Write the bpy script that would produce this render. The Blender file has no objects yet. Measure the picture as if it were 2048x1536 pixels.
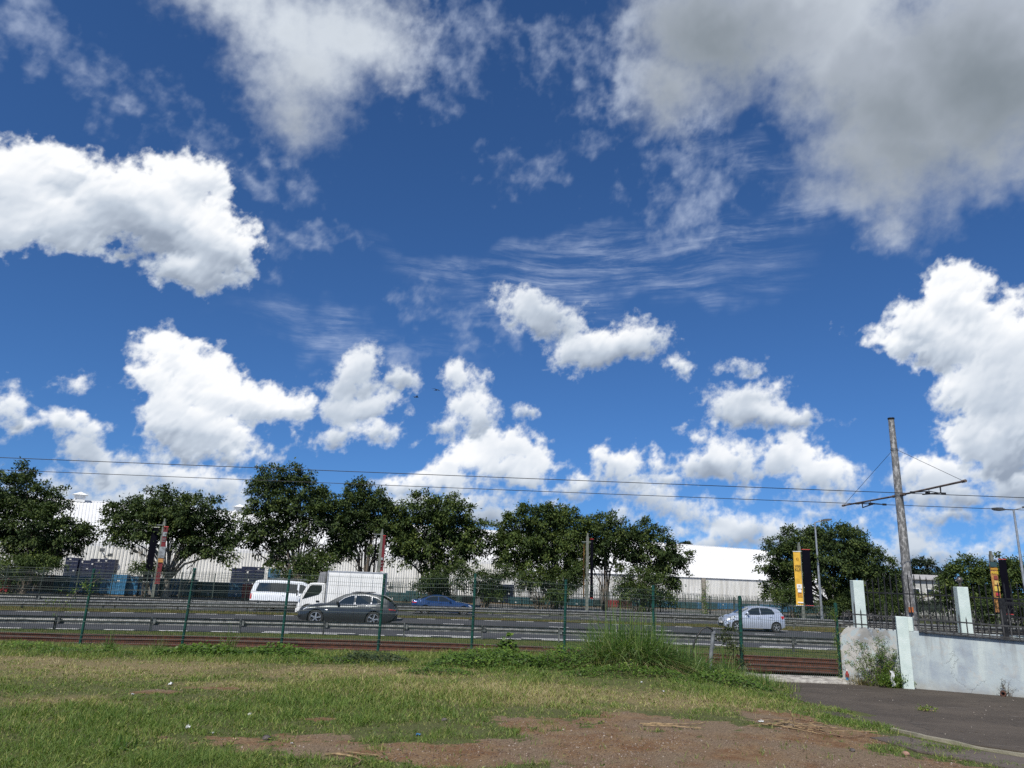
import bpy, bmesh, math, random
import numpy as np
from mathutils import Vector, Matrix, noise as mnoise

random.seed(7)
rng = np.random.default_rng(7)
SC = bpy.context.scene
COL = SC.collection
PI = math.pi
def rad(a): return math.radians(a)

# ------------------------------------------------------------------ camera
# world: eye at the origin, +Y away from the viewer, +X right, Z up
cam_d = bpy.data.cameras.new('camera'); cam = bpy.data.objects.new('camera', cam_d); COL.objects.link(cam)
_p, _r = rad(15.0), rad(2.2)
_F = Vector((0, math.cos(_p), math.sin(_p))); _R0 = Vector((1, 0, 0)); _U0 = _R0.cross(_F)
_R = _R0*math.cos(_r) + _U0*math.sin(_r); _U = _U0*math.cos(_r) - _R0*math.sin(_r)
cam.matrix_world = Matrix(((_R.x, _U.x, -_F.x, 0), (_R.y, _U.y, -_F.y, 0), (_R.z, _U.z, -_F.z, 0), (0, 0, 0, 1)))
cam_d.sensor_width = 36; cam_d.lens = 36*1420/2048; cam_d.clip_start = .1; cam_d.clip_end = 8000
SC.camera = cam

# ------------------------------------------------------------------ light
SUN_EL, SUN_AZ = rad(50), rad(-156)          # azimuth from +Y towards +X: behind the viewer, to the left
sun_dir = Vector((math.sin(SUN_AZ)*math.cos(SUN_EL), math.cos(SUN_AZ)*math.cos(SUN_EL), math.sin(SUN_EL)))
sd = bpy.data.lights.new('sun', 'SUN'); sd.energy = 4.6; sd.angle = rad(.53); sd.color = (1, .965, .90)
sun = bpy.data.objects.new('sun', sd); COL.objects.link(sun)
sun.rotation_euler = sun_dir.to_track_quat('Z', 'Y').to_euler()
SC.view_settings.view_transform = 'Standard'; SC.view_settings.look = 'None'
SC.view_settings.gamma = 1; SC.view_settings.exposure = .22; SC.view_settings.use_curve_mapping = False
SC.cycles.max_bounces = 6; SC.cycles.transparent_max_bounces = 12
SC.cycles.use_denoising = False

class NT:
    """short hand for node trees"""
    def __init__(s, nt): s.nt = nt; nt.nodes.clear()
    def n(s, t, ins=None, **kw):
        nd = s.nt.nodes.new(t)
        for k, v in kw.items(): setattr(nd, k, v)
        for k, v in (ins or {}).items(): s.set(nd.inputs[k], v)
        return nd
    def set(s, sock, v):
        if isinstance(v, bpy.types.NodeSocket): s.nt.links.new(v, sock)
        elif isinstance(v, bpy.types.Node): s.nt.links.new(v.outputs[0], sock)
        else:
            if sock.type == 'RGBA' and len(v) == 3: v = (*v, 1)
            sock.default_value = v
    def m(s, op, a, b=0.0, c=0.0, clamp=False):
        nd = s.nt.nodes.new('ShaderNodeMath'); nd.operation = op; nd.use_clamp = clamp
        for i, v in enumerate((a, b, c)): s.set(nd.inputs[i], v)
        return nd.outputs[0]
    def v(s, op, a, b=(0, 0, 0), c=(0, 0, 0)):
        nd = s.nt.nodes.new('ShaderNodeVectorMath'); nd.operation = op
        s.set(nd.inputs[0], a)
        if op == 'SCALE': s.set(nd.inputs['Scale'], b)
        elif op != 'LENGTH' and op != 'NORMALIZE': s.set(nd.inputs[1], b)
        if op == 'MULTIPLY_ADD': s.set(nd.inputs[2], c)
        return nd.outputs['Value'] if op in ('LENGTH', 'DOT_PRODUCT', 'DISTANCE') else nd.outputs[0]
    def noise(s, vec, scale, detail=5, rough=.55, lac=2.0, dist=0.0, color=False):
        nd = s.n('ShaderNodeTexNoise', {'Vector': vec, 'Scale': scale, 'Detail': detail, 'Roughness': rough, 'Lacunarity': lac, 'Distortion': dist})
        return nd.outputs['Color' if color else 'Fac']
    def mix(s, f, a, b, t='RGBA', blend='MIX'):
        nd = s.nt.nodes.new('ShaderNodeMix'); nd.data_type = t; nd.blend_type = blend
        ix = {'RGBA': (6, 7, 2), 'FLOAT': (2, 3, 0), 'VECTOR': (4, 5, 1)}[t]
        s.set(nd.inputs[0], f); s.set(nd.inputs[ix[0]], a); s.set(nd.inputs[ix[1]], b)
        return nd.outputs[ix[2]]
    def ss(s, x, a, b, lo=0.0, hi=1.0):
        nd = s.nt.nodes.new('ShaderNodeMapRange'); nd.interpolation_type = 'SMOOTHSTEP'
        s.set(nd.inputs[0], x); s.set(nd.inputs[1], a); s.set(nd.inputs[2], b); s.set(nd.inputs[3], lo); s.set(nd.inputs[4], hi)
        return nd.outputs[0]
    def ramp(s, x, stops, interp='LINEAR'):
        nd = s.nt.nodes.new('ShaderNodeValToRGB'); cr = nd.color_ramp; cr.interpolation = interp
        while len(cr.elements) < len(stops): cr.elements.new(.5)
        for e, (p, c) in zip(cr.elements, stops): e.position = p; e.color = (*c, 1) if len(c) == 3 else c
        s.set(nd.inputs[0], x); return nd.outputs[0]

# ------------------------------------------------------------------ sky
# clouds are fixed directions of the sky: (azimuth, elevation, half width, half height, turn), radians
CLOUDS = {
 'wisp': [(-0.029,0.344,0.06,0.018,3.025),(-0.07,0.341,0.032,0.025,1.415),(-0.073,0.338,0.029,0.019,1.433),(-0.164,0.279,0.035,0.028,1.265),(0.254,0.484,0.05,0.033,-2.981),(0.165,0.647,0.048,0.036,3.033),(0.047,0.575,0.071,0.019,-2.931),(-0.135,0.379,0.03,0.014,-3.058),(-0.123,0.689,0.064,0.042,3.089),(-0.699,0.58,0.043,0.038,3.094),(-0.66,0.564,0.033,0.025,-2.577),(-0.601,0.574,0.033,0.02,3.053),(-0.555,0.547,0.052,0.02,3.051),(-0.599,0.541,0.028,0.011,1.586),(-0.485,0.529,0.029,0.015,-2.857),(-0.473,0.52,0.039,0.008,-2.886),(-0.39,0.511,0.052,0.02,-2.851),(-0.326,0.511,0.018,0.013,-2.93),(-0.127,0.72,0.07,0.031,3.099),(-0.155,0.674,0.047,0.021,-2.834),(0.033,0.708,0.041,0.021,0.661),(-0.051,0.723,0.034,0.028,3.132),(-0.138,0.629,0.034,0.011,-2.986),(0.117,0.684,0.047,0.034,-3.088),(0.196,0.578,0.034,0.011,-3.072),(0.226,0.557,0.03,0.019,3.042),(0.299,0.587,0.037,0.027,2.962),(0.27,0.509,0.077,0.034,-2.782),(0.307,0.524,0.044,0.031,2.98),(0.275,0.469,0.036,0.023,3.036),(-0.294,0.428,0.049,0.012,-3.12),(-0.351,0.432,0.034,0.016,3.003),(-0.344,0.394,0.01,0.01,1.577),(-0.234,0.269,0.017,0.014,-3.046),(-0.403,0.505,0.027,0.012,-2.915),(0.195,0.514,0.034,0.014,-3.062),(0.248,0.542,0.038,0.032,2.947),(0.182,0.721,0.051,0.048,2.093),(0.096,0.705,0.041,0.021,2.406),(0.538,0.446,0.022,0.02,2.161)],
 'cirrus': [(0.127,0.402,0.223,0.041,-3.025),(0.332,0.458,0.143,0.022,-2.915),(-0.055,0.415,0.113,0.022,3.008),(-0.253,0.319,0.091,0.02,3.086),(-0.166,0.303,0.079,0.019,-3.141),(0.074,0.443,0.114,0.012,-3.074),(0.223,0.406,0.13,0.034,-3.028),(0.345,0.568,0.05,0.007,3.011)],
 'soft': [(-0.445,0.69,0.088,0.042,3.134),(-0.383,0.674,0.101,0.05,3.039),(-0.301,0.688,0.116,0.053,-2.958),(-0.34,0.646,0.082,0.052,-2.923),(-0.346,0.594,0.04,0.036,-2.806),(-0.221,0.687,0.05,0.032,3.119),(0.302,0.71,0.132,0.071,2.989),(0.237,0.648,0.07,0.047,2.911),(0.435,0.699,0.172,0.074,2.924),(0.498,0.642,0.127,0.07,2.872),(0.585,0.587,0.156,0.102,2.789),(0.535,0.525,0.106,0.062,2.727),(0.672,0.593,0.134,0.108,2.502),(0.647,0.502,0.067,0.045,-3.112),(0.535,0.471,0.03,0.024,1.608),(0.481,0.493,0.051,0.024,2.941)],
 'cumA': [(-0.668,0.414,0.054,0.048,-3.106),(-0.621,0.444,0.033,0.025,-2.684),(-0.62,0.388,0.057,0.035,-3.015),(-0.663,0.369,0.044,0.028,-3.008),(-0.559,0.417,0.062,0.042,3.078),(-0.502,0.432,0.072,0.052,3.096),(-0.475,0.476,0.04,0.029,-2.825),(-0.441,0.408,0.056,0.042,2.673),(-0.453,0.367,0.055,0.025,3.082),(-0.407,0.402,0.032,0.029,1.515),(0.577,0.343,0.035,0.032,1.754),(0.607,0.326,0.038,0.033,2.204),(0.632,0.281,0.055,0.047,1.843),(0.577,0.294,0.05,0.034,2.338),(0.611,0.231,0.047,0.04,1.422),(0.646,0.204,0.063,0.042,1.421),(0.541,0.318,0.031,0.03,2.387),(0.522,0.295,0.04,0.015,2.638),(0.608,0.167,0.044,0.035,2.845),(0.593,0.185,0.035,0.02,1.437),(-0.468,0.252,0.032,0.031,1.643),(-0.473,0.222,0.038,0.023,1.73),(-0.427,0.235,0.05,0.038,2.566),(-0.45,0.193,0.045,0.041,1.819),(-0.404,0.206,0.049,0.039,-3.04),(-0.416,0.162,0.06,0.035,3.039),(-0.389,0.139,0.049,0.012,-3.14),(-0.347,0.206,0.045,0.023,-3.035),(-0.302,0.208,0.028,0.024,2.999)],
 'cumB': [(0.03,0.361,0.058,0.029,2.855),(0.083,0.347,0.044,0.021,-3.134),(0.142,0.319,0.078,0.024,-3.015),(0.076,0.308,0.031,0.02,-3.13),(0.185,0.329,0.032,0.023,3.11),(0.113,0.319,0.044,0.025,3.141),(-0.225,0.27,0.033,0.031,-3.058),(-0.203,0.244,0.036,0.023,3.053),(-0.237,0.238,0.028,0.027,2.527),(-0.201,0.217,0.038,0.023,-3.067),(-0.234,0.207,0.034,0.027,1.693),(-0.238,0.176,0.04,0.015,-2.797),(-0.18,0.184,0.029,0.012,3.002),(-0.257,0.168,0.023,0.009,-3.064),(-0.169,0.254,0.028,0.017,-3.065),(-0.069,0.263,0.028,0.027,-3.141),(-0.061,0.228,0.029,0.025,-3.106),(-0.086,0.2,0.025,0.018,-2.59),(-0.048,0.209,0.026,0.025,-3.138),(0.24,0.286,0.014,0.013,1.561),(0.323,0.284,0.017,0.007,3.09),(0.017,0.222,0.01,0.01,-3.129),(-0.559,0.202,0.013,0.007,-2.979),(0.327,0.229,0.046,0.025,2.929),(0.377,0.217,0.047,0.016,3.009),(0.347,0.248,0.033,0.012,-2.828),(-0.621,0.165,0.02,0.014,1.78)],
 'cumC': [(-0.571,0.152,0.035,0.023,-3.024),(-0.537,0.15,0.024,0.023,2.265),(-0.6,0.148,0.034,0.016,-2.78),(-0.54,0.126,0.034,0.027,-3.109),(-0.517,0.113,0.027,0.019,1.783),(-0.624,0.144,0.014,0.009,-3.02),(-0.032,0.182,0.039,0.029,-3.104),(0.001,0.173,0.039,0.031,-3.107),(0.044,0.157,0.042,0.031,2.845),(-0.041,0.153,0.064,0.031,-3.099),(-0.083,0.141,0.042,0.024,-3.098),(0.072,0.15,0.028,0.017,-3.11),(0.009,0.135,0.085,0.028,-3.105),(-0.102,0.116,0.09,0.021,-3.093),(-0.164,0.116,0.034,0.011,-2.912),(0.108,0.131,0.042,0.017,-3.115),(0.134,0.159,0.025,0.025,-2.667),(0.163,0.149,0.055,0.027,-3.122),(0.201,0.156,0.023,0.022,-2.973),(0.183,0.132,0.061,0.017,-3.125),(0.259,0.193,0.024,0.012,2.417),(0.278,0.173,0.034,0.026,1.184),(0.284,0.153,0.059,0.03,-3.135),(0.318,0.173,0.033,0.026,1.482),(0.286,0.207,0.015,0.012,-3.123),(0.329,0.146,0.032,0.026,-3.067),(0.388,0.184,0.031,0.029,1.262),(0.368,0.171,0.029,0.026,-3.006),(0.398,0.158,0.036,0.032,2.715),(0.415,0.138,0.048,0.029,-3.131),(0.444,0.131,0.026,0.019,-3.099),(0.368,0.165,0.033,0.031,1.207),(0.549,0.137,0.047,0.036,-3.09),(0.517,0.136,0.032,0.024,-3.094),(0.591,0.144,0.04,0.029,-3.117),(0.618,0.126,0.043,0.034,-3.051),(0.557,0.111,0.066,0.023,3.13)],
 'low': [(-0.58,0.092,0.029,0.02,-3.101),(-0.54,0.096,0.036,0.027,-3.122),(-0.491,0.119,0.033,0.015,-3.05),(-0.452,0.123,0.04,0.019,-3.054),(-0.492,0.094,0.081,0.027,-3.057),(-0.419,0.101,0.07,0.025,3.124),(-0.558,0.076,0.04,0.029,-3.139),(-0.376,0.092,0.054,0.026,-3.081),(-0.355,0.074,0.032,0.03,2.103),(-0.46,0.066,0.111,0.031,-3.073),(-0.512,0.051,0.084,0.035,-3.09),(-0.59,0.062,0.038,0.023,-3.105),(-0.107,0.088,0.083,0.027,3.015),(-0.037,0.078,0.055,0.027,-3.104),(-0.059,0.097,0.104,0.021,-3.099),(0.066,0.095,0.028,0.014,-3.107),(0.08,0.116,0.084,0.014,3.085),(0.033,0.06,0.055,0.014,-3.106),(0.203,0.105,0.047,0.027,-3.109),(0.25,0.093,0.059,0.023,2.986),(0.19,0.122,0.048,0.024,-3.118),(0.163,0.084,0.034,0.017,-3.108),(0.328,0.113,0.025,0.02,-3.066),(0.307,0.067,0.069,0.032,3.086),(0.362,0.062,0.049,0.028,-3.087),(0.261,0.05,0.071,0.019,-3.112),(0.229,0.066,0.033,0.016,-3.103),(0.413,0.107,0.053,0.014,3.141),(0.4,0.088,0.036,0.011,-3.13),(0.457,0.082,0.025,0.017,1.417),(0.515,0.055,0.042,0.033,3.059),(0.492,0.04,0.043,0.029,-3.024),(0.539,0.041,0.031,0.023,-2.973),(0.539,0.087,0.056,0.018,3.041),(0.599,0.092,0.043,0.02,-3.132),(0.605,0.056,0.026,0.023,0.97),(0.62,0.07,0.028,0.023,1.22),(0.579,0.042,0.039,0.017,-3.094),(0.442,0.039,0.034,0.015,-3.094),(-0.304,0.064,0.05,0.019,-3.092),(-0.219,0.056,0.053,0.02,-3.098),(-0.679,0.054,0.063,0.042,-3.136),(-0.647,0.095,0.027,0.022,3.114),(0.684,0.08,0.051,0.037,-3.025),(0.681,0.156,0.045,0.042,0.718)],
 'dark': [(0.575,0.51,0.164,0.068,2.888),(0.497,0.521,0.084,0.058,2.612),(0.655,0.556,0.121,0.104,1.912),(0.54,0.47,0.048,0.035,2.841),(-0.401,0.141,0.066,0.017,-3.138),(-0.358,0.142,0.025,0.013,-3.063),(-0.405,0.125,0.077,0.009,-3.048),(-0.509,0.368,0.07,0.019,2.907),(-0.428,0.366,0.05,0.032,2.807),(-0.514,0.398,0.064,0.025,2.929),(-0.574,0.407,0.034,0.023,-2.799),(0.551,0.556,0.125,0.076,2.579),(0.633,0.518,0.089,0.07,2.671),(0.513,0.493,0.086,0.035,2.93),(0.491,0.586,0.073,0.066,2.87),(0.427,0.622,0.063,0.034,2.924),(0.62,0.62,0.094,0.051,2.792),(-0.344,0.582,0.036,0.024,-2.917),(0.308,0.692,0.154,0.084,2.986),(0.228,0.637,0.07,0.048,3.015),(0.046,0.353,0.037,0.014,-3.122),(0.156,0.301,0.072,0.013,-3.065),(0.039,0.335,0.044,0.014,2.84),(-0.203,0.248,0.035,0.01,-3.141),(-0.058,0.202,0.029,0.013,-3.094),(-0.535,0.123,0.031,0.015,-3.041),(-0.572,0.131,0.03,0.012,-3.022),(0.628,0.171,0.024,0.023,-2.783),(0.597,0.197,0.035,0.02,1.196),(0.64,0.227,0.023,0.019,1.418),(0.345,0.212,0.045,0.011,3.018),(-0.011,0.099,0.077,0.015,3.095),(-0.095,0.106,0.069,0.014,-3.094),(0.115,0.114,0.042,0.011,-3.115),(-0.051,0.07,0.062,0.02,3.011),(0.19,0.098,0.054,0.013,-3.12),(0.156,0.128,0.055,0.01,-3.123),(0.29,0.133,0.058,0.013,3.054),(0.413,0.11,0.053,0.01,3.137),(0.328,0.129,0.025,0.013,-3.129),(-0.434,0.084,0.075,0.012,-3.139),(-0.498,0.061,0.086,0.015,3.136),(-0.386,0.078,0.06,0.013,-3.072),(-0.547,0.101,0.026,0.009,-3.045),(0.556,0.105,0.066,0.015,3.126),(0.537,0.07,0.046,0.013,-3.131),(0.312,0.051,0.056,0.014,-3.114),(0.243,0.076,0.046,0.009,-3.12),(0.598,0.081,0.034,0.008,3.138),(0.513,0.037,0.042,0.009,-3.114),(0.495,0.13,0.033,0.012,3.125),(0.607,0.115,0.029,0.009,3.118)],
}


def perlin(P, seed=0):
    """gradient noise, P (n,3) -> about -1..1"""
    P = P + seed*17.31; I = np.floor(P).astype(np.int64); f = P - I
    u = f*f*f*(f*(f*6 - 15) + 10)
    out = 0.0
    for dx in (0, 1):
        wx = u[:, 0] if dx else 1 - u[:, 0]
        for dy in (0, 1):
            wy = u[:, 1] if dy else 1 - u[:, 1]
            for dz in (0, 1):
                wz = u[:, 2] if dz else 1 - u[:, 2]
                h = ((I[:, 0] + dx)*73856093) ^ ((I[:, 1] + dy)*19349663) ^ ((I[:, 2] + dz)*83492791)
                h = (h*2654435761 + seed*977) & 0xffffffff; h ^= h >> 15; h = (h*2246822519) & 0xffffffff; h ^= h >> 13
                gx = (h & 1023)/511.5 - 1; gy = ((h >> 10) & 1023)/511.5 - 1; gz = ((h >> 20) & 1023)/511.5 - 1
                out = out + wx*wy*wz*(gx*(f[:, 0] - dx) + gy*(f[:, 1] - dy) + gz*(f[:, 2] - dz))
    return out*1.4
def fbm(P, freq, octs, gain=.5, seed=0, billow=False):
    o = 0.0; a = 1.0; n = 0.0
    for k in range(octs):
        v = perlin(P*freq, seed + k)
        if billow: v = 1 - 2.6*np.abs(v)
        o = o + a*v; n += a; a *= gain; freq *= 2.03
    return o/n
def sstep(x, a, b):
    t = np.clip((x - a)/(b - a), 0, 1); return t*t*(3 - 2*t)

def cloud_fields(AZ, EL):
    """densities and brightness of the clouds on a grid of directions (rows: elevation, columns: azimuth)"""
    sh = AZ.shape; az = AZ.ravel(); el = EL.ravel()
    D = np.stack([np.sin(az)*np.cos(el), np.cos(az)*np.cos(el), np.sin(el)], 1)
    w1 = fbm(D, 9, 5, .55, 1); w2 = fbm(D, 9, 5, .55, 11)
    w3 = fbm(D, 30, 4, .55, 21); w4 = fbm(D, 30, 4, .55, 31)
    pf = fbm(D + np.stack([w1, w2, w1], 1)*.02, 20, 5, .55, 41, billow=True)
    pf2 = fbm(D + np.stack([w3, w4, w3], 1)*.01, 48, 4, .6, 51, billow=True)
    big = fbm(D, 6, 4, .5, 61); mid = fbm(D + np.stack([w1, w2, w1], 1)*.03, 14, 3, .5, 65); fin = fbm(D, 40, 5, .62, 71)
    pf -= pf.mean(); pf2 -= pf2.mean()
    step = abs(AZ[0, 1] - AZ[0, 0])
    def uni(key, wa, wb=0.0):
        qa = az + w1*wa + w3*wb; qe = el + w2*wa*.8 + w4*wb
        F = np.full(az.shape, -1.0); S = np.zeros(az.shape); Wt = np.full(az.shape, 1e-6)
        for (a, e, ra, re, t) in CLOUDS[key]:
            dx = qa - a; dy = qe - e; c, s = math.cos(t), math.sin(t)
            u = (dx*c + dy*s)/ra; v = (-dx*s + dy*c)/re
            L = np.sqrt(u*u + v*v); r = min(ra, re)**.7*max(ra, re)**.3
            F = np.maximum(F, (1 - L)*r)
            k = np.clip(1.25 - L, 0, None)**1.5
            S += k*dy/max(abs(re*c), abs(ra*s)); Wt += k
        return F, S/Wt
    def relief(d, R):
        h = np.sqrt(np.clip(d, 0, R)/R*(2 - np.clip(d, 0, R)/R)).reshape(sh)
        gy, gx = np.gradient(h); return h, (gx/step), (gy/step)
    Dc = np.full(az.shape, -1.0); B = np.full(az.shape, .8)
    for key, wa, wb, k1, k2, R, g in (('low', .022, .016, .014, .008, .022, .46), ('cumC', .022, .02, .017, .009, .03, .38),
                                  ('cumB', .020, .018, .016, .008, .03, .30), ('cumA', .026, .020, .020, .010, .05, .36)):
        F, S = uni(key, wa, wb)
        d = F + k1*pf + k2*pf2
        h, gx, gy = relief(d - .1*R, R*1.0)
        # light comes from above and from the left, behind the viewer
        rel = ((gx*.45 - gy*.9)*R*.55).ravel()
        hp, px, py = relief(k1*2.2*pf + k2*3*pf2 + .02, .06)
        rel2 = ((px*.45 - py*.9)*.06).ravel()
        b = .92 + .055*np.clip(rel, -1.2, .8) + .008*np.clip(rel2, -1.2, 1.2) + g*np.clip(S, -1, .3) + .22*big + .08*mid - .05*np.clip(d/R, 0, 1)
        d = d + {'low': -.005, 'cumC': -.003, 'cumB': .005, 'cumA': .009}[key]
        a = sstep(d, -.002, .014)
        b = b - {'low': .07, 'cumC': .02, 'cumB': .09, 'cumA': .0}[key]
        B = B*(1 - a) + b*a; Dc = np.maximum(Dc, d*{'low': .6, 'cumC': .9, 'cumB': .75, 'cumA': .9}[key])
    Fs, Ss = uni('soft', .045, .03)
    Ds = Fs + .020*fin + .016*pf + .028
    hs = np.clip(Ds/.12, 0, 1)
    Bs = .90 - .13*hs + .05*big + .03*mid
    Fd, _ = uni('dark', .05, .02)
    dk = sstep(Fd, -.04, .06)*(1 + .25*mid)
    B = B - .34*dk; Bs = Bs - .36*sstep(Fd, -.08, .10) - .14*sstep(Fd, .0, .22)
    Fw, _ = uni('wisp', .07, .05); Dw = Fw + .05*fin + .03*pf
    Fi, _ = uni('cirrus', .12, .02)
    return dict(dense=Dc, soft=Ds, wisp=Dw, cirrus=Fi, bright=B, bright_soft=Bs)

STR = .086
def sky_nodes(W, dirv, attr):
    """colour of the sky in a direction; attr(name) gives the cloud fields, None where only scattered clouds are wanted"""
    dn = W.v('NORMALIZE', dirv)
    up = W.n('ShaderNodeSeparateXYZ', {'Vector': dn})
    lift = W.n('ShaderNodeCombineXYZ', {'X': up.outputs[0], 'Y': up.outputs[1], 'Z': W.m('MULTIPLY_ADD', W.m('MAXIMUM', up.outputs[2], 0.0), .9, .07)}).outputs[0]
    sky = W.n('ShaderNodeTexSky', {'Vector': W.v('NORMALIZE', lift)}, sky_type='NISHITA', sun_disc=False)
    sky.sun_elevation = SUN_EL; sky.sun_rotation = SUN_AZ; sky.altitude = 1800; sky.air_density = 1.0; sky.dust_density = .3; sky.ozone_density = 3.0
    sx = W.n('ShaderNodeSeparateXYZ', {'Vector': dn})
    az = W.m('ARCTAN2', sx.outputs[0], sx.outputs[1]); el = W.m('ARCSINE', sx.outputs[2])
    c = W.v('SCALE', W.v('MULTIPLY', sky.outputs[0], (.45, .76, 1.09)), STR)
    away = W.m('MAXIMUM', W.ss(W.m('ABSOLUTE', az), .78, 1.0), W.ss(el, .80, 1.0))
    Fo = W.m('MULTIPLY_ADD', W.m('SUBTRACT', W.noise(dn, 2.6, 7, .55), .55), .35, W.m('MULTIPLY_ADD', away, .4, -.4))
    if attr:
        fine = W.m('SUBTRACT', W.noise(dn, 110, 5, .62), .5)
        # cirrus streaks
        q0 = W.n('ShaderNodeCombineXYZ', {'X': az, 'Y': el, 'Z': 0.0}).outputs[0]
        wn = W.v('SCALE', W.v('SUBTRACT', W.noise(dn, 3.5, 3, .5, color=True), (.5, .5, .5)), .07)
        st = W.n('ShaderNodeMapping', {'Vector': W.v('ADD', q0, wn), 'Rotation': (0, 0, rad(-9)), 'Scale': (2.6, 20, 1)}).outputs[0]
        cs = W.m('ADD', W.m('MULTIPLY', W.noise(st, 2.3, 9, .68, dist=.2), .88), W.m('MULTIPLY', W.noise(dn, 12, 6, .65), .14))
        ai = W.m('MULTIPLY', W.m('MULTIPLY', W.ss(attr('cirrus'), -.03, .06), W.ss(cs, .40, .80)), .80)
        c = W.mix(ai, c, (.52, .60, .76))
        aw = W.m('MULTIPLY', W.ss(W.m('MULTIPLY_ADD', fine, .035, attr('wisp')), -.015, .08), .68)
        c = W.mix(aw, c, (.44, .51, .65))
        as_ = W.ss(W.m('MULTIPLY_ADD', fine, .022, attr('soft')), -.012, .085)
        cs_ = W.ramp(attr('bright_soft'), [(0, (.12, .145, .17)), (.35, (.20, .235, .27)), (.6, (.35, .39, .45)), (.85, (.60, .65, .71)), (1, (.78, .81, .84))])
        c = W.mix(as_, c, cs_)
        dd = W.m('MULTIPLY_ADD', fine, .022, attr('dense'))
        bb = W.m('MULTIPLY_ADD', fine, .03, attr('bright'))
        Fo = W.m('MAXIMUM', Fo, dd)
        inner = W.ss(Fo, -.001, .03)
    else:
        bb = .85
    ac = W.ss(Fo, -.004, .014)
    cc = W.ramp(bb, [(0, (.15, .19, .25)), (.40, (.28, .33, .41)), (.64, (.48, .54, .62)), (.84, (.70, .74, .79)), (1, (.88, .89, .90))])
    return W.mix(W.m('MULTIPLY', ac, .97), c, cc)

world = bpy.data.worlds.new('World'); SC.world = world; world.use_nodes = True
W = NT(world.node_tree)
c = sky_nodes(W, W.n('ShaderNodeTexCoord').outputs['Generated'], None)
W.n('ShaderNodeOutputWorld', {'Surface': W.n('ShaderNodeBackground', {'Color': c, 'Strength': 1.0}).outputs[0]})

# the part of the sky in view: a backdrop 4 km away carrying the cloud fields
def make_sky():
    na, ne = 800, 370
    A, E = np.meshgrid(np.linspace(-1.2, 1.2, na), np.linspace(-.06, 1.05, ne))
    fl = cloud_fields(A, E)
    R = 4000.0
    co = np.stack([np.sin(A)*np.cos(E), np.cos(A)*np.cos(E), np.sin(E)], -1).reshape(-1, 3)*R
    i = np.arange(na*ne).reshape(ne, na)
    F = np.stack([i[:-1, :-1], i[1:, :-1], i[1:, 1:], i[:-1, 1:]], -1).reshape(-1, 4)
    me = bpy.data.meshes.new('sky'); me.vertices.add(len(co)); me.vertices.foreach_set('co', co.ravel())
    me.loops.add(F.size); me.loops.foreach_set('vertex_index', F.ravel().astype(np.int32))
    me.polygons.add(len(F)); me.polygons.foreach_set('loop_start', np.arange(0, F.size, 4, dtype=np.int32))
    me.update(calc_edges=True)
    for k, v in fl.items():
        at = me.attributes.new(k, 'FLOAT', 'POINT'); at.data.foreach_set('value', v.astype(np.float32))
    mt = bpy.data.materials.new('sky'); mt.use_nodes = True; W = NT(mt.node_tree)
    pos = W.n('ShaderNodeNewGeometry').outputs['Position']
    c = sky_nodes(W, pos, lambda k: W.n('ShaderNodeAttribute', attribute_name=k, attribute_type='GEOMETRY').outputs['Fac'])
    W.n('ShaderNodeOutputMaterial', {'Surface': W.n('ShaderNodeEmission', {'Color': c, 'Strength': 1.0}).outputs[0]})
    mt.cycles.emission_sampling = 'NONE'
    me.materials.append(mt)
    o = bpy.data.objects.new('sky', me); COL.objects.link(o); o['kind'] = 'structure'
make_sky()

# ------------------------------------------------------------------ survey helpers
def ray(px, py):
    d = _F*1420 + _R*(px - 1024) - _U*(py - 768); return d/d.y
def at(px, py, Y):
    """point at distance Y on the line of sight of a photograph pixel"""
    return ray(px, py)*Y
def fslope(x): return .026 + .017*min(1, max(0, (x - 3.5)/3.5)) + .006*min(1, max(0, (-x - 1)/7))
def fz(x, y): return -1.6 - fslope(x)*min(y, 21)
def on_field(px, py):
    d = ray(px, py); Y = 12.0
    for _ in range(12): Y = -1.6/(d.z + fslope(d.x*Y))
    return Vector((d.x*Y, Y, d.z*Y))
def lin(f, x0=-27, x1=24):
    def g(x):
        if x < x0: return f(x0) + (x - x0)*(f(x0 + 1) - f(x0))
        if x > x1: return f(x1) + (x - x1)*(f(x1) - f(x1 - 1))
        return f(x)
    return g
T_Y = lin(lambda x: 28.6 + .03*x - .006*x*x)              # far rail of the far track
N_Y = lin(lambda x: 34.6 + .11*x - .004*x*x)              # near edge line of the road
M_Y = lin(lambda x: 47.3 + .15*x - .0052*x*x)             # far edge line of the road
G1_Y = lin(lambda x: 34.0 + .05*x - .0066*x*x - .35)
G2_Y = lin(lambda x: 50.7 + .10*x - .0055*x*x)
G3_Y = lin(lambda x: G2_Y(x) + 2.2 - .02*x)
FN_Y = lambda x: 53.4 + .20*x
FF_Y = lambda x: 59.4 + .19*x
FF2_Y = lambda x: 63.5 + .19*x                            # far fence
ZR, ZF, ZT = -2.87, -3.10, -2.72

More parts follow.
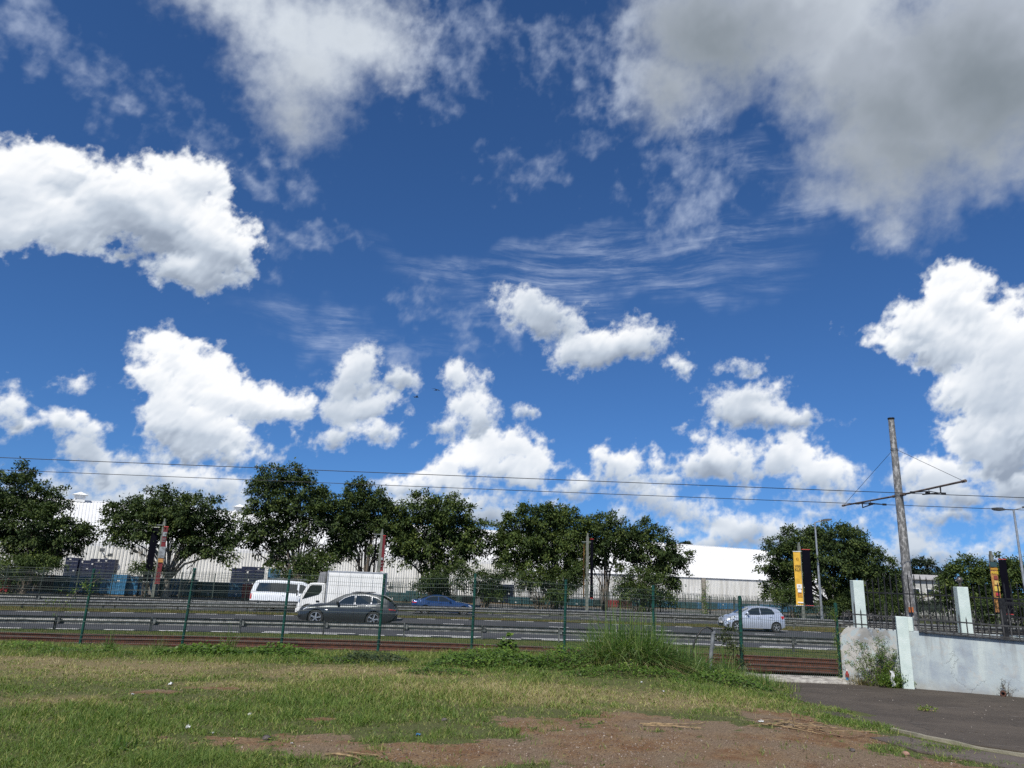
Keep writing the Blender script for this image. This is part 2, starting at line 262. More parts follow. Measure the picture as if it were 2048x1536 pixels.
# ------------------------------------------------------------------ mesh helpers
class MB:
    def __init__(s): s.v = []; s.f = []; s.mi = []; s.cur = 0
    def _add(s, vs, fs):
        b = len(s.v); s.v += [tuple(v) for v in vs]; s.f += [tuple(i + b for i in f) for f in fs]; s.mi += [s.cur]*len(fs)
    def box(s, c, d, rz=0.0, M=None):
        x, y, z = d[0]/2, d[1]/2, d[2]/2
        vs = [Vector(p) for p in ((-x, -y, -z), (x, -y, -z), (x, y, -z), (-x, y, -z), (-x, -y, z), (x, -y, z), (x, y, z), (-x, y, z))]
        if M is None: M = Matrix.Rotation(rz, 3, 'Z')
        s._add([M @ v + Vector(c) for v in vs], [(0, 3, 2, 1), (4, 5, 6, 7), (0, 1, 5, 4), (1, 2, 6, 5), (2, 3, 7, 6), (3, 0, 4, 7)]); return s
    def quad(s, a, b, c, d): s._add([a, b, c, d], [(0, 1, 2, 3)]); return s
    def tube(s, pts, r, n=8, caps=True):
        pts = [Vector(p) for p in pts]; rs = r if isinstance(r, (list, tuple)) else [r]*len(pts)
        vs = []; fs = []; ref = None
        for i, p in enumerate(pts):
            t = (pts[min(i + 1, len(pts) - 1)] - pts[max(i - 1, 0)]).normalized()
            if ref is None: ref = Vector((0, 0, 1)) if abs(t.z) < .9 else Vector((1, 0, 0))
            u = t.cross(ref).normalized(); w = t.cross(u).normalized(); ref = -w if False else ref
            for k in range(n):
                a = 2*PI*k/n; vs.append(p + (u*math.cos(a) + w*math.sin(a))*rs[i])
        for i in range(len(pts) - 1):
            for k in range(n):
                fs.append((i*n + k, i*n + (k + 1) % n, (i + 1)*n + (k + 1) % n, (i + 1)*n + k))
        if caps: fs += [tuple(range(n - 1, -1, -1)), tuple(range((len(pts) - 1)*n, len(pts)*n))]
        s._add(vs, fs); return s
    def lathe(s, prof, c=(0, 0, 0), axis='Z', n=20):
        """prof: (radius, height) pairs"""
        vs = []; fs = []; c = Vector(c)
        for (r, h) in prof:
            for k in range(n):
                a = 2*PI*k/n
                q = {'Z': (r*math.cos(a), r*math.sin(a), h), 'Y': (r*math.cos(a), h, r*math.sin(a)), 'X': (h, r*math.cos(a), r*math.sin(a))}[axis]
                vs.append(Vector(q) + c)
        for i in range(len(prof) - 1):
            for k in range(n): fs.append((i*n + k, i*n + (k + 1) % n, (i + 1)*n + (k + 1) % n, (i + 1)*n + k))
        s._add(vs, fs); return s
    def prism(s, poly, off):
        """polygon of 3-D points pushed along off"""
        n = len(poly); off = Vector(off); vs = [Vector(p) for p in poly] + [Vector(p) + off for p in poly]
        s._add(vs, [tuple(range(n)), tuple(range(2*n - 1, n - 1, -1))] + [(i, i + n, (i + 1) % n + n, (i + 1) % n) for i in range(n)]); return s
    def grid(s, rows):
        n = len(rows[0]); vs = [p for r in rows for p in r]
        s._add(vs, [(i*n + k, i*n + k + 1, (i + 1)*n + k + 1, (i + 1)*n + k) for i in range(len(rows) - 1) for k in range(n - 1)]); return s
    def mesh(s, name, mats, smooth=False, fix=True):
        me = bpy.data.meshes.new(name); me.from_pydata(s.v, [], s.f)
        if fix:
            bm = bmesh.new(); bm.from_mesh(me); bmesh.ops.recalc_face_normals(bm, faces=bm.faces); bm.to_mesh(me); bm.free()
        for m in (mats if isinstance(mats, (list, tuple)) else [mats]): me.materials.append(m)
        if any(s.mi): me.polygons.foreach_set('material_index', s.mi)
        if smooth: me.polygons.foreach_set('use_smooth', [True]*len(me.polygons)); me.set_sharp_from_angle(angle=rad(38))
        return me
    def build(s, name, mats, parent=None, smooth=False, **kw): return link(name, s.mesh(name, mats, smooth), parent, **kw)

def link(name, me, parent=None, loc=None, **kw):
    o = bpy.data.objects.new(name, me); COL.objects.link(o)
    if parent is not None: o.parent = parent
    if loc is not None: o.location = loc
    for k, v in kw.items(): o[k] = v
    return o
def thing(name, label, cat, loc=(0, 0, 0), rz=0.0, group=None):
    o = bpy.data.objects.new(name, None); COL.objects.link(o); o.location = loc; o.rotation_euler.z = rz
    o.empty_display_size = .2; o['label'] = label; o['category'] = cat
    if group: o['group'] = group
    return o
def tag(o, label, cat, group=None):
    o['label'] = label; o['category'] = cat
    if group: o['group'] = group
    return o
def copy_tree(o, parent=None):
    c = o.copy(); COL.objects.link(c); c.parent = parent
    for ch in list(o.children): copy_tree(ch, c)
    return c
def np_mesh(name, co, faces, mat, attrs=None, smooth=False):
    """co (n,3); faces: list of (m,k) arrays"""
    me = bpy.data.meshes.new(name); me.vertices.add(len(co)); me.vertices.foreach_set('co', np.ascontiguousarray(co, dtype=np.float32).ravel())
    li = np.concatenate([f.ravel() for f in faces]).astype(np.int32); ks = np.concatenate([np.full(len(f), f.shape[1]) for f in faces])
    me.loops.add(len(li)); me.loops.foreach_set('vertex_index', li)
    me.polygons.add(len(ks)); me.polygons.foreach_set('loop_start', np.concatenate([[0], np.cumsum(ks)[:-1]]).astype(np.int32))
    me.update(calc_edges=True)
    for k, v in (attrs or {}).items():
        a = me.attributes.new(k, 'FLOAT', 'POINT'); a.data.foreach_set('value', np.asarray(v, dtype=np.float32))
    me.materials.append(mat)
    if smooth: me.polygons.foreach_set('use_smooth', np.ones(len(ks), dtype=bool))
    return me

# ------------------------------------------------------------------ materials
def mat(name, col, rough=.6, metal=0.0, var=.15, scale=6.0, bump=0.0, bscale=40.0, spec=.5, col2=None, coat=0.0, stretch=None):
    """plain material whose colour wanders a little (or towards col2) with noise"""
    m = bpy.data.materials.new(name); m.use_nodes = True; W = NT(m.node_tree)
    P = W.n('ShaderNodeTexCoord').outputs['Object']
    if stretch: P = W.v('MULTIPLY', P, stretch)
    n = W.noise(P, scale, 6, .6)
    f = W.ss(n, .32, .68)
    c2 = col2 or tuple(max(0, x*(1 - var*2)) for x in col)
    c1 = col if col2 else tuple(min(1, x*(1 + var*.5)) for x in col)
    c = W.mix(f, c2, c1)
    b = W.n('ShaderNodeBsdfPrincipled', {'Base Color': c, 'Roughness': W.m('MULTIPLY_ADD', n, .2, rough - .1), 'Metallic': metal, 'Specular IOR Level': spec, 'Coat Weight': coat, 'Coat Roughness': .05})
    if bump:
        bp = W.n('ShaderNodeBump', {'Strength': bump, 'Distance': .02, 'Height': W.noise(P, bscale, 5, .6)}); W.set(b.inputs['Normal'], bp.outputs[0])
    W.n('ShaderNodeOutputMaterial', {'Surface': b.outputs[0]})
    return m
def leaf_mat(name, c1, c2, c3=None, trans=.25, rough=.5):
    """leaves: tint attribute picks the colour, some light comes through"""
    m = bpy.data.materials.new(name); m.use_nodes = True; W = NT(m.node_tree)
    t = W.n('ShaderNodeAttribute', attribute_name='tint').outputs['Fac']
    c = W.ramp(t, [(0, c1), (.55, c2), (1, c3 or c2)])
    b = W.n('ShaderNodeBsdfPrincipled', {'Base Color': c, 'Roughness': rough, 'Specular IOR Level': .35})
    tr = W.n('ShaderNodeBsdfTranslucent', {'Color': W.v('MULTIPLY', c, (1.3, 1.5, .5))})
    mx = W.n('ShaderNodeMixShader', {0: trans, 1: b.outputs[0], 2: tr.outputs[0]})
    W.n('ShaderNodeOutputMaterial', {'Surface': mx.outputs[0]})
    return m
def glass_mat(name, col=(.015, .02, .022), rough=.04):
    m = bpy.data.materials.new(name); m.use_nodes = True; W = NT(m.node_tree)
    b = W.n('ShaderNodeBsdfPrincipled', {'Base Color': col, 'Roughness': rough, 'Specular IOR Level': .8, 'Coat Weight': .4, 'Coat Roughness': .02})
    W.n('ShaderNodeOutputMaterial', {'Surface': b.outputs[0]}); return m
MT = dict(
    green=mat('green_paint', (.007, .058, .043), .45, 0, .25, 9, spec=.4),
    wire=mat('green_wire', (.007, .026, .019), .6, 0, .2, 4),
    farwire=mat('weathered_green_wire', (.038, .055, .045), .7, 0, .3, 2),
    galv=mat('galvanised_steel', (.22, .225, .22), .45, .55, .25, 5, .15, 60, stretch=(1, 1, 3)),
    galv_old=mat('dull_galvanised_steel', (.24, .25, .24), .5, .5, .35, 3, .2, 40),
    rust=mat('rusty_rail', (.105, .036, .017), .85, 0, .3, 8, .5, 60, col2=(.045, .018, .011)),
    railtop=mat('worn_rail_top', (.20, .17, .15), .45, .5, .2, 6),
    concrete=mat('sleeper_concrete', (.30, .27, .23), .9, 0, .2, 6, .4, 50),
    white=mat('white_paint', (.78, .78, .76), .5, 0, .05, 3, spec=.4),
    black=mat('black_iron', (.018, .018, .020), .5, .3, .3, 12, .2, 60),
    rubber=mat('tyre_rubber', (.022, .022, .023), .8, 0, .2, 10),
    rim=mat('silver_rim', (.62, .63, .64), .28, .85, .05, 4),
    darkplastic=mat('dark_trim', (.020, .021, .022), .55, 0, .1, 5),
    chrome=mat('bright_trim', (.75, .75, .75), .2, .9, .05, 5),
    glass=glass_mat('dark_glass'), glass_l=glass_mat('tinted_glass', (.06, .085, .085)),
    redlamp=mat('red_lamp', (.45, .012, .012), .2, 0, .05, 5), clearlamp=mat('clear_lamp', (.70, .72, .74), .12, .3, .05, 5),
    pale=mat('pale_turquoise_paint', (.44, .52, .49), .75, 0, .10, 3.5, .25, 30, col2=(.54, .61, .58)),
    bark=mat('grey_brown_bark', (.16, .13, .10), .9, 0, .35, 5, .8, 18, stretch=(1, 1, .3)),
    barkpale=mat('pale_grey_bark', (.30, .27, .23), .9, 0, .35, 4, .8, 14, stretch=(1, 1, .3)),
    hose=mat('black_hose', (.014, .014, .014), .5, 0, .1, 5),
)
def plain(c): return mat('paint', c, .6, 0, .08, 5)

# ------------------------------------------------------------------ ground
def strip(name, fa, fb, za, zb, m, x0=-95, x1=95, nx=120, ny=4, jit=0.0, **kw):
    rows = []
    for i in range(nx + 1):
        x = x0 + (x1 - x0)*i/nx; ya, yb = fa(x), fb(x)
        rows.append([(x, ya + (yb - ya)*k/ny, za + (zb - za)*k/ny + (mnoise.noise(Vector((x*.7, k*1.7, 3)))*jit if 0 < k < ny else 0)) for k in range(ny + 1)])
    mb = MB(); mb.grid(rows); o = mb.build(name, m, None, True); o['kind'] = 'structure'; return o

# dirt and grass cover of the field, from blobs laid on the ground (photo survey -> metres)
def blob_field(X, Y, L):
    out = np.full(X.shape, -9.0)
    for (px, py, rx, ry, s) in L:
        p = on_field(px, py); q = on_field(px + rx, py); t = on_field(px, py + ry)
        a = max(abs(q.x - p.x), .05); b = max(abs(t.y - p.y), .05)
        out = np.maximum(out, s*(1 - np.sqrt(((X - p.x)/a)**2 + ((Y - p.y)/b)**2)))
    return out
DIRT = [(760, 1500, 330, 20, .9), (600, 1475, 130, 9, .7), (1250, 1480, 250, 45, 1), (1550, 1490, 260, 60, 1), (1850, 1540, 200, 45, 1), (900, 1510, 240, 24, .8), (1150, 1500, 200, 36, 1), (1400, 1530, 380, 50, 1),
        (560, 1488, 170, 10, .5), (480, 1478, 130, 8, .5), (1590, 1445, 90, 26, .7), (1680, 1465, 80, 22, .8), (1300, 1445, 180, 18, .8), (330, 1385, 70, 8, .6), (430, 1376, 50, 6, .5), (640, 1440, 60, 5, .4), (1060, 1445, 90, 18, .7), (750, 1490, 90, 8, .5), (1120, 1700, 900, 110, 1)]
DRY = [(250, 1335, 300, 26, 1), (700, 1345, 300, 18, 1), (1050, 1385, 280, 26, 1), (100, 1400, 120, 10, .6), (500, 1370, 150, 10, .8), (1350, 1400, 160, 20, .9), (60, 1320, 160, 14, .8), (1480, 1400, 60, 14, .6)]
LUSH = [(150, 1440, 320, 60, 1), (650, 1420, 260, 36, 1), (900, 1400, 120, 20, .8), (300, 1520, 420, 45, .7), (520, 1304, 160, 12, 1), (1000, 1330, 200, 26, 1), (1450, 1390, 90, 26, .8), (1150, 1500, 40, 16, .5), (1700, 1448, 90, 10, 1), (1030, 1460, 70, 14, .7), (750, 1440, 120, 14, .8)]
def noise2(X, Y, f, o=4, seed=0):
    return fbm(np.stack([X.ravel(), Y.ravel(), np.zeros(X.size)], 1), f, o, .55, seed).reshape(X.shape)
def cover(X, Y):
    n = noise2(X, Y, .9, 5, 3); n2 = noise2(X, Y, 3.1, 4, 9); n3 = noise2(X, Y, 9.0, 3, 13)
    dirt = sstep(blob_field(X, Y, DIRT) + .55*n + .75*n2 + .40*n3, -.02, .26)
    dry = sstep(blob_field(X, Y, DRY) + .9*n + .3*n2, -.5, .7)
    lush = sstep(blob_field(X, Y, LUSH) + .8*n2 + .3*n, -.3, .5)
    return dirt, dry, lush
def bumpz(X, Y):
    return noise2(X, Y, .35, 3, 21)*.05*np.clip((Y - 5)/6, 0, 1) + noise2(X, Y, 2.2, 3, 5)*.012
def field_z(X, Y):
    sl = .026 + .017*np.clip((X - 3.5)/3.5, 0, 1) + .006*np.clip((-X - 1)/7, 0, 1)
    mound = .22*np.exp(-((X - 3.4)/2.3)**2 - ((Y - 17.6)/1.7)**2) + .10*np.exp(-((X + .2)/2.0)**2 - ((Y - 19.0)/1.3)**2)
    flat = np.clip((X - 6.2)/1.2, 0, 1)*np.clip((Y - 9.5)/1.5, 0, 1)
    return -1.6 - sl*np.minimum(Y, 21) + bumpz(X, Y)*(1 - flat) + mound*(1 - flat)
def ground_field():
    xs = np.concatenate([np.linspace(-60, -17, 40)[:-1], np.linspace(-17, 16, 330), np.linspace(16, 60, 40)[1:]])
    ys = np.concatenate([np.linspace(-40, 4, 30)[:-1], np.linspace(4, 20.9, 190)])
    X, Y = np.meshgrid(xs, ys); Z = field_z(X, Y); d, r, l = cover(X, Y)
    co = np.stack([X, Y, Z], -1).reshape(-1, 3); i = np.arange(X.size).reshape(X.shape)
    F = np.stack([i[:-1, :-1], i[:-1, 1:], i[1:, 1:], i[1:, :-1]], -1).reshape(-1, 4)
    m = bpy.data.materials.new('soil_and_turf'); m.use_nodes = True; W = NT(m.node_tree)
    P = W.n('ShaderNodeNewGeometry').outputs['Position']
    A = lambda k: W.n('ShaderNodeAttribute', attribute_name=k).outputs['Fac']
    n1 = W.noise(P, 3.0, 6, .65); n2 = W.noise(P, 45, 5, .7); n3 = W.noise(P, .8, 3, .5)
    soil = W.mix(W.ss(n1, .35, .65), (.150, .078, .037), (.21, .140, .078))
    soil = W.mix(W.ss(n3, .45, .62), soil, (.18, .130, .084))
    soil = W.mix(W.ss(n2, .35, .75), W.v('SCALE', soil, .6), W.v('SCALE', soil, 1.45))
    vo = W.n('ShaderNodeTexVoronoi', {'Vector': P, 'Scale': 38.0}); grit = W.ss(vo.outputs['Distance'], .14, .05)
    soil = W.mix(W.m('MULTIPLY', grit, .55), soil, W.mix(W.ss(vo.outputs['Color'], .2, .9), (.12, .085, .065), (.22, .17, .135)))
    turf = W.mix(A('dry'), (.080, .088, .030), (.19, .15, .075)); turf = W.mix(W.ss(n2, .3, .7), W.v('SCALE', turf, .6), W.v('SCALE', turf, 1.2))
    edge = W.m('ADD', A('dirt'), W.m('ADD', W.m('MULTIPLY_ADD', n2, .7, -.35), W.m('MULTIPLY_ADD', W.noise(P, 11, 4, .6), .6, -.3)))
    c = W.mix(W.ss(edge, .30, .58), turf, soil)
    lit_ = W.m('MULTIPLY', W.ss(W.noise(W.v('MULTIPLY', P, (1, 1, 1)), 22, 3, .8), .62, .70), .6); c = W.mix(lit_, c, (.20, .155, .095))
    drk = W.m('MULTIPLY', W.ss(W.noise(P, 16, 4, .75), .60, .72), .6); c = W.mix(drk, c, (.045, .030, .020))
    b = W.n('ShaderNodeBsdfPrincipled', {'Base Color': c, 'Roughness': .95, 'Specular IOR Level': .2})
    bp = W.n('ShaderNodeBump', {'Strength': .9, 'Distance': .02, 'Height': W.m('ADD', W.m('MULTIPLY', n2, .8), W.m('MULTIPLY', grit, .6))}); W.set(b.inputs['Normal'], bp.outputs[0])
    W.n('ShaderNodeOutputMaterial', {'Surface': b.outputs[0]})
    o = link('ground', np_mesh('ground', co, [F], m, dict(dirt=d.ravel(), dry=r.ravel(), lush=l.ravel()), True)); o['kind'] = 'structure'
ground_field()
def turf_mat(name, a, b, c, s=1.2):
    m = bpy.data.materials.new(name); m.use_nodes = True; W = NT(m.node_tree)
    P = W.n('ShaderNodeNewGeometry').outputs['Position']
    n = W.noise(P, s, 5, .6); n2 = W.noise(P, 30, 4, .7)
    col = W.mix(W.ss(n, .35, .6), a, b); col = W.mix(W.m('MULTIPLY', W.ss(n2, .4, .7), .5), col, c)
    bs = W.n('ShaderNodeBsdfPrincipled', {'Base Color': col, 'Roughness': .95, 'Specular IOR Level': .15})
    bp = W.n('ShaderNodeBump', {'Strength': .8, 'Distance': .03, 'Height': n2}); W.set(bs.inputs['Normal'], bp.outputs[0])
    W.n('ShaderNodeOutputMaterial', {'Surface': bs.outputs[0]}); return m
def asphalt_mat(name, c1, c2, cracks=False, s=.5):
    m = bpy.data.materials.new(name); m.use_nodes = True; W = NT(m.node_tree)
    P = W.n('ShaderNodeNewGeometry').outputs['Position']
    n = W.noise(P, s, 6, .6); n2 = W.noise(P, 60, 4, .75)
    st = W.noise(W.v('MULTIPLY', P, (.15, 1.4, 1)), 1.0, 5, .6)
    col = W.mix(W.ss(n, .35, .65), c1, c2)
    col = W.mix(W.m('MULTIPLY', W.ss(st, .5, .7), .35), col, W.v('SCALE', col, .7))
    col = W.mix(W.ss(n2, .3, .75), W.v('SCALE', col, .78), W.v('SCALE', col, 1.25))
    if cracks:
        wob = W.v('ADD', P, W.v('SCALE', W.noise(P, 2.5, 4, .6, color=True), .5))
        v = W.n('ShaderNodeTexVoronoi', {'Vector': wob, 'Scale': .55}, feature='DISTANCE_TO_EDGE')
        cr = W.m('MULTIPLY', W.ss(v.outputs['Distance'], .008, .002), W.ss(n, .42, .52))
        col = W.mix(W.m('MULTIPLY', cr, .7), col, (.02, .018, .015))
        scr = W.m('MULTIPLY', W.ss(W.noise(W.v('MULTIPLY', P, (.5, 5, 1)), 2.4, 6, .7), .60, .68), W.ss(W.noise(P, .35, 2, .5), .50, .60))
        col = W.mix(W.m('MULTIPLY', scr, .6), col, (.30, .28, .25))
        spk = W.ss(W.n('ShaderNodeTexVoronoi', {'Vector': P, 'Scale': 5.0}).outputs['Distance'], .045, .03)
        col = W.mix(W.m('MULTIPLY', spk, .6), col, (.35, .33, .30))
    b = W.n('ShaderNodeBsdfPrincipled', {'Base Color': col, 'Roughness': .88, 'Specular IOR Level': .3})
    bp = W.n('ShaderNodeBump', {'Strength': .5, 'Distance': .008, 'Height': n2}); W.set(b.inputs['Normal'], bp.outputs[0])
    W.n('ShaderNodeOutputMaterial', {'Surface': b.outputs[0]}); return m
verge_m = turf_mat('verge_turf', (.045, .075, .018), (.085, .085, .030), (.12, .10, .05))
median_m = turf_mat('median_turf', (.075, .085, .025), (.13, .105, .045), (.15, .085, .035))
road_m = asphalt_mat('asphalt', (.040, .042, .046), (.055, .056, .060))
ballast_m = mat('ballast', (.13, .095, .075), .95, 0, .5, 30, 1.0, 60, col2=(.07, .05, .04))
strip('embankment', lambda x: 20.75, lambda x: 21.7, -2.32, ZT - .06, ballast_m, ny=3, jit=.03)
strip('track_bed', lambda x: 21.7, lambda x: T_Y(x) + .6, ZT - .06, ZT - .12, ballast_m, ny=10, jit=.02)
strip('verge', lambda x: T_Y(x) + .6, lambda x: N_Y(x) - .25, ZT - .12, ZR, verge_m, ny=4, jit=.03)
strip('road', lambda x: N_Y(x) - .25, lambda x: M_Y(x) + .45, ZR, ZR, road_m, ny=2)
strip('median_grass', lambda x: M_Y(x) + .45, lambda x: FN_Y(x) - .4, ZR + .02, ZF + .02, median_m, ny=6, jit=.05)
strip('far_road', lambda x: FN_Y(x) - .4, lambda x: FF_Y(x) + .3, ZF, ZF, road_m, ny=2)
strip('far_verge', lambda x: FF_Y(x) + .3, lambda x: FF2_Y(x) + 6, ZF + .02, ZF + .03, verge_m, ny=5, jit=.04)
yard_m = asphalt_mat('yard_concrete', (.13, .125, .115), (.18, .17, .155))
strip('yard', lambda x: FF2_Y(x) + 6, lambda x: FF2_Y(x) + 100, ZF + .01, ZF + .01, yard_m, ny=3)
b = MB(); b.quad((-3500, -3500, -3.6), (3500, -3500, -3.6), (3500, 3500, -3.6), (-3500, 3500, -3.6))
o = b.build('terrain', turf_mat('distant_land', (.05, .07, .02), (.08, .08, .03), (.09, .08, .04), .02)); o['kind'] = 'structure'

# lane markings, painted sheets 5 mm above the asphalt
wl = mat('worn_white_line_paint', (.84, .83, .80), .7, 0, .2, 5)
def dashes(fy, x0, x1, period, ln, w, z, off=0.0, n=2):
    x = x0
    while x < x1:
        b = MB(); b.grid([[(x + ln*k/n, fy(x + ln*k/n) + off + dy, z + .005) for k in range(n + 1)] for dy in (-w/2, w/2)])
        link('lane_marking', b.mesh('lane_marking', wl), None, kind='structure'); x += period
dashes(N_Y, at(8, 1256, 1).x*31 - 2.1*9, 45, 2.06, 1.12, .19, ZR)
dashes(M_Y, at(42, 1222, 1).x*39.8 - 2.1*8, 55, 2.06, 1.10, .19, ZR)
dashes(N_Y, -10.6, 45, 5.75, 3.9, .19, ZR, .55, 5)
lane2 = lambda x: N_Y(x) + (M_Y(x) - N_Y(x))*.36
dashes(lane2, at(221, 1247, 1).x*36.6 - 6.1*4, 60, 6.1, 1.15, .19, ZR)
lane3 = lambda x: N_Y(x) + (M_Y(x) - N_Y(x))*.68
dashes(lane3, -40, 60, 6.1, 1.15, .19, ZR)
flane = lambda x: (FN_Y(x) + FF_Y(x))/2
dashes(flane, -60, 70, 6.0, 3.0, .13, ZF)
dashes(lambda x: FF_Y(x) - .1, -60, 70, 2.1, 1.1, .11, ZF)

# ------------------------------------------------------------------ tracks
def rail_part(fy, z, parent, x0=-34, x1=40):
    prof = [(-.07, -.15), (.07, -.15), (.07, -.135), (.012, -.115), (.012, -.04), (.035, -.03), (.035, 0), (-.035, 0), (-.035, -.03), (-.012, -.04), (-.012, -.115), (-.07, -.135)]
    rows = []
    for i in range(75):
        x = x0 + (x1 - x0)*i/74; rows.append([(x, fy(x) + p[0], z + p[1]*1.25) for p in prof + prof[:1]])
    b = MB(); b.grid(rows); o = b.build('rail', [MT['rust'], MT['railtop']], parent)
    k = len(prof); mi = [1 if (j % k) == 6 else 0 for j in range(len(o.data.polygons))]
    o.data.polygons.foreach_set('material_index', mi); return o
rb_m = mat('rust_stained_ballast', (.085, .036, .020), .95, 0, .5, 25, 1.0, 60, col2=(.045, .022, .014))
for nm_, off in (('far', 0), ('near', -3.05)):
    strip('rusty_ballast', lambda x: T_Y(x) + off - 1.75, lambda x: T_Y(x) + off + .28, ZT - .045, ZT - .045, rb_m, -60, 60, 80, 3, .02)
sleeper = MB().box((0, 0, 0), (.24, 2.3, .16)).mesh('sleeper', mat('rust_stained_sleeper', (.12, .055, .035), .9, 0, .3, 9))
for near in (0, 1):
    off = -3.05*near
    t = thing('railway_track', 'rust brown railway track ' + ('directly behind the green mesh fence' if near else 'on the far side, beside the grass verge of the road'), 'railway track', (0, 0, 0), 0, 'pair of rusty tracks')
    rail_part(lambda x: T_Y(x) + off, ZT + .12, t); rail_part(lambda x: T_Y(x) + off - 1.45, ZT + .12, t)
    x = -33.0
    while x < 38:
        link('sleeper', sleeper, t, (x, T_Y(x) + off - .72, ZT - .13)); x += .75
# loose ballast stones
def scatter_stones(name, pts, smin, smax, m, zs=.7):
    n = len(pts); base = np.array([(1, 0, 0), (0, 1, 0), (-1, 0, 0), (0, -1, 0), (0, 0, 1), (0, 0, -1)], float)
    fc = np.array([(0, 1, 4), (1, 2, 4), (2, 3, 4), (3, 0, 4), (1, 0, 5), (2, 1, 5), (3, 2, 5), (0, 3, 5)])
    s = rng.uniform(smin, smax, (n, 1, 1))*rng.uniform(.6, 1.3, (n, 6, 1)); a = rng.uniform(0, 6.28, n)
    v = base[None]*s; c, q = np.cos(a)[:, None], np.sin(a)[:, None]
    x = v[..., 0]*c - v[..., 1]*q; y = v[..., 0]*q + v[..., 1]*c
    v = np.stack([x, y, v[..., 2]*zs], -1) + np.asarray(pts)[:, None]
    F = (fc[None] + np.arange(n)[:, None, None]*6).reshape(-1, 3)
    me = np_mesh(name, v.reshape(-1, 3), [F], m, dict(tint=np.repeat(rng.uniform(0, 1, n), 6)))
    return link(name, me)
def tint_mat(name, cols, rough=.9):
    m = bpy.data.materials.new(name); m.use_nodes = True; W = NT(m.node_tree)
    t = W.n('ShaderNodeAttribute', attribute_name='tint').outputs['Fac']
    b = W.n('ShaderNodeBsdfPrincipled', {'Base Color': W.ramp(t, cols), 'Roughness': rough, 'Specular IOR Level': .3})
    W.n('ShaderNodeOutputMaterial', {'Surface': b.outputs[0]}); return m
nb = 12000; bx = rng.uniform(-22, 16, nb); by = 21.0 + rng.uniform(0, 1, nb)**.8*(np.array([T_Y(x) for x in bx]) - 20.6)
bz = np.where(by < 21.7, -2.32 + (ZT - .06 + 2.32)*(by - 20.75)/.95, ZT - .06 - .06*(by - 21.7)/7) + .01
offg = (np.array([T_Y(x) for x in bx]) - by); kk = ~(((offg > -.2) & (offg < 1.7)) | ((offg > 2.85) & (offg < 4.75))) | (rng.uniform(0, 1, nb) < .12); bx, by, bz = bx[kk], by[kk], bz[kk]
o = scatter_stones('ballast_stones', np.stack([bx, by, bz], 1), .025, .055, tint_mat('ballast_stone', [(0, (.05, .030, .02)), (.6, (.12, .085, .065)), (1, (.24, .20, .17))]))
o['kind'] = 'stuff'; o['label'] = 'grey and rust stained ballast stones around the rails'

# ------------------------------------------------------------------ guard rails
def guard_rail(label, fy, zbase, ztop, x0, x1, post_xs, facing, group='steel guard rails along the road'):
    """W beam on posts; facing -1: the beam's front looks at the viewer's side"""
    t = thing('guard_rail', label, 'guard rail', (0, 0, 0), 0, group)
    prof = [(0, -.155), (.035, -.14), (.08, -.10), (.08, -.07), (.02, -.025), (0, 0), (.02, .025), (.08, .07), (.08, .10), (.035, .14), (0, .155)]
    x = x0; ln = 4.0
    while x < x1:
        rows = []
        for k in range(5):
            xx = x + (ln + .12)*k/4; rows.append([(xx, fy(xx) + facing*(p[0] + .10) , ztop(xx) - .155 + p[1]) for p in prof])
            rows[-1] = [(a, b_ + facing*.004*(int(round((x - x0)/ln)) % 2), c) for a, b_, c in rows[-1]]
        b = MB(); b.grid(rows); o = b.build('beam', MT['galv'], t, True); x += ln
    for px in post_xs:
        y = fy(px); zt = ztop(px) + .02; zb = zbase(px) - .1
        b = MB(); h = zt - zb
        b.box((px, y, (zt + zb)/2), (.055, .006, h)); b.box((px - .027, y, (zt + zb)/2), (.006, .11, h)); b.box((px + .027, y, (zt + zb)/2), (.006, .11, h))
        p = b.build('post', MT['galv_old'], t)
        b = MB(); b.box((px + .07, y + facing*.055, ztop(px) - .155), (.16, .09, .20)); b.build('spacer', MT['galv_old'], p)
    return t
xs1 = []; x = -25.3
while x < 36: xs1.append(x); x += 3.45
xs1 = [at(p, 1260, 1).x for p in ()] or xs1
tp1 = lambda x: -2.31 + .0030*(x + 15)
guard_rail('nearest galvanised guard rail, between the railway tracks and the road', G1_Y, lambda x: ZR, tp1, -40, 44, [at(118, 1259, 1).x*30.9 + 3.45*k for k in range(-5, 16)], +1)
tp2 = lambda x: -2.44 + .0078*(min(x, 14) + 25)
guard_rail('middle guard rail on the grass median, behind the dark grey suv', G2_Y, lambda x: ZR - .1, tp2, -44, 56, [at(42, 1215, 1).x*43.5 + 3.9*k for k in range(-4, 24)], -1)
guard_rail('far bright guard rail on the median, in front of the white van', G3_Y, lambda x: ZF + .1, lambda x: -2.36 - .002*x, -46, 60, [at(79, 1213, 1).x*46.5 + 4.1*k for k in range(-4, 24)], +1)


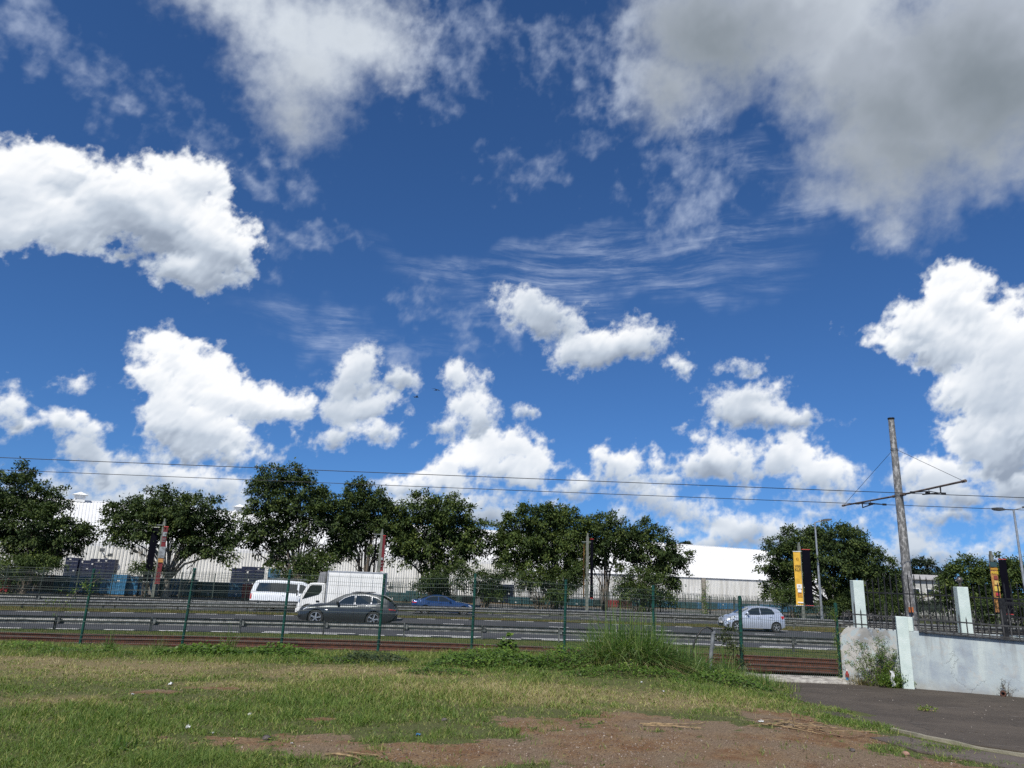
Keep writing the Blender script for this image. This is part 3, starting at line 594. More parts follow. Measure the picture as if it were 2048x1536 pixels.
# ------------------------------------------------------------------ near welded mesh fence
FY = 20.5
FP = [(-16.9, -2.2, -.34), (-14.15, -2.2, -.32), (-11.42, -2.23, -.29), (-8.67, -2.15, -.17), (-5.99, -2.10, -.11), (-3.36, -2.06, -.13), (-.83, -2.09, -.03), (1.69, -2.1, -.10), (4.12, -2.2, -.16), (6.52, -2.32, -.35), (9.17, -2.39, -.44)]
fence = thing('mesh_fence', 'dark green welded wire mesh fence on posts between the grass and the rails', 'fence', (0, FY, 0))
for i, (x, zb, zt) in enumerate(FP):
    b = MB(); lean = .02 if i != 3 else .05
    b.tube([(x + lean, 0, zt), (x, 0, zb - .3)], .038 if i < 9 else .045, 10); b.lathe([(0, .015), (.03, .01), (.042, 0), (.042, -.03)], (x + lean, 0, zt), n=10)
    b.build('fence_post', MT['green'], fence, True)
def rod(b, a, c, r):
    a, c = Vector(a), Vector(c); t = (c - a).normalized(); u = t.cross(Vector((0, 1, 0))).normalized()*r; w = Vector((0, r, 0))
    b._add([a + u, a - u*.5 + w, a - u*.5 - w, c + u, c - u*.5 + w, c - u*.5 - w], [(0, 1, 4, 3), (1, 2, 5, 4), (2, 0, 3, 5)])
for (x0, b0, t0), (x1, b1, t1) in zip(FP[:-1], FP[1:]):
    b = MB(); n = int(round((x1 - x0)/.0555)); lv = [.05, .10, .33, .56, .60, .84, .90, .95]
    sag = random.uniform(-.01, .01)
    P = lambda u, h, pop=0.0: Vector((x0 + (x1 - x0)*u, -.045 - pop, (b0 + (t0 - b0 - .09)*h)*(1 - u) + (b1 + (t1 - b1 - .09)*h)*u + sag*math.sin(u*PI)))
    for k in range(1, n):
        u = k/n
        for h0, h1 in ((0, 1),): rod(b, P(u, h0 + random.uniform(0, .01)), P(u, h1 + .012), .0044)
    for h in (.06, .115, .30, .49, .545, .74, .86, .91, .985):
        rod(b, P(0, h, .004), P(1, h, .004), .0046)
    b.build('mesh_panel', MT['wire'], fence, False, kind='stuff')

# ------------------------------------------------------------------ far fence along the yards
far_mesh = thing('mesh_fence', 'long weathered green mesh fence in front of the crate stacks, beyond the road', 'fence')
def fzt(x): return -.82 - .43*min(1, max(0, (x + 32)/57))
x = -55.0; k = 0
while x < -9.5:
    y = FF2_Y(x); x2 = x + 2.45; y2 = FF2_Y(x2); b = MB(); zt = fzt(x); zt2 = fzt(x2)
    bp = MB(); bp.box((x, y, (zt + ZF)/2), (.06, .06, zt - ZF + .15)); bp.build('fence_post', MT['farwire'], far_mesh)
    for j in range(0, 26): u = j/26; rod(b, (x + 2.45*u, y + (y2 - y)*u, ZF), (x + 2.45*u, y + (y2 - y)*u, zt + (zt2 - zt)*u), .004)
    for h in (.12, .38, .62, .80, .90, .99): rod(b, (x, y - .01, ZF + (zt - ZF)*h), (x2, y2 - .01, ZF + (zt2 - ZF)*h), .011)
    b.build('mesh_panel', MT['farwire'], far_mesh, False, kind='stuff'); x = x2
pal = thing('palisade_fence', 'green steel palisade fence with curved spiked tops behind the far road', 'fence')
x = -9.5
while x < 48:
    y = FF2_Y(x); x2 = x + 2.35; y2 = FF2_Y(x2); b = MB(); zt = fzt(x)
    bp = MB(); bp.box((x, y + .05, (zt + ZF)/2), (.09, .07, zt - ZF)); bp.build('fence_post', MT['farwire'], pal)
    for j in range(1, 16):
        u = j/16; xx = x + 2.35*u; yy = y + (y2 - y)*u
        b.box((xx, yy, (zt - .1 + ZF)/2), (.052, .012, zt - .1 - ZF))
        b._add([(xx - .02, yy, zt - .15), (xx + .02, yy, zt - .15), (xx + .035, yy - .10, zt + .06), (xx + .02, yy - .17, zt + .16), (xx, yy - .17, zt + .17), (xx, yy - .09, zt + .06)], [(0, 1, 2, 5), (5, 2, 3, 4)])
    for h in (.22, .82): b.box(((x + x2)/2, (y + y2)/2 + .03, ZF + (zt - ZF)*h), (2.4, .04, .05), math.atan2(y2 - y, x2 - x))
    b.build('palisade_panel', MT['farwire'], pal, False, kind='stuff'); x = x2

# ------------------------------------------------------------------ warehouses
def ribbed(name, A, B, zb, zt, back, bend, m, parent, pitch=.42, slope_to=None):
    """ribbed sheet from the foot of the wall (zb) over the eave (zt) along A->B"""
def wall_mat(name, c1, c2, streak):
    m = bpy.data.materials.new(name); m.use_nodes = True; W = NT(m.node_tree)
    P = W.n('ShaderNodeTexCoord').outputs['Object']
    st = W.noise(W.v('MULTIPLY', P, (1.2, 1.2, .10)), 1.0, 6, .65)
    n = W.noise(P, .15, 4, .5)
    c = W.mix(W.ss(n, .3, .7), c1, c2); c = W.mix(W.m('MULTIPLY', W.ss(st, .42, .70), streak), c, (.33, .31, .26))
    b = W.n('ShaderNodeBsdfPrincipled', {'Base Color': c, 'Roughness': .55, 'Specular IOR Level': .3})
    W.n('ShaderNodeOutputMaterial', {'Surface': b.outputs[0]}); return m
cream_m = wall_mat('cream_sheet_cladding', (.76, .74, .68), (.79, .78, .74), .28)
grey_m = wall_mat('pale_grey_sheet_cladding', (.70, .69, .65), (.76, .75, .72), .5)
roof_m = wall_mat('white_roof_sheet', (.60, .60, .595), (.66, .66, .66), .16)
DIR = Vector((1, .6, 0)).normalized(); NRM = Vector((-DIR.y, DIR.x, 0))     # along the wall; away from the viewer
def warehouse(label, A, length, eave, ridge, depth, wm, bull, pitch=.36, d0=0.0):
    t = thing('warehouse', label, 'warehouse', A)
    def sheet(name, prof, m, amp=.045):
        # prof: (back, z) pairs from bottom to top, ribs stand out along the profile's normal
        n = int(length/pitch); us = []
        for i in range(n):
            u = i*pitch; us += [(u, 0), (u + pitch*.28, 0), (u + pitch*.40, 1), (u + pitch*.88, 1)]
        rows = []
        for k, (bk, z) in enumerate(prof):
            a = Vector(prof[max(k - 1, 0)]); c = Vector(prof[min(k + 1, len(prof) - 1)]); tt = (c - a).normalized(); nn = Vector((-tt.y, tt.x))
            rows.append([DIR*u + NRM*(bk + nn.x*amp*h) + Vector((0, 0, z + nn.y*amp*h)) for u, h in us])
        b = MB(); b.grid(rows); return b.build(name, m, t)
    wp = [(0, ZF - A.z), (0, (eave + ZF)/2 - A.z), (0, eave - A.z - bull)]
    sheet('wall', wp, wm)
    rp = []
    if bull:
        for k in range(6): a = k/5*rad(68); rp.append((bull*(1 - math.cos(a)), eave - A.z - bull + bull*math.sin(a)))
        rp[0] = (0.002, rp[0][1])
    else: rp.append((-.18, eave - A.z + .03))
    rp.append((depth, ridge - A.z)); sheet('roof', rp, roof_m)
    b = MB(); e0 = [Vector((0, 0, ZF - A.z)), NRM*.02 + Vector((0, 0, eave - A.z - .05)), NRM*depth + Vector((0, 0, ridge - A.z - .05)), NRM*2*depth + Vector((0, 0, eave - A.z)), NRM*2*depth + Vector((0, 0, ZF - A.z))]
    b.prism([p + DIR*(length - .12) for p in e0], DIR*.1); b.build('gable', wm, t); b = MB(); b.prism(e0, DIR*.1); b.build('gable', wm, t)
    b = MB(); r0 = NRM*depth + Vector((0, 0, ridge - A.z)); r1 = NRM*2*depth + Vector((0, 0, eave - A.z))
    b.quad(r0, r0 + DIR*length, r1 + DIR*length, r1); b.build('rear_roof', roof_m, t)
    b = MB(); b.tube([r0 + Vector((0, 0, .03)), r0 + DIR*length + Vector((0, 0, .03))], .13, 6); b.build('ridge_cap', roof_m, t)
    return t
wl_A = Vector((-85, 81.1 - .6*39.3, ZF)); whl = warehouse('long cream ribbed warehouse with a white roof behind the trees, left half of the row', wl_A, 101, 2.45, 6.8, 11.0, cream_m, 1.1)
for px, py in ((160, 1003), (478, 1028)):
    p = None
    rd = ray(px, py); best = min((abs((wl_A + DIR*(u*.25) + NRM*11).x - rd.x*(wl_A + DIR*(u*.25) + NRM*11).y), u) for u in range(380))[1]
    q = DIR*(best*.25) + NRM*11 + Vector((0, 0, 6.8 - wl_A.z))
    b = MB(); b.box(q + Vector((0, 0, .3)), (1.15, 1.15, .85), math.atan2(.6, 1))
    b.box(q + Vector((0, 0, .52)), (1.25, 1.25, .06), math.atan2(.6, 1))
    v = b.build('roof_vent', MT['white'], whl); b = MB(); R3 = Matrix.Rotation(math.atan2(.6, 1), 3, 'Z')
    b._add([R3 @ Vector(c) + q for c in ((-.85, -.85, .74), (.85, -.85, .74), (.85, .85, .74), (-.85, .85, .74), (0, 0, 1.15))], [(0, 1, 4), (1, 2, 4), (2, 3, 4), (3, 0, 4), (3, 2, 1, 0)])
    b.build('vent_cap', MT['white'], v)
wr_A = wl_A + DIR*101.05; whr = warehouse('white roofed warehouse with lower grey ribbed wall beside the yellow banner', wr_A, 76, .62, 7.2, 16.5, grey_m, 0)
# flood lamps and gutter stubs on the cream wall
for px, py in ((205, 1102), (768, 1168)):
    rd = ray(px, py); u = min((abs((wl_A + DIR*(k*.25)).x - rd.x*(wl_A + DIR*(k*.25)).y), k) for k in range(400))[1]
    q = DIR*(u*.25) - NRM*.05; z = rd.z*(wl_A + q).y - wl_A.z
    b = MB(); b.tube([q + Vector((0, 0, z)), q - NRM*.9 + Vector((0, 0, z + .1))], .05, 6); b.box(q - NRM*.9 + Vector((0, 0, z + .1)), (.5, .35, .4), .54)
    b.box(q - NRM*.5 + DIR*.9 + Vector((0, 0, z - .4)), (.5, .3, .35), .54); b.tube([q + DIR*.3 + Vector((0, 0, z - .6)), q - NRM*.5 + DIR*.9 + Vector((0, 0, z - .3))], .04, 6)
    b.build('wall_lamp', MT['galv_old'], whl)

# ------------------------------------------------------------------ crate stacks
CR = dict(red=((.30, .022, .026), 'red'), teal=((.030, .095, .11), 'dark teal'), navy=((.012, .019, .052), 'navy'), blue=((.035, .17, .33), 'bright blue'), green=((.030, .055, .050), 'dark green'), brown=((.07, .025, .018), 'brown'), black=((.012, .016, .018), 'black'), dimblue=((.05, .16, .27), 'dull blue'))
cr_m = {k: mat(k + '_crate_plastic', v[0], .55, 0, .18, 3) for k, v in CR.items()}
pal_m = mat('pallet_wood', (.28, .20, .12), .9, 0, .3, 6)
card_m = mat('white_card', (.6, .6, .58), .8, 0, .1, 5)
cr_me = {}
def layer_mesh(kind):
    if kind in cr_me: return cr_me[kind]
    b = MB(); w, d, h = .40, .30, .36
    for i in range(3):
        for j in range(2):
            x = (i - 1)*.405; y = (j - .5)*.6
            y0 = y - .29
            b.box((x, y, .16), (w - .035, .57, .30)); b.box((x, y, .325), (w, .59, .05)); b.box((x, y, .02), (w - .01, .58, .03))
            b.box((x, y0 - .004, .21), (.13, .012, .05))                 # hand hole rim
            for s in (-1, 1): b.box((x + s*(w/2 - .02), y0, .17), (.035, .03, .30))
    cr_me[kind] = b.mesh('crate_layer', cr_m[kind]); return cr_me[kind]
pallet_me = None
def pallet_mesh():
    global pallet_me
    if pallet_me is None:
        b = MB()
        for i in range(5): b.box((-.48 + .24*i, 0, .13), (.12, 1.15, .02))
        for y in (-.5, 0, .5): b.box((0, y, .06), (1.2, .1, .10))
        pallet_me = b.mesh('pallet', pal_m)
    return pallet_me
def crate_stack(px, topy, Y, kind, where, n=None, z0=None):
    p = at(px, topy, Y); z0 = ZF + .01 if z0 is None else z0
    h = p.z - z0; n = n or max(2, int(round((h - .15)/.365))); s = max(.9, min(1.12, (h - .15)/(n*.365))) if n else 1
    t = thing('crate_stack', f'{CR[kind][1]} crate stack, {where}', 'crate stack', (p.x, Y, z0), math.atan2(.6, 1)*.35 + random.uniform(-.03, .03), 'crate stacks in the factory yard')
    link('pallet', pallet_mesh(), t)
    for k in range(n):
        o = link('crate_layer', layer_mesh(kind), t, (random.uniform(-.02, .02), random.uniform(-.02, .02), .145 + k*.365*s)); o.scale.z = s
        if random.random() < .28:
            b = MB(); b.box((random.uniform(-.4, .4), -.60, .18), (random.uniform(.08, .2), .012, random.uniform(.1, .2))); b.build('white_tag', card_m, o)
    return t
rows = [  # pixel range, top row, distance, colours, where
    (-70, 10, 1153, 62, ['red', 'red', 'red'], 'at the left end of the yard'),
    (40, 130, 1147, 68, ['green', 'brown', 'brown', 'teal'], 'just right of the leftmost tree'),
    (132, 222, 1151, 66, ['teal', 'dimblue', 'teal', 'dimblue'], 'below the navy stacks'),
    (150, 222, 1115, 76, ['navy', 'navy', 'navy', 'navy'], 'tall against the wall, left of the round tree'),
    (238, 250, 1149, 65, ['blue'], 'the brightest one, left of the red banner'),
    (268, 302, 1152, 66, ['blue', 'dimblue'], 'left of the pale forked trunk'),
    (318, 380, 1156, 68, ['teal', 'dimblue', 'teal'], 'behind the pale forked trunk'),
    (395, 475, 1162, 69, ['green', 'teal', 'green', 'dimblue'], 'between the forked trunk and the van'),
    (478, 518, 1132, 78, ['navy', 'navy'], 'tall against the wall, above the van'),
    (499, 504, 1164, 68, ['red'], 'just left of the white van'),
    (540, 560, 1136, 80, ['dimblue'], 'high against the wall, above the van roof'),
    (778, 870, 1180, 74, ['teal', 'teal', 'dimblue', 'teal'], 'right of the white box truck'),
    (888, 935, 1192, 76, ['green', 'black'], 'behind the bush over the blue saloon'),
    (975, 1015, 1167, 80, ['black', 'navy'], 'tall and dark, right of the blue saloon'),
    (1030, 1100, 1198, 78, ['teal', 'black', 'teal'], 'low, between the two round trees'),
    (1145, 1200, 1204, 80, ['teal', 'green'], 'low, beside the grey banner post'),
    (1222, 1250, 1203, 80, ['red', 'brown'], 'low, behind the small feathery tree'),
    (1275, 1420, 1219, 84, ['teal', 'teal', 'dimblue', 'teal', 'dimblue', 'teal'], 'low, left of the silver hatchback'),
    (1425, 1545, 1217, 86, ['blue', 'dimblue', 'teal', 'dimblue', 'dimblue'], 'low, behind the silver hatchback'),
    (1560, 1620, 1226, 84, ['dimblue', 'teal'], 'low, under the yellow banner'),
]
ordn = ['first', 'second', 'third', 'fourth', 'fifth', 'sixth', 'seventh', 'eighth']
for (x0, x1, ty, Y, ks, wh) in rows:
    wpx = 1470*1.27/Y; n = max(1, int(round((x1 - x0)/wpx)) + (1 if x1 - x0 > wpx else 0))
    for i in range(n):
        px = x0 + (x1 - x0)*i/max(1, n - 1) if n > 1 else (x0 + x1)/2
        crate_stack(px, ty + (px - x0)*.045 + random.choice((0, 0, 0, 4)), Y + random.uniform(-.2, .2), ks[min(int(i*len(ks)/n), len(ks) - 1)], (f'{ordn[i]} from left {wh}' if n > 1 and i < 8 else wh))
# dark shed block behind the low stacks
# ------------------------------------------------------------------ boundary wall on the right
def peel_mat():
    m = bpy.data.materials.new('peeling_blue_grey_wall_paint'); m.use_nodes = True; W = NT(m.node_tree)
    P = W.n('ShaderNodeNewGeometry').outputs['Position']
    n = W.noise(P, 1.3, 8, .62); n2 = W.noise(P, 4.5, 7, .68, dist=.4); n3 = W.noise(W.v('MULTIPLY', P, (1, 1, .25)), 2.6, 5, .6)
    c = W.mix(W.ss(n, .36, .62), (.27, .31, .35), (.37, .42, .43))
    c = W.mix(W.ss(n3, .50, .66), c, (.43, .48, .47))
    sx = W.n('ShaderNodeSeparateXYZ', {'Vector': P})
    left = W.ss(sx.outputs[0], 10.6, 9.9)
    worn = W.m('MULTIPLY', W.ss(W.m('MULTIPLY_ADD', left, .12, n2), .56, .61), W.m('MULTIPLY_ADD', left, .6, .35))
    c = W.mix(worn, c, W.mix(W.ss(n, .4, .6), (.24, .235, .22), (.42, .40, .37)))
    dark = W.m('MULTIPLY', W.m('MULTIPLY', W.ss(W.noise(P, 2.9, 8, .75, dist=.8), .57, .63), left), .75)
    c = W.mix(dark, c, (.13, .14, .15))
    low = W.m('MULTIPLY', W.ss(W.m('MULTIPLY_ADD', n2, .6, sx.outputs[2]), -1.80, -2.25), .75)
    c = W.mix(low, c, (.27, .255, .22))
    run = W.m('MULTIPLY', W.m('MULTIPLY', W.ss(W.noise(W.v('MULTIPLY', P, (5, 5, .35)), 1.6, 5, .7), .52, .66), W.ss(sx.outputs[2], -2.2, -1.1)), .45)
    c = W.mix(run, c, (.20, .20, .19))
    vo = W.n('ShaderNodeTexVoronoi', {'Vector': W.v('ADD', P, W.v('SCALE', W.noise(P, 3, 5, .7, color=True), .6)), 'Scale': 1.1}, feature='DISTANCE_TO_EDGE')
    cr = W.m('MULTIPLY', W.ss(vo.outputs['Distance'], .007, .002), W.ss(W.noise(P, .9, 2, .5), .50, .60))
    c = W.mix(W.m('MULTIPLY', cr, .5), c, (.08, .08, .075))
    rs = W.m('MULTIPLY', W.ss(W.noise(P, 2.2, 4, .6), .66, .72), .5); c = W.mix(rs, c, (.36, .22, .10))
    b = W.n('ShaderNodeBsdfPrincipled', {'Base Color': c, 'Roughness': .85, 'Specular IOR Level': .3})
    bp = W.n('ShaderNodeBump', {'Strength': .6, 'Distance': .015, 'Height': W.m('ADD', n2, W.m('MULTIPLY', cr, -1.0))}); W.set(b.inputs['Normal'], bp.outputs[0])
    W.n('ShaderNodeOutputMaterial', {'Surface': b.outputs[0]}); return m
peel = peel_mat()
WA, WB, WC = Vector((9.22, 20.45, 0)), Vector((10.35, 19.35, 0)), Vector((17.4, 14.45, 0))
wall = thing('boundary_wall', 'pale blue grey boundary wall with peeling paint beside the asphalt apron', 'wall')
def wallseg(A, B, z0, z1, th, broken=False):
    d = (B - A); L = d.length; u = d.normalized(); nn = Vector((-u.y, u.x, 0))
    if nn.y < 0: nn = -nn
    b = MB(); n = int(L/.12)
    top = []
    for i in range(n + 1):
        s = L*i/n; z = z0 + (z1 - z0)*i/n + mnoise.noise(Vector((s*3, 1, 0)))*.008
        if broken and s < .20: z -= (.10 if s < .2 else 0) + (.16 if s < .10 else 0) + mnoise.noise(Vector((s*14, 5, 0)))*.06
        top.append((s, z))
    rows = [[A + u*s - nn*0 + Vector((0, 0, -2.75)) for s, z in top], [A + u*s + Vector((0, 0, z - .012)) for s, z in top], [A + u*s + nn*.012 + Vector((0, 0, z)) for s, z in top],
            [A + u*s + nn*th + Vector((0, 0, z)) for s, z in top], [A + u*s + nn*th + Vector((0, 0, -2.75)) for s, z in top]]
    b.grid(rows); f = [r[0] for r in rows]; l = [r[-1] for r in rows]; k = len(b.v); b._add(f + l, [(0, 1, 2, 3, 4), (9, 8, 7, 6, 5)])
    return b.build('wall_panel', peel, wall, False)
wallseg(WA, WB, -1.02, -1.03, .16, True); wallseg(WB, WC, -1.03, -1.20, .16)
def pillar(base, w, z0, z1, rz, parent, name='pillar'):
    b = MB(); b.box((base.x, base.y, (z0 + z1)/2), (w, w, z1 - z0), rz); o = b.build(name, MT['pale'], parent)
    bv = o.modifiers.new('edge', 'BEVEL'); bv.width = .012; bv.segments = 2; return o
wd = math.atan2(-(1.35), 1.95)
pillar(Vector((10.30, 19.22, 0)), .27, -2.7, -.68, -.42, wall)
b = MB(); b.box((10.56, 19.32, -.86), (.16, .2, .34), wd); b.build('pillar_stub', MT['pale'], wall)
# spiked railing standing on the wall
def railing(label, A, B, zf, heights, step, rails, rr=.011, w=.028, mat_=None, group='black spiked iron railings', start=.0):
    t = thing('spiked_railing', label, 'railing', A, 0, group); d = B - A; L = d.length; u = d.normalized(); s = start; i = 0; mat_ = mat_ or MT['black']
    rz = math.atan2(u.y, u.x)
    for zr in rails:
        b = MB(); p0 = Vector((0, 0, zf(0) + zr)); p1 = u*L + Vector((0, 0, zf(L) + zr)); c = (p0 + p1)/2; dd = p1 - p0
        M = dd.to_track_quat('X', 'Z').to_matrix(); b.box(c, (dd.length, .035, .034), M=M); b.build('rail_bar', mat_, t)
    while s < L:
        lo, hi = heights(s, i); c = u*s
        b = MB(); b.box(c + Vector((0, 0, zf(s) + (lo + hi - .05)/2)), (w, w*.7, hi - .05 - lo), rz)
        k = zf(s) + hi; h = w/2
        b._add([c + Vector((-h*u.x, -h*u.y, k - .05)), c + Vector((h*u.x, h*u.y, k - .05)), c + Vector((0, 0, k + .03)), c + Vector((-h*u.y, h*u.x, k - .05)), c + Vector((h*u.y, -h*u.x, k - .05))], [(0, 3, 2), (3, 1, 2), (1, 4, 2), (4, 0, 2)])
        b.build('railing_spike', mat_, t); s += step; i += 1
    return t
uL = (WB - WA).normalized(); uR = (WC - WB).normalized()
rail_m = mat('weathered_black_iron', (.07, .07, .07), .6, .3, .5, 9, .2, 60, col2=(.025, .025, .025))
railing('short grey spiked railing on the broken left end of the wall', WA + Vector((.02, -.04, 0)) + uL*.1, WB - uL*.18 + Vector((.02, -.04, 0)), lambda s: -1.0, lambda s, i: (-.02, [.36, .40, .62, .44, .42][i % 5]), .155, (.05, .30), mat_=rail_m)
railing('long black spiked railing on the wall right of the pale pillar', WB + uR*.40 + Vector((-.02, -.05, 0)), WC + Vector((-.02, -.05, 0)), lambda s: -1.04 - .022*s, lambda s, i: (-.01, [.42, .40, .38, .40, .70, .72, .50, .44][i % 8]), .150, (.015, .055, .32), mat_=rail_m)
# second boundary behind it
back = thing('rear_wall', 'low pale wall behind the front wall, carrying two tall pale pillars', 'wall')
BA, BB, BC = Vector((10.15, 21.3, 0)), Vector((12.95, 20.9, 0)), Vector((18.5, 20.0, 0))
for a, c in ((BA, BB), (BB, BC)):
    d = c - a; b = MB(); b.box(((a + c)/2) + Vector((0, 0, -1.9)), (d.length, .18, 1.56), math.atan2(d.y, d.x)); b.build('wall_panel', peel, back)
pillar(Vector((10.1, 21.05, 0)), .285, -2.6, .20, -.12, back); pillar(Vector((12.95, 20.85, 0)), .29, -2.6, .13, -.20, back)
b = MB(); b.lathe([(0, .05), (.03, .05), (.035, 0), (.03, -.03), (.07, -.06), (.0, -.06)], (12.95, 20.85, .19), n=12)
R_ = .085; b.lathe([(R_*math.sin(a*PI/10), -R_*math.cos(a*PI/10)) for a in range(11)], (12.95, 20.85, .32), n=16); tag(b.build('ball_finial', mat('mottled_grey_metal', (.16, .14, .13), .35, .5, .4, 20), None, True), 'grey metal ball standing on top of the right pale pillar', 'finial')
arc = lambda s, L: .30*math.sin(PI*min(1, max(0, s/L)))
railing('tall black railing with an arched row of spikes between the two pale pillars', BA + Vector((.18, 0, 0)), BB - Vector((.20, 0, 0)), lambda s: -.12, lambda s, i: (-1.0, .26 + arc(s, 2.45)), .162, (-.0, -.85))
railing('tall black spiked railing right of the pillar with the metal ball', BB + Vector((.2, 0, 0)), BC, lambda s: -.14 - .01*s, lambda s, i: (-1.0, .28 + .16*abs(math.sin(s*1.3)) ), .165, (-.0, -.85))
gate = thing('iron_gate', 'black iron gate with heavy frame and scroll work behind the railings, right edge', 'gate', (13.7, 20.3, 0), -.2)
b = MB(); b.box((0, 0, -.68), (.13, .10, 1.05)); b.build('gate_post', MT['black'], gate)
b = MB(); b.box((1.6, 0, -.25), (3.2, .05, .05)); b.box((1.6, 0, -.30), (3.1, .03, .02)); b.box((1.6, 0, -1.05), (3.2, .05, .06)); b.box((1.6, 0, -.62), (3.2, .04, .03)); b.build('gate_frame', MT['black'], gate)
for k in range(18):
    b = MB(); x = .18 + k*.165; b.box((x, 0, -.65), (.016, .016, .8)); b.build('gate_bar', MT['black'], gate)
    if k % 2 == 0:
        b = MB(); pts = [(x + .08 + .07*math.cos(a*.6)*(1 - a/14), 0, -.45 + .07*math.sin(a*.6)*(1 - a/14)) for a in range(12)]; b.tube(pts, .008, 5); b.tube([(p[0], p[1], -1.3 - p[2] + .42) for p in pts], .008, 5); b.build('scroll', MT['black'], gate)
# office building seen between the pillars
p0 = at(1785, 1172, 95); off = thing('office_building', 'low pale grey office building seen between the two pale pillars', 'building', (p0.x, 95, ZF))
b = MB(); wd_ = 8.0; b.box((wd_/2, 4, 2.2), (wd_, 8, 4.4)); b.build('wall', mat('grey_render', (.42, .42, .40), .8, 0, .1, 2), off)
b = MB(); b.prism([(-.3, -.4, 4.4), (wd_ + .3, -.4, 4.4), (wd_ + .3, 4, 5.0), (-.3, 4, 5.0)], (0, 0, .12)); b.build('roof', mat('grey_roof_sheet', (.36, .35, .34), .7, 0, .1, 2), off)
for k in range(4):
    for r in range(2):
        w_ = MB().box((1.0 + k*1.9, -.02, 1.2 + r*1.7), (1.1, .06, .8)).build('window', MT['white'], off); MB().box((1.0 + k*1.9, -.06, 1.2 + r*1.7), (.95, .03, .66)).build('pane', MT['glass'], w_)

# ------------------------------------------------------------------ pavement apron, kerb, plinth
pav_m = asphalt_mat('old_asphalt', (.055, .044, .034), (.082, .066, .051), True, .6)
def fpt(px, py, dz=0.0): p = on_field(px, py); p.z = fz(p.x, p.y) + dz; return p
def sheet_poly(name, P, m, thick=.03, jit=.05, dz=.02):
    # subdivide the outline and shake it
    out = []
    for a, b_ in zip(P, P[1:] + P[:1]):
        n = max(1, int((b_ - a).length/.18))
        for k in range(n):
            q = a.lerp(b_, k/n); out.append(q + Vector((mnoise.noise(q*2.1)*jit, mnoise.noise(q*2.1 + Vector((7, 3, 1)))*jit, 0)))
    me = bpy.data.meshes.new(name); bm = bmesh.new(); vs = [bm.verts.new((q.x, q.y, 0)) for q in out]; f = bm.faces.new(vs)
    bmesh.ops.triangulate(bm, faces=[f]); 
    for _ in range(3): bmesh.ops.subdivide_edges(bm, edges=[e for e in bm.edges if e.calc_length() > .9], cuts=1, use_grid_fill=False); bmesh.ops.triangulate(bm, faces=bm.faces)
    for v in bm.verts: v.co.z = fz(v.co.x, v.co.y) + dz
    bmesh.ops.recalc_face_normals(bm, faces=bm.faces)
    if sum(f.normal.z for f in bm.faces) < 0: bmesh.ops.reverse_faces(bm, faces=bm.faces)
    ex = bmesh.ops.extrude_face_region(bm, geom=list(bm.faces)); bmesh.ops.translate(bm, verts=[e for e in ex['geom'] if isinstance(e, bmesh.types.BMVert)], vec=(0, 0, thick))
    bm.to_mesh(me); bm.free(); me.materials.append(m); o = link(name, me); o['kind'] = 'structure'; return o
ap = [Vector((6.3, 19.98, 0)), Vector((9.3, 19.98, 0)), Vector((10.2, 19.6, 0)), Vector((17.6, 14.6, 0)), Vector((19, 11, 0)), Vector((12.5, 8.2, 0)), fpt(2048, 1507), fpt(1900, 1484), fpt(1780, 1457), fpt(1662, 1431), fpt(1605, 1404), fpt(1556, 1388), fpt(1500, 1376)]
for q in ap: q.z = 0
sheet_poly('pavement', ap, pav_m, .02, .10, -.004)
lo = [fpt(1745, 1477), fpt(1800, 1473), fpt(1900, 1494), fpt(2048, 1518), Vector((12.4, 8.1, 0)), Vector((11, 7.0, 0)), fpt(2048, 1545), fpt(1930, 1520), fpt(1830, 1503)]
for q in lo: q.z = 0
sheet_poly('footpath', lo, asphalt_mat('brown_asphalt', (.085, .066, .054), (.11, .09, .075), True, .8), .02, .08, -.006)
k_m = mat('pale_kerb_concrete', (.25, .225, .17), .9, 0, .4, 5, .4, 40, col2=(.16, .15, .10))
b = MB(); kp = [fpt(1785, 1461), fpt(1850, 1477), fpt(1940, 1494), fpt(2048, 1514), Vector((12.3, 8.1, fz(12.3, 8.1)))]
rows_ = []
for a, c in zip(kp, kp[1:]):
    for k in range(6): rows_.append(a.lerp(c, k/6))
rows_.append(kp[-1]); R2 = []
for i, p in enumerate(rows_):
    tt = (rows_[min(i + 1, len(rows_) - 1)] - rows_[max(i - 1, 0)]).normalized(); nn = Vector((-tt.y, tt.x, 0))*(.038 + .012*mnoise.noise(p*5))
    jz = mnoise.noise(p*3)*.012 + min(0, mnoise.noise(p*1.7 + Vector((4, 0, 0))) + .15)*.08
    R2.append([p - nn + Vector((0, 0, -.05)), p - nn + Vector((0, 0, .045 + jz)), p + nn + Vector((0, 0, .045 + jz)), p + nn + Vector((0, 0, -.05))])
b.grid(R2); o = b.build('kerb', k_m); o['kind'] = 'structure'
pl_m = mat('stained_white_concrete', (.42, .40, .36), .9, 0, .5, 7, .5, 40, col2=(.16, .145, .13))
plinth = thing('fence_plinth', 'stained white concrete plinth with black painted digits under the green fence', 'plinth')
b = MB(); P0, P1 = Vector((6.3, 20.28, 0)), Vector((9.28, 20.25, 0)); rows_ = []
for i in range(26):
    p = P0.lerp(P1, i/25); zz = fz(p.x, p.y) - .02; e = mnoise.noise(Vector((i*.5, 0, 0)))*.02
    rows_.append([Vector((p.x, 19.72 + e, zz)), Vector((p.x, 19.74 + e, zz + .085)), Vector((p.x, 19.80 + e, zz + .105)), Vector((p.x, 20.62, zz + .135)), Vector((p.x, 20.66, zz))])
b.grid(rows_); b._add(rows_[-1], [(0, 1, 2, 3, 4)]); b._add(rows_[0], [(4, 3, 2, 1, 0)]); b.build('concrete_block', pl_m, plinth, True)
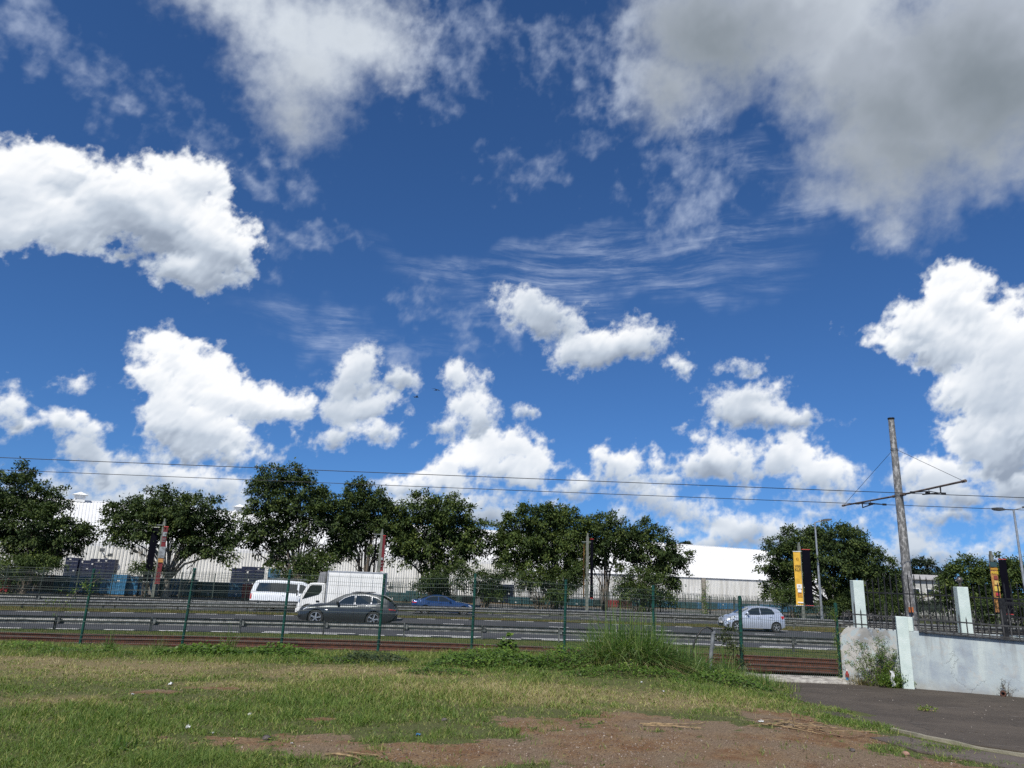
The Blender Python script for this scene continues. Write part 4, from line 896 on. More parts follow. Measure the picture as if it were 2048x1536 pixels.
def text(s, size, loc, rot, m, parent=None, name='lettering', ext=.002, ax='CENTER', sx=1.0):
    c = bpy.data.curves.new(name, 'FONT'); c.body = s; c.size = size; c.extrude = ext; c.align_x = ax; c.align_y = 'CENTER'
    me_o = bpy.data.objects.new(name, c); COL.objects.link(me_o); bpy.context.view_layer.update()
    me = bpy.data.meshes.new_from_object(me_o); bpy.data.objects.remove(me_o); me.materials.clear(); me.materials.append(m)
    o = link(name, me, parent, loc); o.rotation_euler = rot; o.scale.x = sx; return o
ink = mat('black_paint', (.02, .02, .02), .8, 0, .1, 5)
for ch, x in (('1', 6.62), ('0', 6.80), ('T', 6.98), ('2', 7.28), ('3', 7.62)):
    text(ch, .34, (x, 20.15, fz(x, 20.2) + .092 + .0), (rad(2), 0, random.uniform(-.15, .15)), ink, plinth, 'painted_digit', .001)

# ------------------------------------------------------------------ overhead line
PX, PY = 13.2, 24.0
mast = thing('catenary_mast', 'tall tapered mottled grey steel mast carrying the two overhead wire arms', 'mast', (PX, PY, 0))
def mast_mat():
    m = bpy.data.materials.new('mottled_galvanised_mast'); m.use_nodes = True; W = NT(m.node_tree)
    P = W.v('MULTIPLY', W.n('ShaderNodeTexCoord').outputs['Object'], (1, 1, .45))
    v = W.n('ShaderNodeTexVoronoi', {'Vector': P, 'Scale': 16.0, 'Detail': 2.0}); n = W.noise(P, 9, 6, .75)
    c = W.ramp(W.m('MULTIPLY_ADD', v.outputs['Distance'], .35, W.m('MULTIPLY', n, .8)), [(.40, (.085, .083, .08)), (.60, (.125, .122, .118)), (.74, (.18, .176, .17)), (.84, (.36, .35, .34))])
    b = W.n('ShaderNodeBsdfPrincipled', {'Base Color': c, 'Roughness': .55, 'Metallic': .25}); W.n('ShaderNodeOutputMaterial', {'Surface': b.outputs[0]}); return m
b = MB(); b.lathe([(.165, -2.9), (.155, -1.0), (.125, 2.9), (.095, 5.68)], n=24); b.build('pole', mast_mat(), mast, True)
b = MB(); b.lathe([(0, 5.74), (.108, 5.735), (.112, 5.70), (.095, 5.66)], n=24); b.build('pole_cap', MT['black'], mast, True)
for z, r in ((4.62, .106), (3.06, .124), (-.9, .155)):
    b = MB(); b.lathe([(r, z - .03), (r + .012, z - .03), (r + .012, z + .03), (r, z + .03)], n=20); b.build('clamp_band', MT['galv'], mast)
MB().box((-.10, -.20, -.62), (.12, .07, .16)).build('marker_plate', plain((.42, .13, .04)), mast)
arm_m = mat('brown_grey_arm', (.20, .155, .13), .6, .4, .25, 5)
for s, ln, nm in ((-1, 3.45, 'near'), (1, 4.05, 'far')):
    z0 = 3.06; z1 = 3.10
    b = MB(); b.tube([(0, s*.15, z0), (.02, s*ln, z1)], .032, 8); b.tube([(.02, s*(ln - .05), z1), (.02, s*(ln + .12), z1)], .045, 8); b.tube([(0, s*.15, z0), (0, s*.38, z0)], .05, 8)
    a = b.build('cantilever_arm', arm_m, mast, True)
    b = MB(); b.tube([(0, s*.14, 4.60), (.02, s*(ln - .08), z1 + .05)], .007, 5); b.build('stay_cable', MT['black'], mast)
    # registration arms and droppers carrying the wire
    yw = (-1.7 if s < 0 else 1.9)
    y0 = yw + s*.65
    b = MB(); b.tube([(0, y0, z1 - .02), (0, y0, z1 - .22), (-.02, yw - s*.28, 2.94)], .022, 6); b.tube([(0, yw + s*.05, z1 - .02), (0, yw + s*.05, z1 - .10), (-.5, yw, 2.95)], .014, 6)
    b.tube([(0, yw + s*.05, z1 - .10), (.48, yw, 2.95)], .014, 6)
    for xx in (-.5, -.02, .48): b.box((xx, yw, 2.95), (.13, .05, .07))
    b.build('registration_arm', MT['black'], a)
for yw, z, nm in ((22.3, 2.92, 'nearer upper'), (25.9, 2.945, 'farther lower')):
    b = MB(); pts = []
    for i in range(61):
        x = -46 + 92*i/60; sag = .0; pts.append((x, yw, z + .0004*(x - PX)*(1 if x < PX else -1)*0 + .028*((x - PX)/30)**2*(1 if x < PX else 0)))
    b.tube(pts, .011, 5); tag(b.build('contact_wire', MT['black'], None, True), f'thin black overhead wire, the {nm} of the two crossing the sky', 'wire', 'overhead wires')

# ------------------------------------------------------------------ street lamps
lampm = mat('grey_lamp_steel', (.34, .36, .38), .4, .5, .1, 4)
def lamp_head(parent, p, s, tilt):
    b = MB(); u = Vector((s, -.2, tilt)).normalized(); c = Vector(p) + u*.42
    M = u.to_track_quat('X', 'Z').to_matrix()
    for k, (o_, w_, h_) in enumerate(((-.20, .16, .14), (.02, .34, .22), (.26, .36, .20), (.46, .24, .14))): b.box(c + u*o_, (.26, w_, h_), M=M)
    h = b.build('lamp_head', mat('dark_lamp_housing', (.10, .105, .11), .5, .3, .1, 4), parent)
    MB().box(c + u*.15 - Vector((0, 0, .055)), (.42, .2, .015), M=M).build('lamp_glass', MT['glass_l'], h)
p = at(1644, 1237, 66); q = at(1640, 1045, 66)
l1 = thing('street_lamp', 'tall grey street lamp with a single head, in front of the right hand round tree', 'street lamp', (p.x, 66, ZF))
b = MB(); b.tube([(0, 0, 0), (0, 0, 1.6), (-.02, 0, q.z - ZF)], [.14, .11, .07], 12); b.build('pole', lampm, l1, True)
b = MB(); b.tube([(-.02, 0, q.z - ZF - .15), (.05, 0, q.z - ZF), (.55, -.05, q.z - ZF + .14)], .06, 8); b.build('arm', lampm, l1, True); lamp_head(l1, (.45, -.05, q.z - ZF + .14), 1, .16)
p = at(2046, 1190, 51); q = at(2026, 1020, 51)
l2 = thing('street_lamp', 'tall grey street lamp with two heads at the right edge', 'street lamp', (p.x + .2, 51, ZR))
b = MB(); b.tube([(0, 0, 0), (0, 0, 1.6), (0, 0, q.z - ZR)], [.13, .10, .065], 12); b.build('pole', lampm, l2, True)
b = MB(); b.tube([(-.75, .1, q.z - ZR + .02), (0, 0, q.z - ZR), (.75, -.1, q.z - ZR + .24)], .035, 8); b.build('arm', lampm, l2, True); lamp_head(l2, (-.55, .1, q.z - ZR + .02), -1, .0); lamp_head(l2, (.5, -.1, q.z - ZR + .17), 1, .25)

# ------------------------------------------------------------------ banner posts
post_m = mat('grey_green_post', (.15, .16, .135), .7, 0, .2, 4)
def banner_post(px_b, px_t, ytop, Y, label, lspec, rspec, bar=True, post_w=.22, zbot=None):
    """lspec/rspec: (x offset at top, width, yaw, top, bottom, material, side label)"""
    pt = at(px_t, ytop, Y); pb = at(px_b, 1210, Y); H = pt.z - ZF
    t = thing('banner_post', label, 'banner post', (pt.x, Y, ZF))
    b = MB(); b.box((0, 0, H/2 - .15), (post_w, .22, H - .3)); b.prism([(-post_w*.55, -.12, H - .8), (post_w*.3, -.12, H - .8), (post_w*.3, -.12, H), (-.02, -.12, H), (-post_w*.3, -.12, H - .35)], (0, .24, 0)); b.build('post', post_m, t)
    outs = []
    for (xo, w, yaw, top, bot, m, lab, hem) in (lspec, rspec):
        h = top - bot; rows_ = []
        for i in range(13):
            z = H - top - (bot - top)*i/12 if False else (H - top) - (H - top - bot)*i/12
            rows_.append([(xo + math.cos(yaw)*w*(k/4 - .5) , -.16 + math.sin(yaw)*w*(k/4 - .5) + .02*math.sin(i*.7 + k), z) for k in range(5)])
        b = MB(); b.grid(rows_); rv = [[(x_, y_ + .012, z_) for (x_, y_, z_) in r] for r in rows_]; b.grid(rv)
        o = b.build('banner', m, t, label=lab); outs.append((o, rows_))
        b = MB()
        for z in (H - top + .04, bot - .03): b.tube([(xo - math.cos(yaw)*w*.56, -.16 - math.sin(yaw)*w*.56, z), (xo + math.cos(yaw)*w*.56, -.16 + math.sin(yaw)*w*.56, z)], .03, 6)
        b.build('banner_rod', hem, t)
    if bar:
        b = MB(); b.box((0, -.05, 1.35 if zbot is None else zbot), (2.4, .06, .07)); b.box((0, -.05, H - .75), (.95, .05, .05)); b.build('cross_bar', MT['galv_old'], t)
    return t, outs, H
yel = mat('yellow_banner_cloth', (.72, .42, .05), .8, 0, .1, 2); blk = mat('black_banner_cloth', (.004, .004, .008), .9, 0, .1, 3, spec=.05); redc = mat('red_banner_cloth', (.12, .008, .013), .8, 0, .15, 2)
whc = mat('pale_banner_cloth', (.24, .26, .28), .8, 0, .3, 3); redrod = plain((.5, .03, .03)); orangec = mat('orange_printed_cloth', (.55, .26, .05), .8, 0, .5, 3, col2=(.10, .05, .03)); tealc = plain((.03, .07, .08)); darkc = mat('brown_printed_cloth', (.16, .07, .03), .8, 0, .5, 3, col2=(.45, .22, .06))
t, outs, H = banner_post(1603, 1597, 1085, 62.5, 'post with yellow and black banners before the right hand round tree', (-.28, .62, .1, .82, 1.50, yel, 'yellow banner printed with two short black words', MT['white']), (.52, .62, -.2, .62, 1.52, blk, 'plain black back of a banner', redrod), zbot=1.42)
Yo = -.16 - .035
def bprint(s, size, xo, z, m, parent, sx=.8): text(s, size, (xo, Yo - .03, z), (rad(90), 0, .1), m, parent, 'lettering', .004, sx=sx)
bprint('VINN', .27, -.29, H - 1.98, ink, t, .85); bprint('KLIF', .36, -.29, H - 2.27, ink, t, .85)
b = MB(); b.tube([(-.29 + .10*math.cos(a*PI/8), Yo - .03, H - 1.38 + .11*math.sin(a*PI/8)) for a in range(17)], .012, 5); b.tube([(-.29 + .05*math.cos(a*PI/4), Yo - .03, H - 1.38 + .05*math.sin(a*PI/4)) for a in range(9)], .012, 5); b.build('emblem', plain((.25, .12, .02)), t)
b = MB(); b.box((-.26, Yo - .02, 3.02), (.42, .01, .36)); b.box((-.26, Yo - .02, 2.66), (.30, .01, .26)); b.build('printed_panel', MT['white'], t); bprint('120', .22, -.26, 3.03, ink, t, .7)
b = MB(); [b.box((-.25, Yo - .02, z), (.40, .01, .035)) for z in (2.42, 2.32, 2.22)]; b.build('printed_lines', plain((.45, .12, .02)), t)
b = MB(); b.box((-.24, Yo - .02, 1.72), (.46, .01, .09)); b.build('printed_line', MT['white'], t)
t, outs, H = banner_post(2003, 1980, 1102, 62.0, 'post with a picture banner and a black banner near the right edge', (.0, .66, .15, .95, 1.55, darkc, 'brown and orange picture banner', MT['black']), (.82, .55, -.3, .70, 1.45, blk, 'plain black back of a banner', redrod))
b = MB(); b.box((.0, Yo - .01, H - 1.12), (.66, .02, .40), .15); b.build('printed_sky', tealc, t)
bprint('ANOU', .26, .0, H - 1.50, plain((.75, .42, .03)), t, .85); bprint('PARE', .34, .02, H - 1.80, plain((.85, .62, .05)), t, .85)
for z, w_, h_, m_ in ((H - 2.2, .34, .3, plain((.22, .05, .04))), (H - 2.6, .38, .34, plain((.6, .4, .12))), (H - 3.1, .5, .4, plain((.62, .45, .08))), (H - 3.55, .36, .22, plain((.45, .03, .06))), (H - 3.9, .6, .07, MT['white'])):
    b = MB(); b.box((.04, Yo - .025, z), (w_, .012, h_), .12); b.build('printed_patch', m_, t)
bprint('2 x 1', .13, .06, 1.66, MT['white'], t, .85)
t, outs, H = banner_post(1172, 1175, 1066, 62.0, 'post with a narrow orange banner, right of the dome shaped tree', (-.30, .30, 1.1, .9, 1.5, orangec, 'narrow orange and brown banner seen nearly edge on', tealc), (.36, .34, -.9, .55, 1.45, blk, 'plain black back of a banner', redrod), zbot=1.42)
b = MB(); b.tube([(.47, -.2, H - .55), (.43, -.2, H - 2.4)], .012, 5); b.build('red_hem', redrod, t)
t, outs, H = banner_post(760, 765, 1058, 61.0, 'banner post with a short red banner, behind the white box truck', (-.42, .20, 1.0, .75, 1.2, blk, 'plain black back of a banner', MT['galv_old']), (.22, .36, -.6, .60, 3.0, redc, 'short red banner', redrod), bar=False)
b = MB(); b.box((-.35, -.05, H - .45), (.7, .05, .06)); b.box((-.45, -.05, H - .75), (.05, .05, .6)); b.build('bracket', MT['galv_old'], t)
for z in (2.9 + .45, 3.15 + .45, 3.95): b = MB(); b.box((.2, -.24, z), (.16, .01, .06 if z < 3.9 else .2), -.3); b.build('printed_patch', whc, t)
t, outs, H = banner_post(305, 331, 1037, 60.5, 'banner post with a red and grey banner, before the left round tree', (-.62, .55, .1, .8, 1.45, blk, 'plain black back of a banner', MT['galv_old']), (.24, .40, -.1, .72, 1.35, redc, 'red banner with a pale emblem and pale lower half', redrod), bar=False)
b = MB(); b.box((-.45, -.05, H - .55), (.9, .05, .06)); b.build('bracket', MT['galv_old'], t)
for z, w_, h_, m_ in ((H - 1.28, .32, .34, whc), (H - 1.62, .26, .035, whc), (H - 1.74, .26, .035, whc), (H - 1.86, .26, .035, whc), (H - 2.75, .50, .9, whc), (H - 3.4, .42, .3, darkc)):
    b = MB(); b.box((.26, Yo - .02, z), (w_, .012, h_)); b.build('printed_patch', m_, t)
# lean: the near one tilts


# ------------------------------------------------------------------ trees
def leaves(centers, outward, n_per, spread, size, tint0):
    """drooping leaf blades around sprig centres -> co, faces, tint"""
    m = len(centers); N = m*n_per
    c = np.repeat(centers, n_per, 0); o = np.repeat(outward, n_per, 0)
    off = rng.normal(0, 1, (N, 3))*spread*np.array([1, 1, .7]); p = c + off + o*rng.uniform(-.3, .9, (N, 1))*spread
    d = o*.6 + rng.normal(0, .55, (N, 3)) + np.array([0, 0, -.55]); d /= np.linalg.norm(d, axis=1)[:, None]
    up = np.array([0, 0, 1.0]) + rng.normal(0, .6, (N, 3)); s = np.cross(d, up); s /= np.linalg.norm(s, axis=1)[:, None] + 1e-6
    L = rng.uniform(.7, 1.3, (N, 1))*size; w = L*.24
    nrm = np.cross(s, d)
    v = np.stack([p, p + d*L*.5 + s*w + nrm*L*.05, p + d*L, p + d*L*.5 - s*w + nrm*L*.05], 1).reshape(-1, 3)
    F = (np.arange(N)[:, None]*4 + np.arange(4)[None])
    t = np.clip(np.repeat(tint0, n_per) + rng.normal(0, .16, N), 0, 1)
    return v, F, np.repeat(t, 4)
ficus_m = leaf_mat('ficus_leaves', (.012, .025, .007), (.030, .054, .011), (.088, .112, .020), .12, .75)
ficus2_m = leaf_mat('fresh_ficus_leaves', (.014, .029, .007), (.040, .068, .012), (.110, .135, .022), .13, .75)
twig_m = MT['bark']
def make_tree(name, label, base_px, Y, blobs, lm, cat='tree', group='trees along the far side of the road', per=27, size=.25, dens=1.0, bark=None, forks=None, zb=None, stem=.15, low=None):
    zb = ZF if zb is None else zb
    bx = at(base_px, 1190, Y).x; t = thing(name, label, cat, (bx, Y, zb), 0, group); base = Vector((bx, Y, zb))
    bark = bark or MT['bark']; cs = []; os_ = []; ts = []
    cen = []
    for (px, py, rx, ry) in blobs:
        c = at(px, py, Y); s = Y/1470; R3 = (rx*s*.80, max(rx, ry)*s*.74, ry*s*.80); dy = random.uniform(-.8, .8)
        c = Vector((c.x, c.y + dy, c.z)); cen.append((c, R3))
    allc = np.array([c for c, r in cen]); allr = np.array([r for c, r in cen])
    for (c, R3) in cen:
        area = 4*PI*((R3[0]*R3[1] + R3[0]*R3[2] + R3[1]*R3[2])/3); ns = max(8, int(area*1.0*dens))
        d = rng.normal(0, 1, (ns, 3)); d /= np.linalg.norm(d, axis=1)[:, None]
        # clumps of sprigs on the surface, every clump a small dome of its own
        lump0 = rng.uniform(-1, 1, ns); cc_ = np.array(c) + d*np.array(R3)*(rng.uniform(.58, .98, ns) + .07*lump0)[:, None]
        k5 = 3; e = rng.normal(0, 1, (ns*k5, 3)); e /= np.linalg.norm(e, axis=1)[:, None]; e[:, 2] = np.abs(e[:, 2])*.8 - .15
        p = np.repeat(cc_, k5, 0) + e*rng.uniform(.25, .62, (ns*k5, 1)); d = np.repeat(d, k5, 0)*.6 + e*.6; d /= np.linalg.norm(d, axis=1)[:, None]
        lump = np.repeat(lump0, k5)*.35 + e[:, 2]*.55; n = len(p)
        # keep sprigs that are not deep inside another blob, and not hanging under the crown
        q = (p[:, None] - allc[None])/allr[None]; inside = (np.sqrt((q**2).sum(2)) < .42).any(1)
        keep = ~inside & ~((p[:, 2] < c.z - R3[2]*.55) & (rng.uniform(0, 1, n) < .75)); p = p[keep]; dd = d[keep]
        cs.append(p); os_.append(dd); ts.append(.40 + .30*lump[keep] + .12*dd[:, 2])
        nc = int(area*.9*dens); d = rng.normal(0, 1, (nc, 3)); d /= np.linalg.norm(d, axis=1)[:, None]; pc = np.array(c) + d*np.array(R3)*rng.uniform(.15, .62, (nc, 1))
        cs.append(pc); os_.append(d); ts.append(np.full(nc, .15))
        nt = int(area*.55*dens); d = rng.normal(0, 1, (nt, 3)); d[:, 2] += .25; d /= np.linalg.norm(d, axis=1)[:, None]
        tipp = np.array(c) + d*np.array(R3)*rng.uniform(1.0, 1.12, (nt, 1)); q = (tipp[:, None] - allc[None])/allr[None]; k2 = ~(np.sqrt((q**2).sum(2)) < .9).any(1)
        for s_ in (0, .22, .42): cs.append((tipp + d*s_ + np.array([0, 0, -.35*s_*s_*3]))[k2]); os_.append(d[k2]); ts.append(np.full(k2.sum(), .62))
    cs = np.concatenate(cs); os_ = np.concatenate(os_); ts = np.concatenate(ts)
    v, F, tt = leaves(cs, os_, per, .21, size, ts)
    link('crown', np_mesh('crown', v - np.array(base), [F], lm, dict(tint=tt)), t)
    # many stems fanning out of a low fork
    b = MB(); fz_ = (low if low is not None else .9)
    order = sorted(cen, key=lambda k: k[0].x)
    b.tube([(0, 0, -.2), (.02, 0, fz_*.5), (0, 0, fz_ + .1)], [stem*1.7, stem*1.4, stem*1.25], 10)
    b2 = MB()
    for i, (c, R3) in enumerate(order):
        for k in range(2 if R3[0] > 1.4 else 1):
            tgt = Vector(c) - base + Vector((random.uniform(-.6, .6)*R3[0]*.6, random.uniform(-.4, .4), -R3[2]*.1))
            a = Vector((random.uniform(-.18, .18), random.uniform(-.1, .1), fz_)); mid = a.lerp(tgt, .45) + Vector((-(tgt.x - a.x)*.12, random.uniform(-.3, .3), .25*(tgt.z - a.z)*.3)); m2 = a.lerp(tgt, .75) + Vector((random.uniform(-.15, .15), 0, .1))
            r = stem*random.uniform(.45, .8); b2.tube([a, a.lerp(mid, .5) + Vector((random.uniform(-.06, .06), 0, 0)), mid, m2, tgt], [r, r*.85, r*.7, r*.45, r*.2], 7)
            for q in range(3):
                u = random.uniform(.35, .9); s0 = a.lerp(tgt, u); e = s0 + Vector((random.uniform(-1, 1), random.uniform(-.5, .5), random.uniform(.3, 1.1)))
                b2.tube([s0, s0.lerp(e, .5) + Vector((.05, 0, .05)), e], [r*.35, r*.25, r*.1], 5)
    for k in range(int(6 + 4*len(cen)**.5)):     # hanging roots and thin upright stems
        c, R3 = random.choice(order); x = c.x - base.x + random.uniform(-.5, .5)*R3[0]; x *= .55; z1 = c.z - zb - R3[2]*.4
        b2.tube([(x*.5, random.uniform(-.3, .3), .3), (x*.85, random.uniform(-.3, .3), z1*.5), (x, 0, z1)], [.035, .028, .015], 5)
    b.build('trunk', bark, t, True); b2.build('limbs', bark, t, True)
    return t
TREES = [
 ('big dark round headed tree at the left edge, with a tall knob on top', 45, 62.5, [(45, 948, 24, 26), (30, 990, 58, 50), (85, 1005, 45, 42), (10, 1050, 75, 60), (95, 1060, 60, 50), (140, 1065, 42, 34), (-50, 1000, 60, 70), (65, 1100, 70, 36), (160, 1075, 22, 20), (-90, 1070, 60, 50)], ficus_m, MT['bark'], .16, .8),
 ('wide flat round tree on a pale forked trunk, behind the red and grey banner', 330, 63.0, [(248, 1030, 44, 34), (325, 1010, 62, 34), (400, 1030, 58, 44), (447, 1066, 34, 42), (235, 1058, 30, 30), (300, 1055, 64, 38), (440, 1100, 36, 26), (360, 1058, 80, 40), (250, 1080, 30, 22), (400, 1085, 40, 28)], ficus_m, MT['barkpale'], .20, 1.6),
 ('tall ragged dark tree behind the roof of the white van', 592, 63.5, [(545, 962, 40, 26), (590, 960, 36, 26), (640, 1000, 34, 26), (540, 1005, 48, 40), (610, 1010, 60, 48), (525, 1058, 42, 46), (575, 1070, 46, 50), (655, 1045, 48, 56), (680, 1085, 34, 40), (655, 1115, 34, 26), (560, 1115, 24, 20), (505, 1085, 20, 26)], ficus_m, MT['bark'], .17, .5),
 ('narrow tall tree above the white box truck', 727, 64.0, [(716, 978, 26, 24), (700, 1020, 42, 44), (748, 1018, 36, 42), (775, 1055, 34, 50), (728, 1065, 48, 50), (762, 1005, 20, 22), (700, 1080, 24, 30)], ficus_m, MT['bark'], .17, .5),
 ('broad round tree above the blue saloon', 868, 64.5, [(850, 1020, 58, 32), (900, 1028, 52, 38), (805, 1058, 42, 46), (875, 1068, 78, 50), (938, 1070, 40, 42), (840, 1105, 50, 32), (925, 1105, 36, 28), (810, 1095, 34, 34), (960, 1085, 22, 26), (880, 1130, 30, 20)], ficus2_m, MT['bark'], .18, .4),
 ('largest dome shaped light green tree in the middle of the row', 1110, 66.0, [(1080, 1040, 70, 32), (1035, 1068, 50, 42), (1120, 1058, 66, 42), (1165, 1078, 46, 48), (1005, 1095, 30, 28), (1015, 1120, 30, 16), (1085, 1100, 90, 40), (1150, 1120, 36, 24), (1060, 1128, 30, 16)], ficus2_m, MT['bark'], .20, .4),
 ('loose tree joined to the right side of the dome shaped tree', 1212, 66.5, [(1215, 1052, 32, 26), (1245, 1075, 34, 36), (1205, 1090, 40, 44), (1190, 1120, 22, 26)], ficus_m, MT['bark'], .12, .5),
 ('small feathery tree at the left end of the bare white roof', 1282, 67.0, [(1288, 1062, 26, 24), (1310, 1092, 42, 40), (1265, 1100, 40, 42), (1345, 1112, 34, 22), (1360, 1125, 22, 14), (1300, 1130, 36, 24), (1325, 1150, 24, 18), (1340, 1170, 14, 14)], ficus_m, MT['barkpale'], .13, .6),
 ('large round tree behind the yellow banner and the single lamp', 1668, 70.0, [(1600, 1086, 52, 32), (1660, 1080, 58, 32), (1715, 1092, 48, 36), (1555, 1112, 36, 34), (1550, 1136, 30, 20), (1640, 1120, 90, 44), (1730, 1130, 56, 48), (1765, 1150, 36, 40), (1590, 1160, 50, 30), (1700, 1165, 60, 40), (1560, 1176, 36, 18), (1770, 1185, 40, 28)], ficus_m, MT['bark'], .22, .5),
 ('loose bright tree behind the picture banner at the right edge', 1975, 72.0, [(1940, 1135, 36, 26), (1915, 1160, 34, 30), (1995, 1140, 42, 32), (1960, 1170, 50, 34), (2025, 1160, 36, 30), (2050, 1140, 26, 30), (1910, 1195, 40, 30), (2000, 1200, 60, 34), (2070, 1190, 50, 50)], ficus2_m, MT['bark'], .16, .5),
]
for (lab, bp, Y, bl, lm, bk, st, lw) in TREES: make_tree('ficus_tree', lab, bp, Y, bl, lm, bark=bk, stem=st, low=lw)
far_m = leaf_mat('dark_distant_leaves', (.012, .020, .010), (.020, .034, .016), (.035, .05, .02), .1)
make_tree('distant_tree', 'dark dense distant tree seen between the overhead mast and the ball topped pillar', 1850, 108, [(1845, 1142, 36, 24), (1815, 1150, 24, 22), (1880, 1158, 30, 20), (1850, 1165, 60, 22)], far_m, group=None, per=30, size=.34, dens=.5, zb=ZF)
make_tree('distant_tree', 'low green distant tree left of the office building', 1795, 90, [(1800, 1172, 34, 22), (1778, 1185, 26, 26), (1895, 1180, 22, 20)], ficus2_m, group=None, per=30, size=.26, dens=.7, zb=ZF)
make_tree('distant_tree', 'tiny dark tree top peeping over the bare white roof', 1370, 185, [(1368, 1087, 7, 3.5), (1374, 1088, 5, 3)], far_m, group=None, per=30, size=.4, dens=.6, zb=ZF)
BUSH = [('leafy green bush growing between the van roof and the box truck', 612, 61.2, [(612, 1130, 24, 24), (640, 1140, 30, 30), (600, 1150, 20, 26), (635, 1165, 34, 22), (570, 1150, 16, 20)], ficus2_m),
 ('green creeper over the fence at the foot of the leftmost tree', 30, 58.5, [(20, 1140, 40, 26), (60, 1128, 40, 20), (10, 1165, 30, 22), (95, 1132, 18, 12)], ficus2_m),
 ('bright young bush left of the forked trunk', 290, 61.0, [(288, 1138, 16, 10), (300, 1142, 14, 8)], ficus2_m),
 ('dark bush behind the front half of the blue saloon', 905, 62.0, [(850, 1172, 26, 14), (885, 1160, 34, 18), (870, 1185, 30, 14), (920, 1150, 26, 20)], ficus_m),
 ('rounded bush right of the blue saloon, in front of the dark stacks', 968, 62.5, [(975, 1160, 26, 24), (955, 1180, 16, 20), (985, 1185, 24, 18), (1000, 1150, 20, 18)], ficus_m),
 ('spreading bush at the foot of the dome shaped tree', 1090, 63.5, [(1060, 1165, 22, 20), (1090, 1160, 28, 26), (1130, 1165, 30, 30), (1120, 1195, 26, 20), (1150, 1145, 26, 26), (1030, 1150, 24, 14)], ficus2_m),
 ('bush and creeper at the foot of the small feathery tree', 1275, 64.5, [(1265, 1160, 30, 30), (1285, 1185, 30, 22), (1320, 1195, 22, 18), (1250, 1180, 20, 20), (1300, 1160, 24, 18), (1335, 1205, 14, 10)], ficus2_m),
 ('ivy covered fence bay under the yellow banner', 1585, 66.2, [(1570, 1200, 22, 18), (1600, 1205, 26, 20), (1585, 1190, 26, 16)], ficus2_m),
 ('dark hedge right of the single street lamp', 1720, 68.0, [(1700, 1200, 40, 24), (1740, 1205, 36, 26), (1665, 1215, 26, 18), (1790, 1215, 30, 20)], ficus_m),
 ('clipped dull green hedge in front of the office building', 1845, 76, [(1825, 1212, 24, 14), (1860, 1214, 24, 13), (1890, 1212, 18, 14)], far_m),
 ('dark green hedge behind the iron gate', 1990, 64, [(1950, 1220, 34, 22), (2000, 1222, 36, 24), (2050, 1226, 36, 24)], ficus_m)]
for (lab, bp, Y, bl, lm) in BUSH: make_tree('bush', lab, bp, Y, bl, lm, cat='bush', group='bushes along the far fence', per=34, size=.17, dens=1.5, stem=.05, low=.3)

# creeper on the concrete post near the hatchback and by the last fence post
def creeper(label, pts, spread, n, lm, size=.06, cat='climbing plant'):
    pts = [Vector(p) for p in pts]; base = pts[0]; t = thing('climbing_plant', label, cat, base)
    cs = []
    for i in range(n):
        u = random.random()*(len(pts) - 1); k = int(u); p = pts[k].lerp(pts[min(k + 1, len(pts) - 1)], u - k); cs.append(p + Vector((random.gauss(0, spread), random.gauss(0, spread*.5), random.gauss(0, spread))))
    cs = np.array(cs); o_ = rng.normal(0, 1, cs.shape); o_[:, 1] -= .5; o_ /= np.linalg.norm(o_, axis=1)[:, None]
    v, F, tt = leaves(cs, o_, 7, size*.9, size, rng.uniform(.3, .9, n)); link('foliage', np_mesh('foliage', v - np.array(base), [F], lm, dict(tint=tt)), t)
    b = MB(); b.tube([p - base + Vector((0, 0, 0)) for p in pts], .006, 5); b.build('stem', MT['bark'], t); return t
weed_m = leaf_mat('weed_leaves', (.035, .070, .012), (.085, .150, .020), (.19, .25, .035), .3, .5)
weed2_m = leaf_mat('dull_weed_leaves', (.020, .035, .012), (.040, .060, .018), (.085, .09, .035), .2, .6)
q = at(1431, 1236, 62.5); b = MB(); b.box((0, 0, 0), (.34, .3, 3.4)); o = b.build('concrete_post', MT['concrete']); o.location = (q.x - .1, 65.5, -1.4); tag(o, 'short ivy spotted concrete post in the palisade fence, left of the silver hatchback', 'post')
creeper('creeper climbing the concrete post left of the silver hatchback', [(q.x - .1, 65.1, -3.0), (q.x - .2, 65.1, -1.6), (q.x, 65.1, .1)], .12, 60, weed_m, .13)
creeper('thin creeper climbing the last green fence post beside the wall', [(9.12, 20.4, -2.35), (9.10, 20.42, -1.6), (9.12, 20.42, -.9), (9.10, 20.42, -.6)], .05, 90, weed_m, .035)
creeper('leafy climber on the green fence post right of the tall grass clump', [(6.5, 20.35, -2.3), (6.3, 20.35, -1.9), (6.1, 20.38, -1.4), (6.0, 20.4, -1.15)], .13, 170, weed2_m, .06)
creeper('small climber on the fence mesh near the left edge', [(-12.2, 20.42, -1.5), (-11.7, 20.42, -.9), (-11.2, 20.42, -.55)], .16, 40, weed_m, .05)

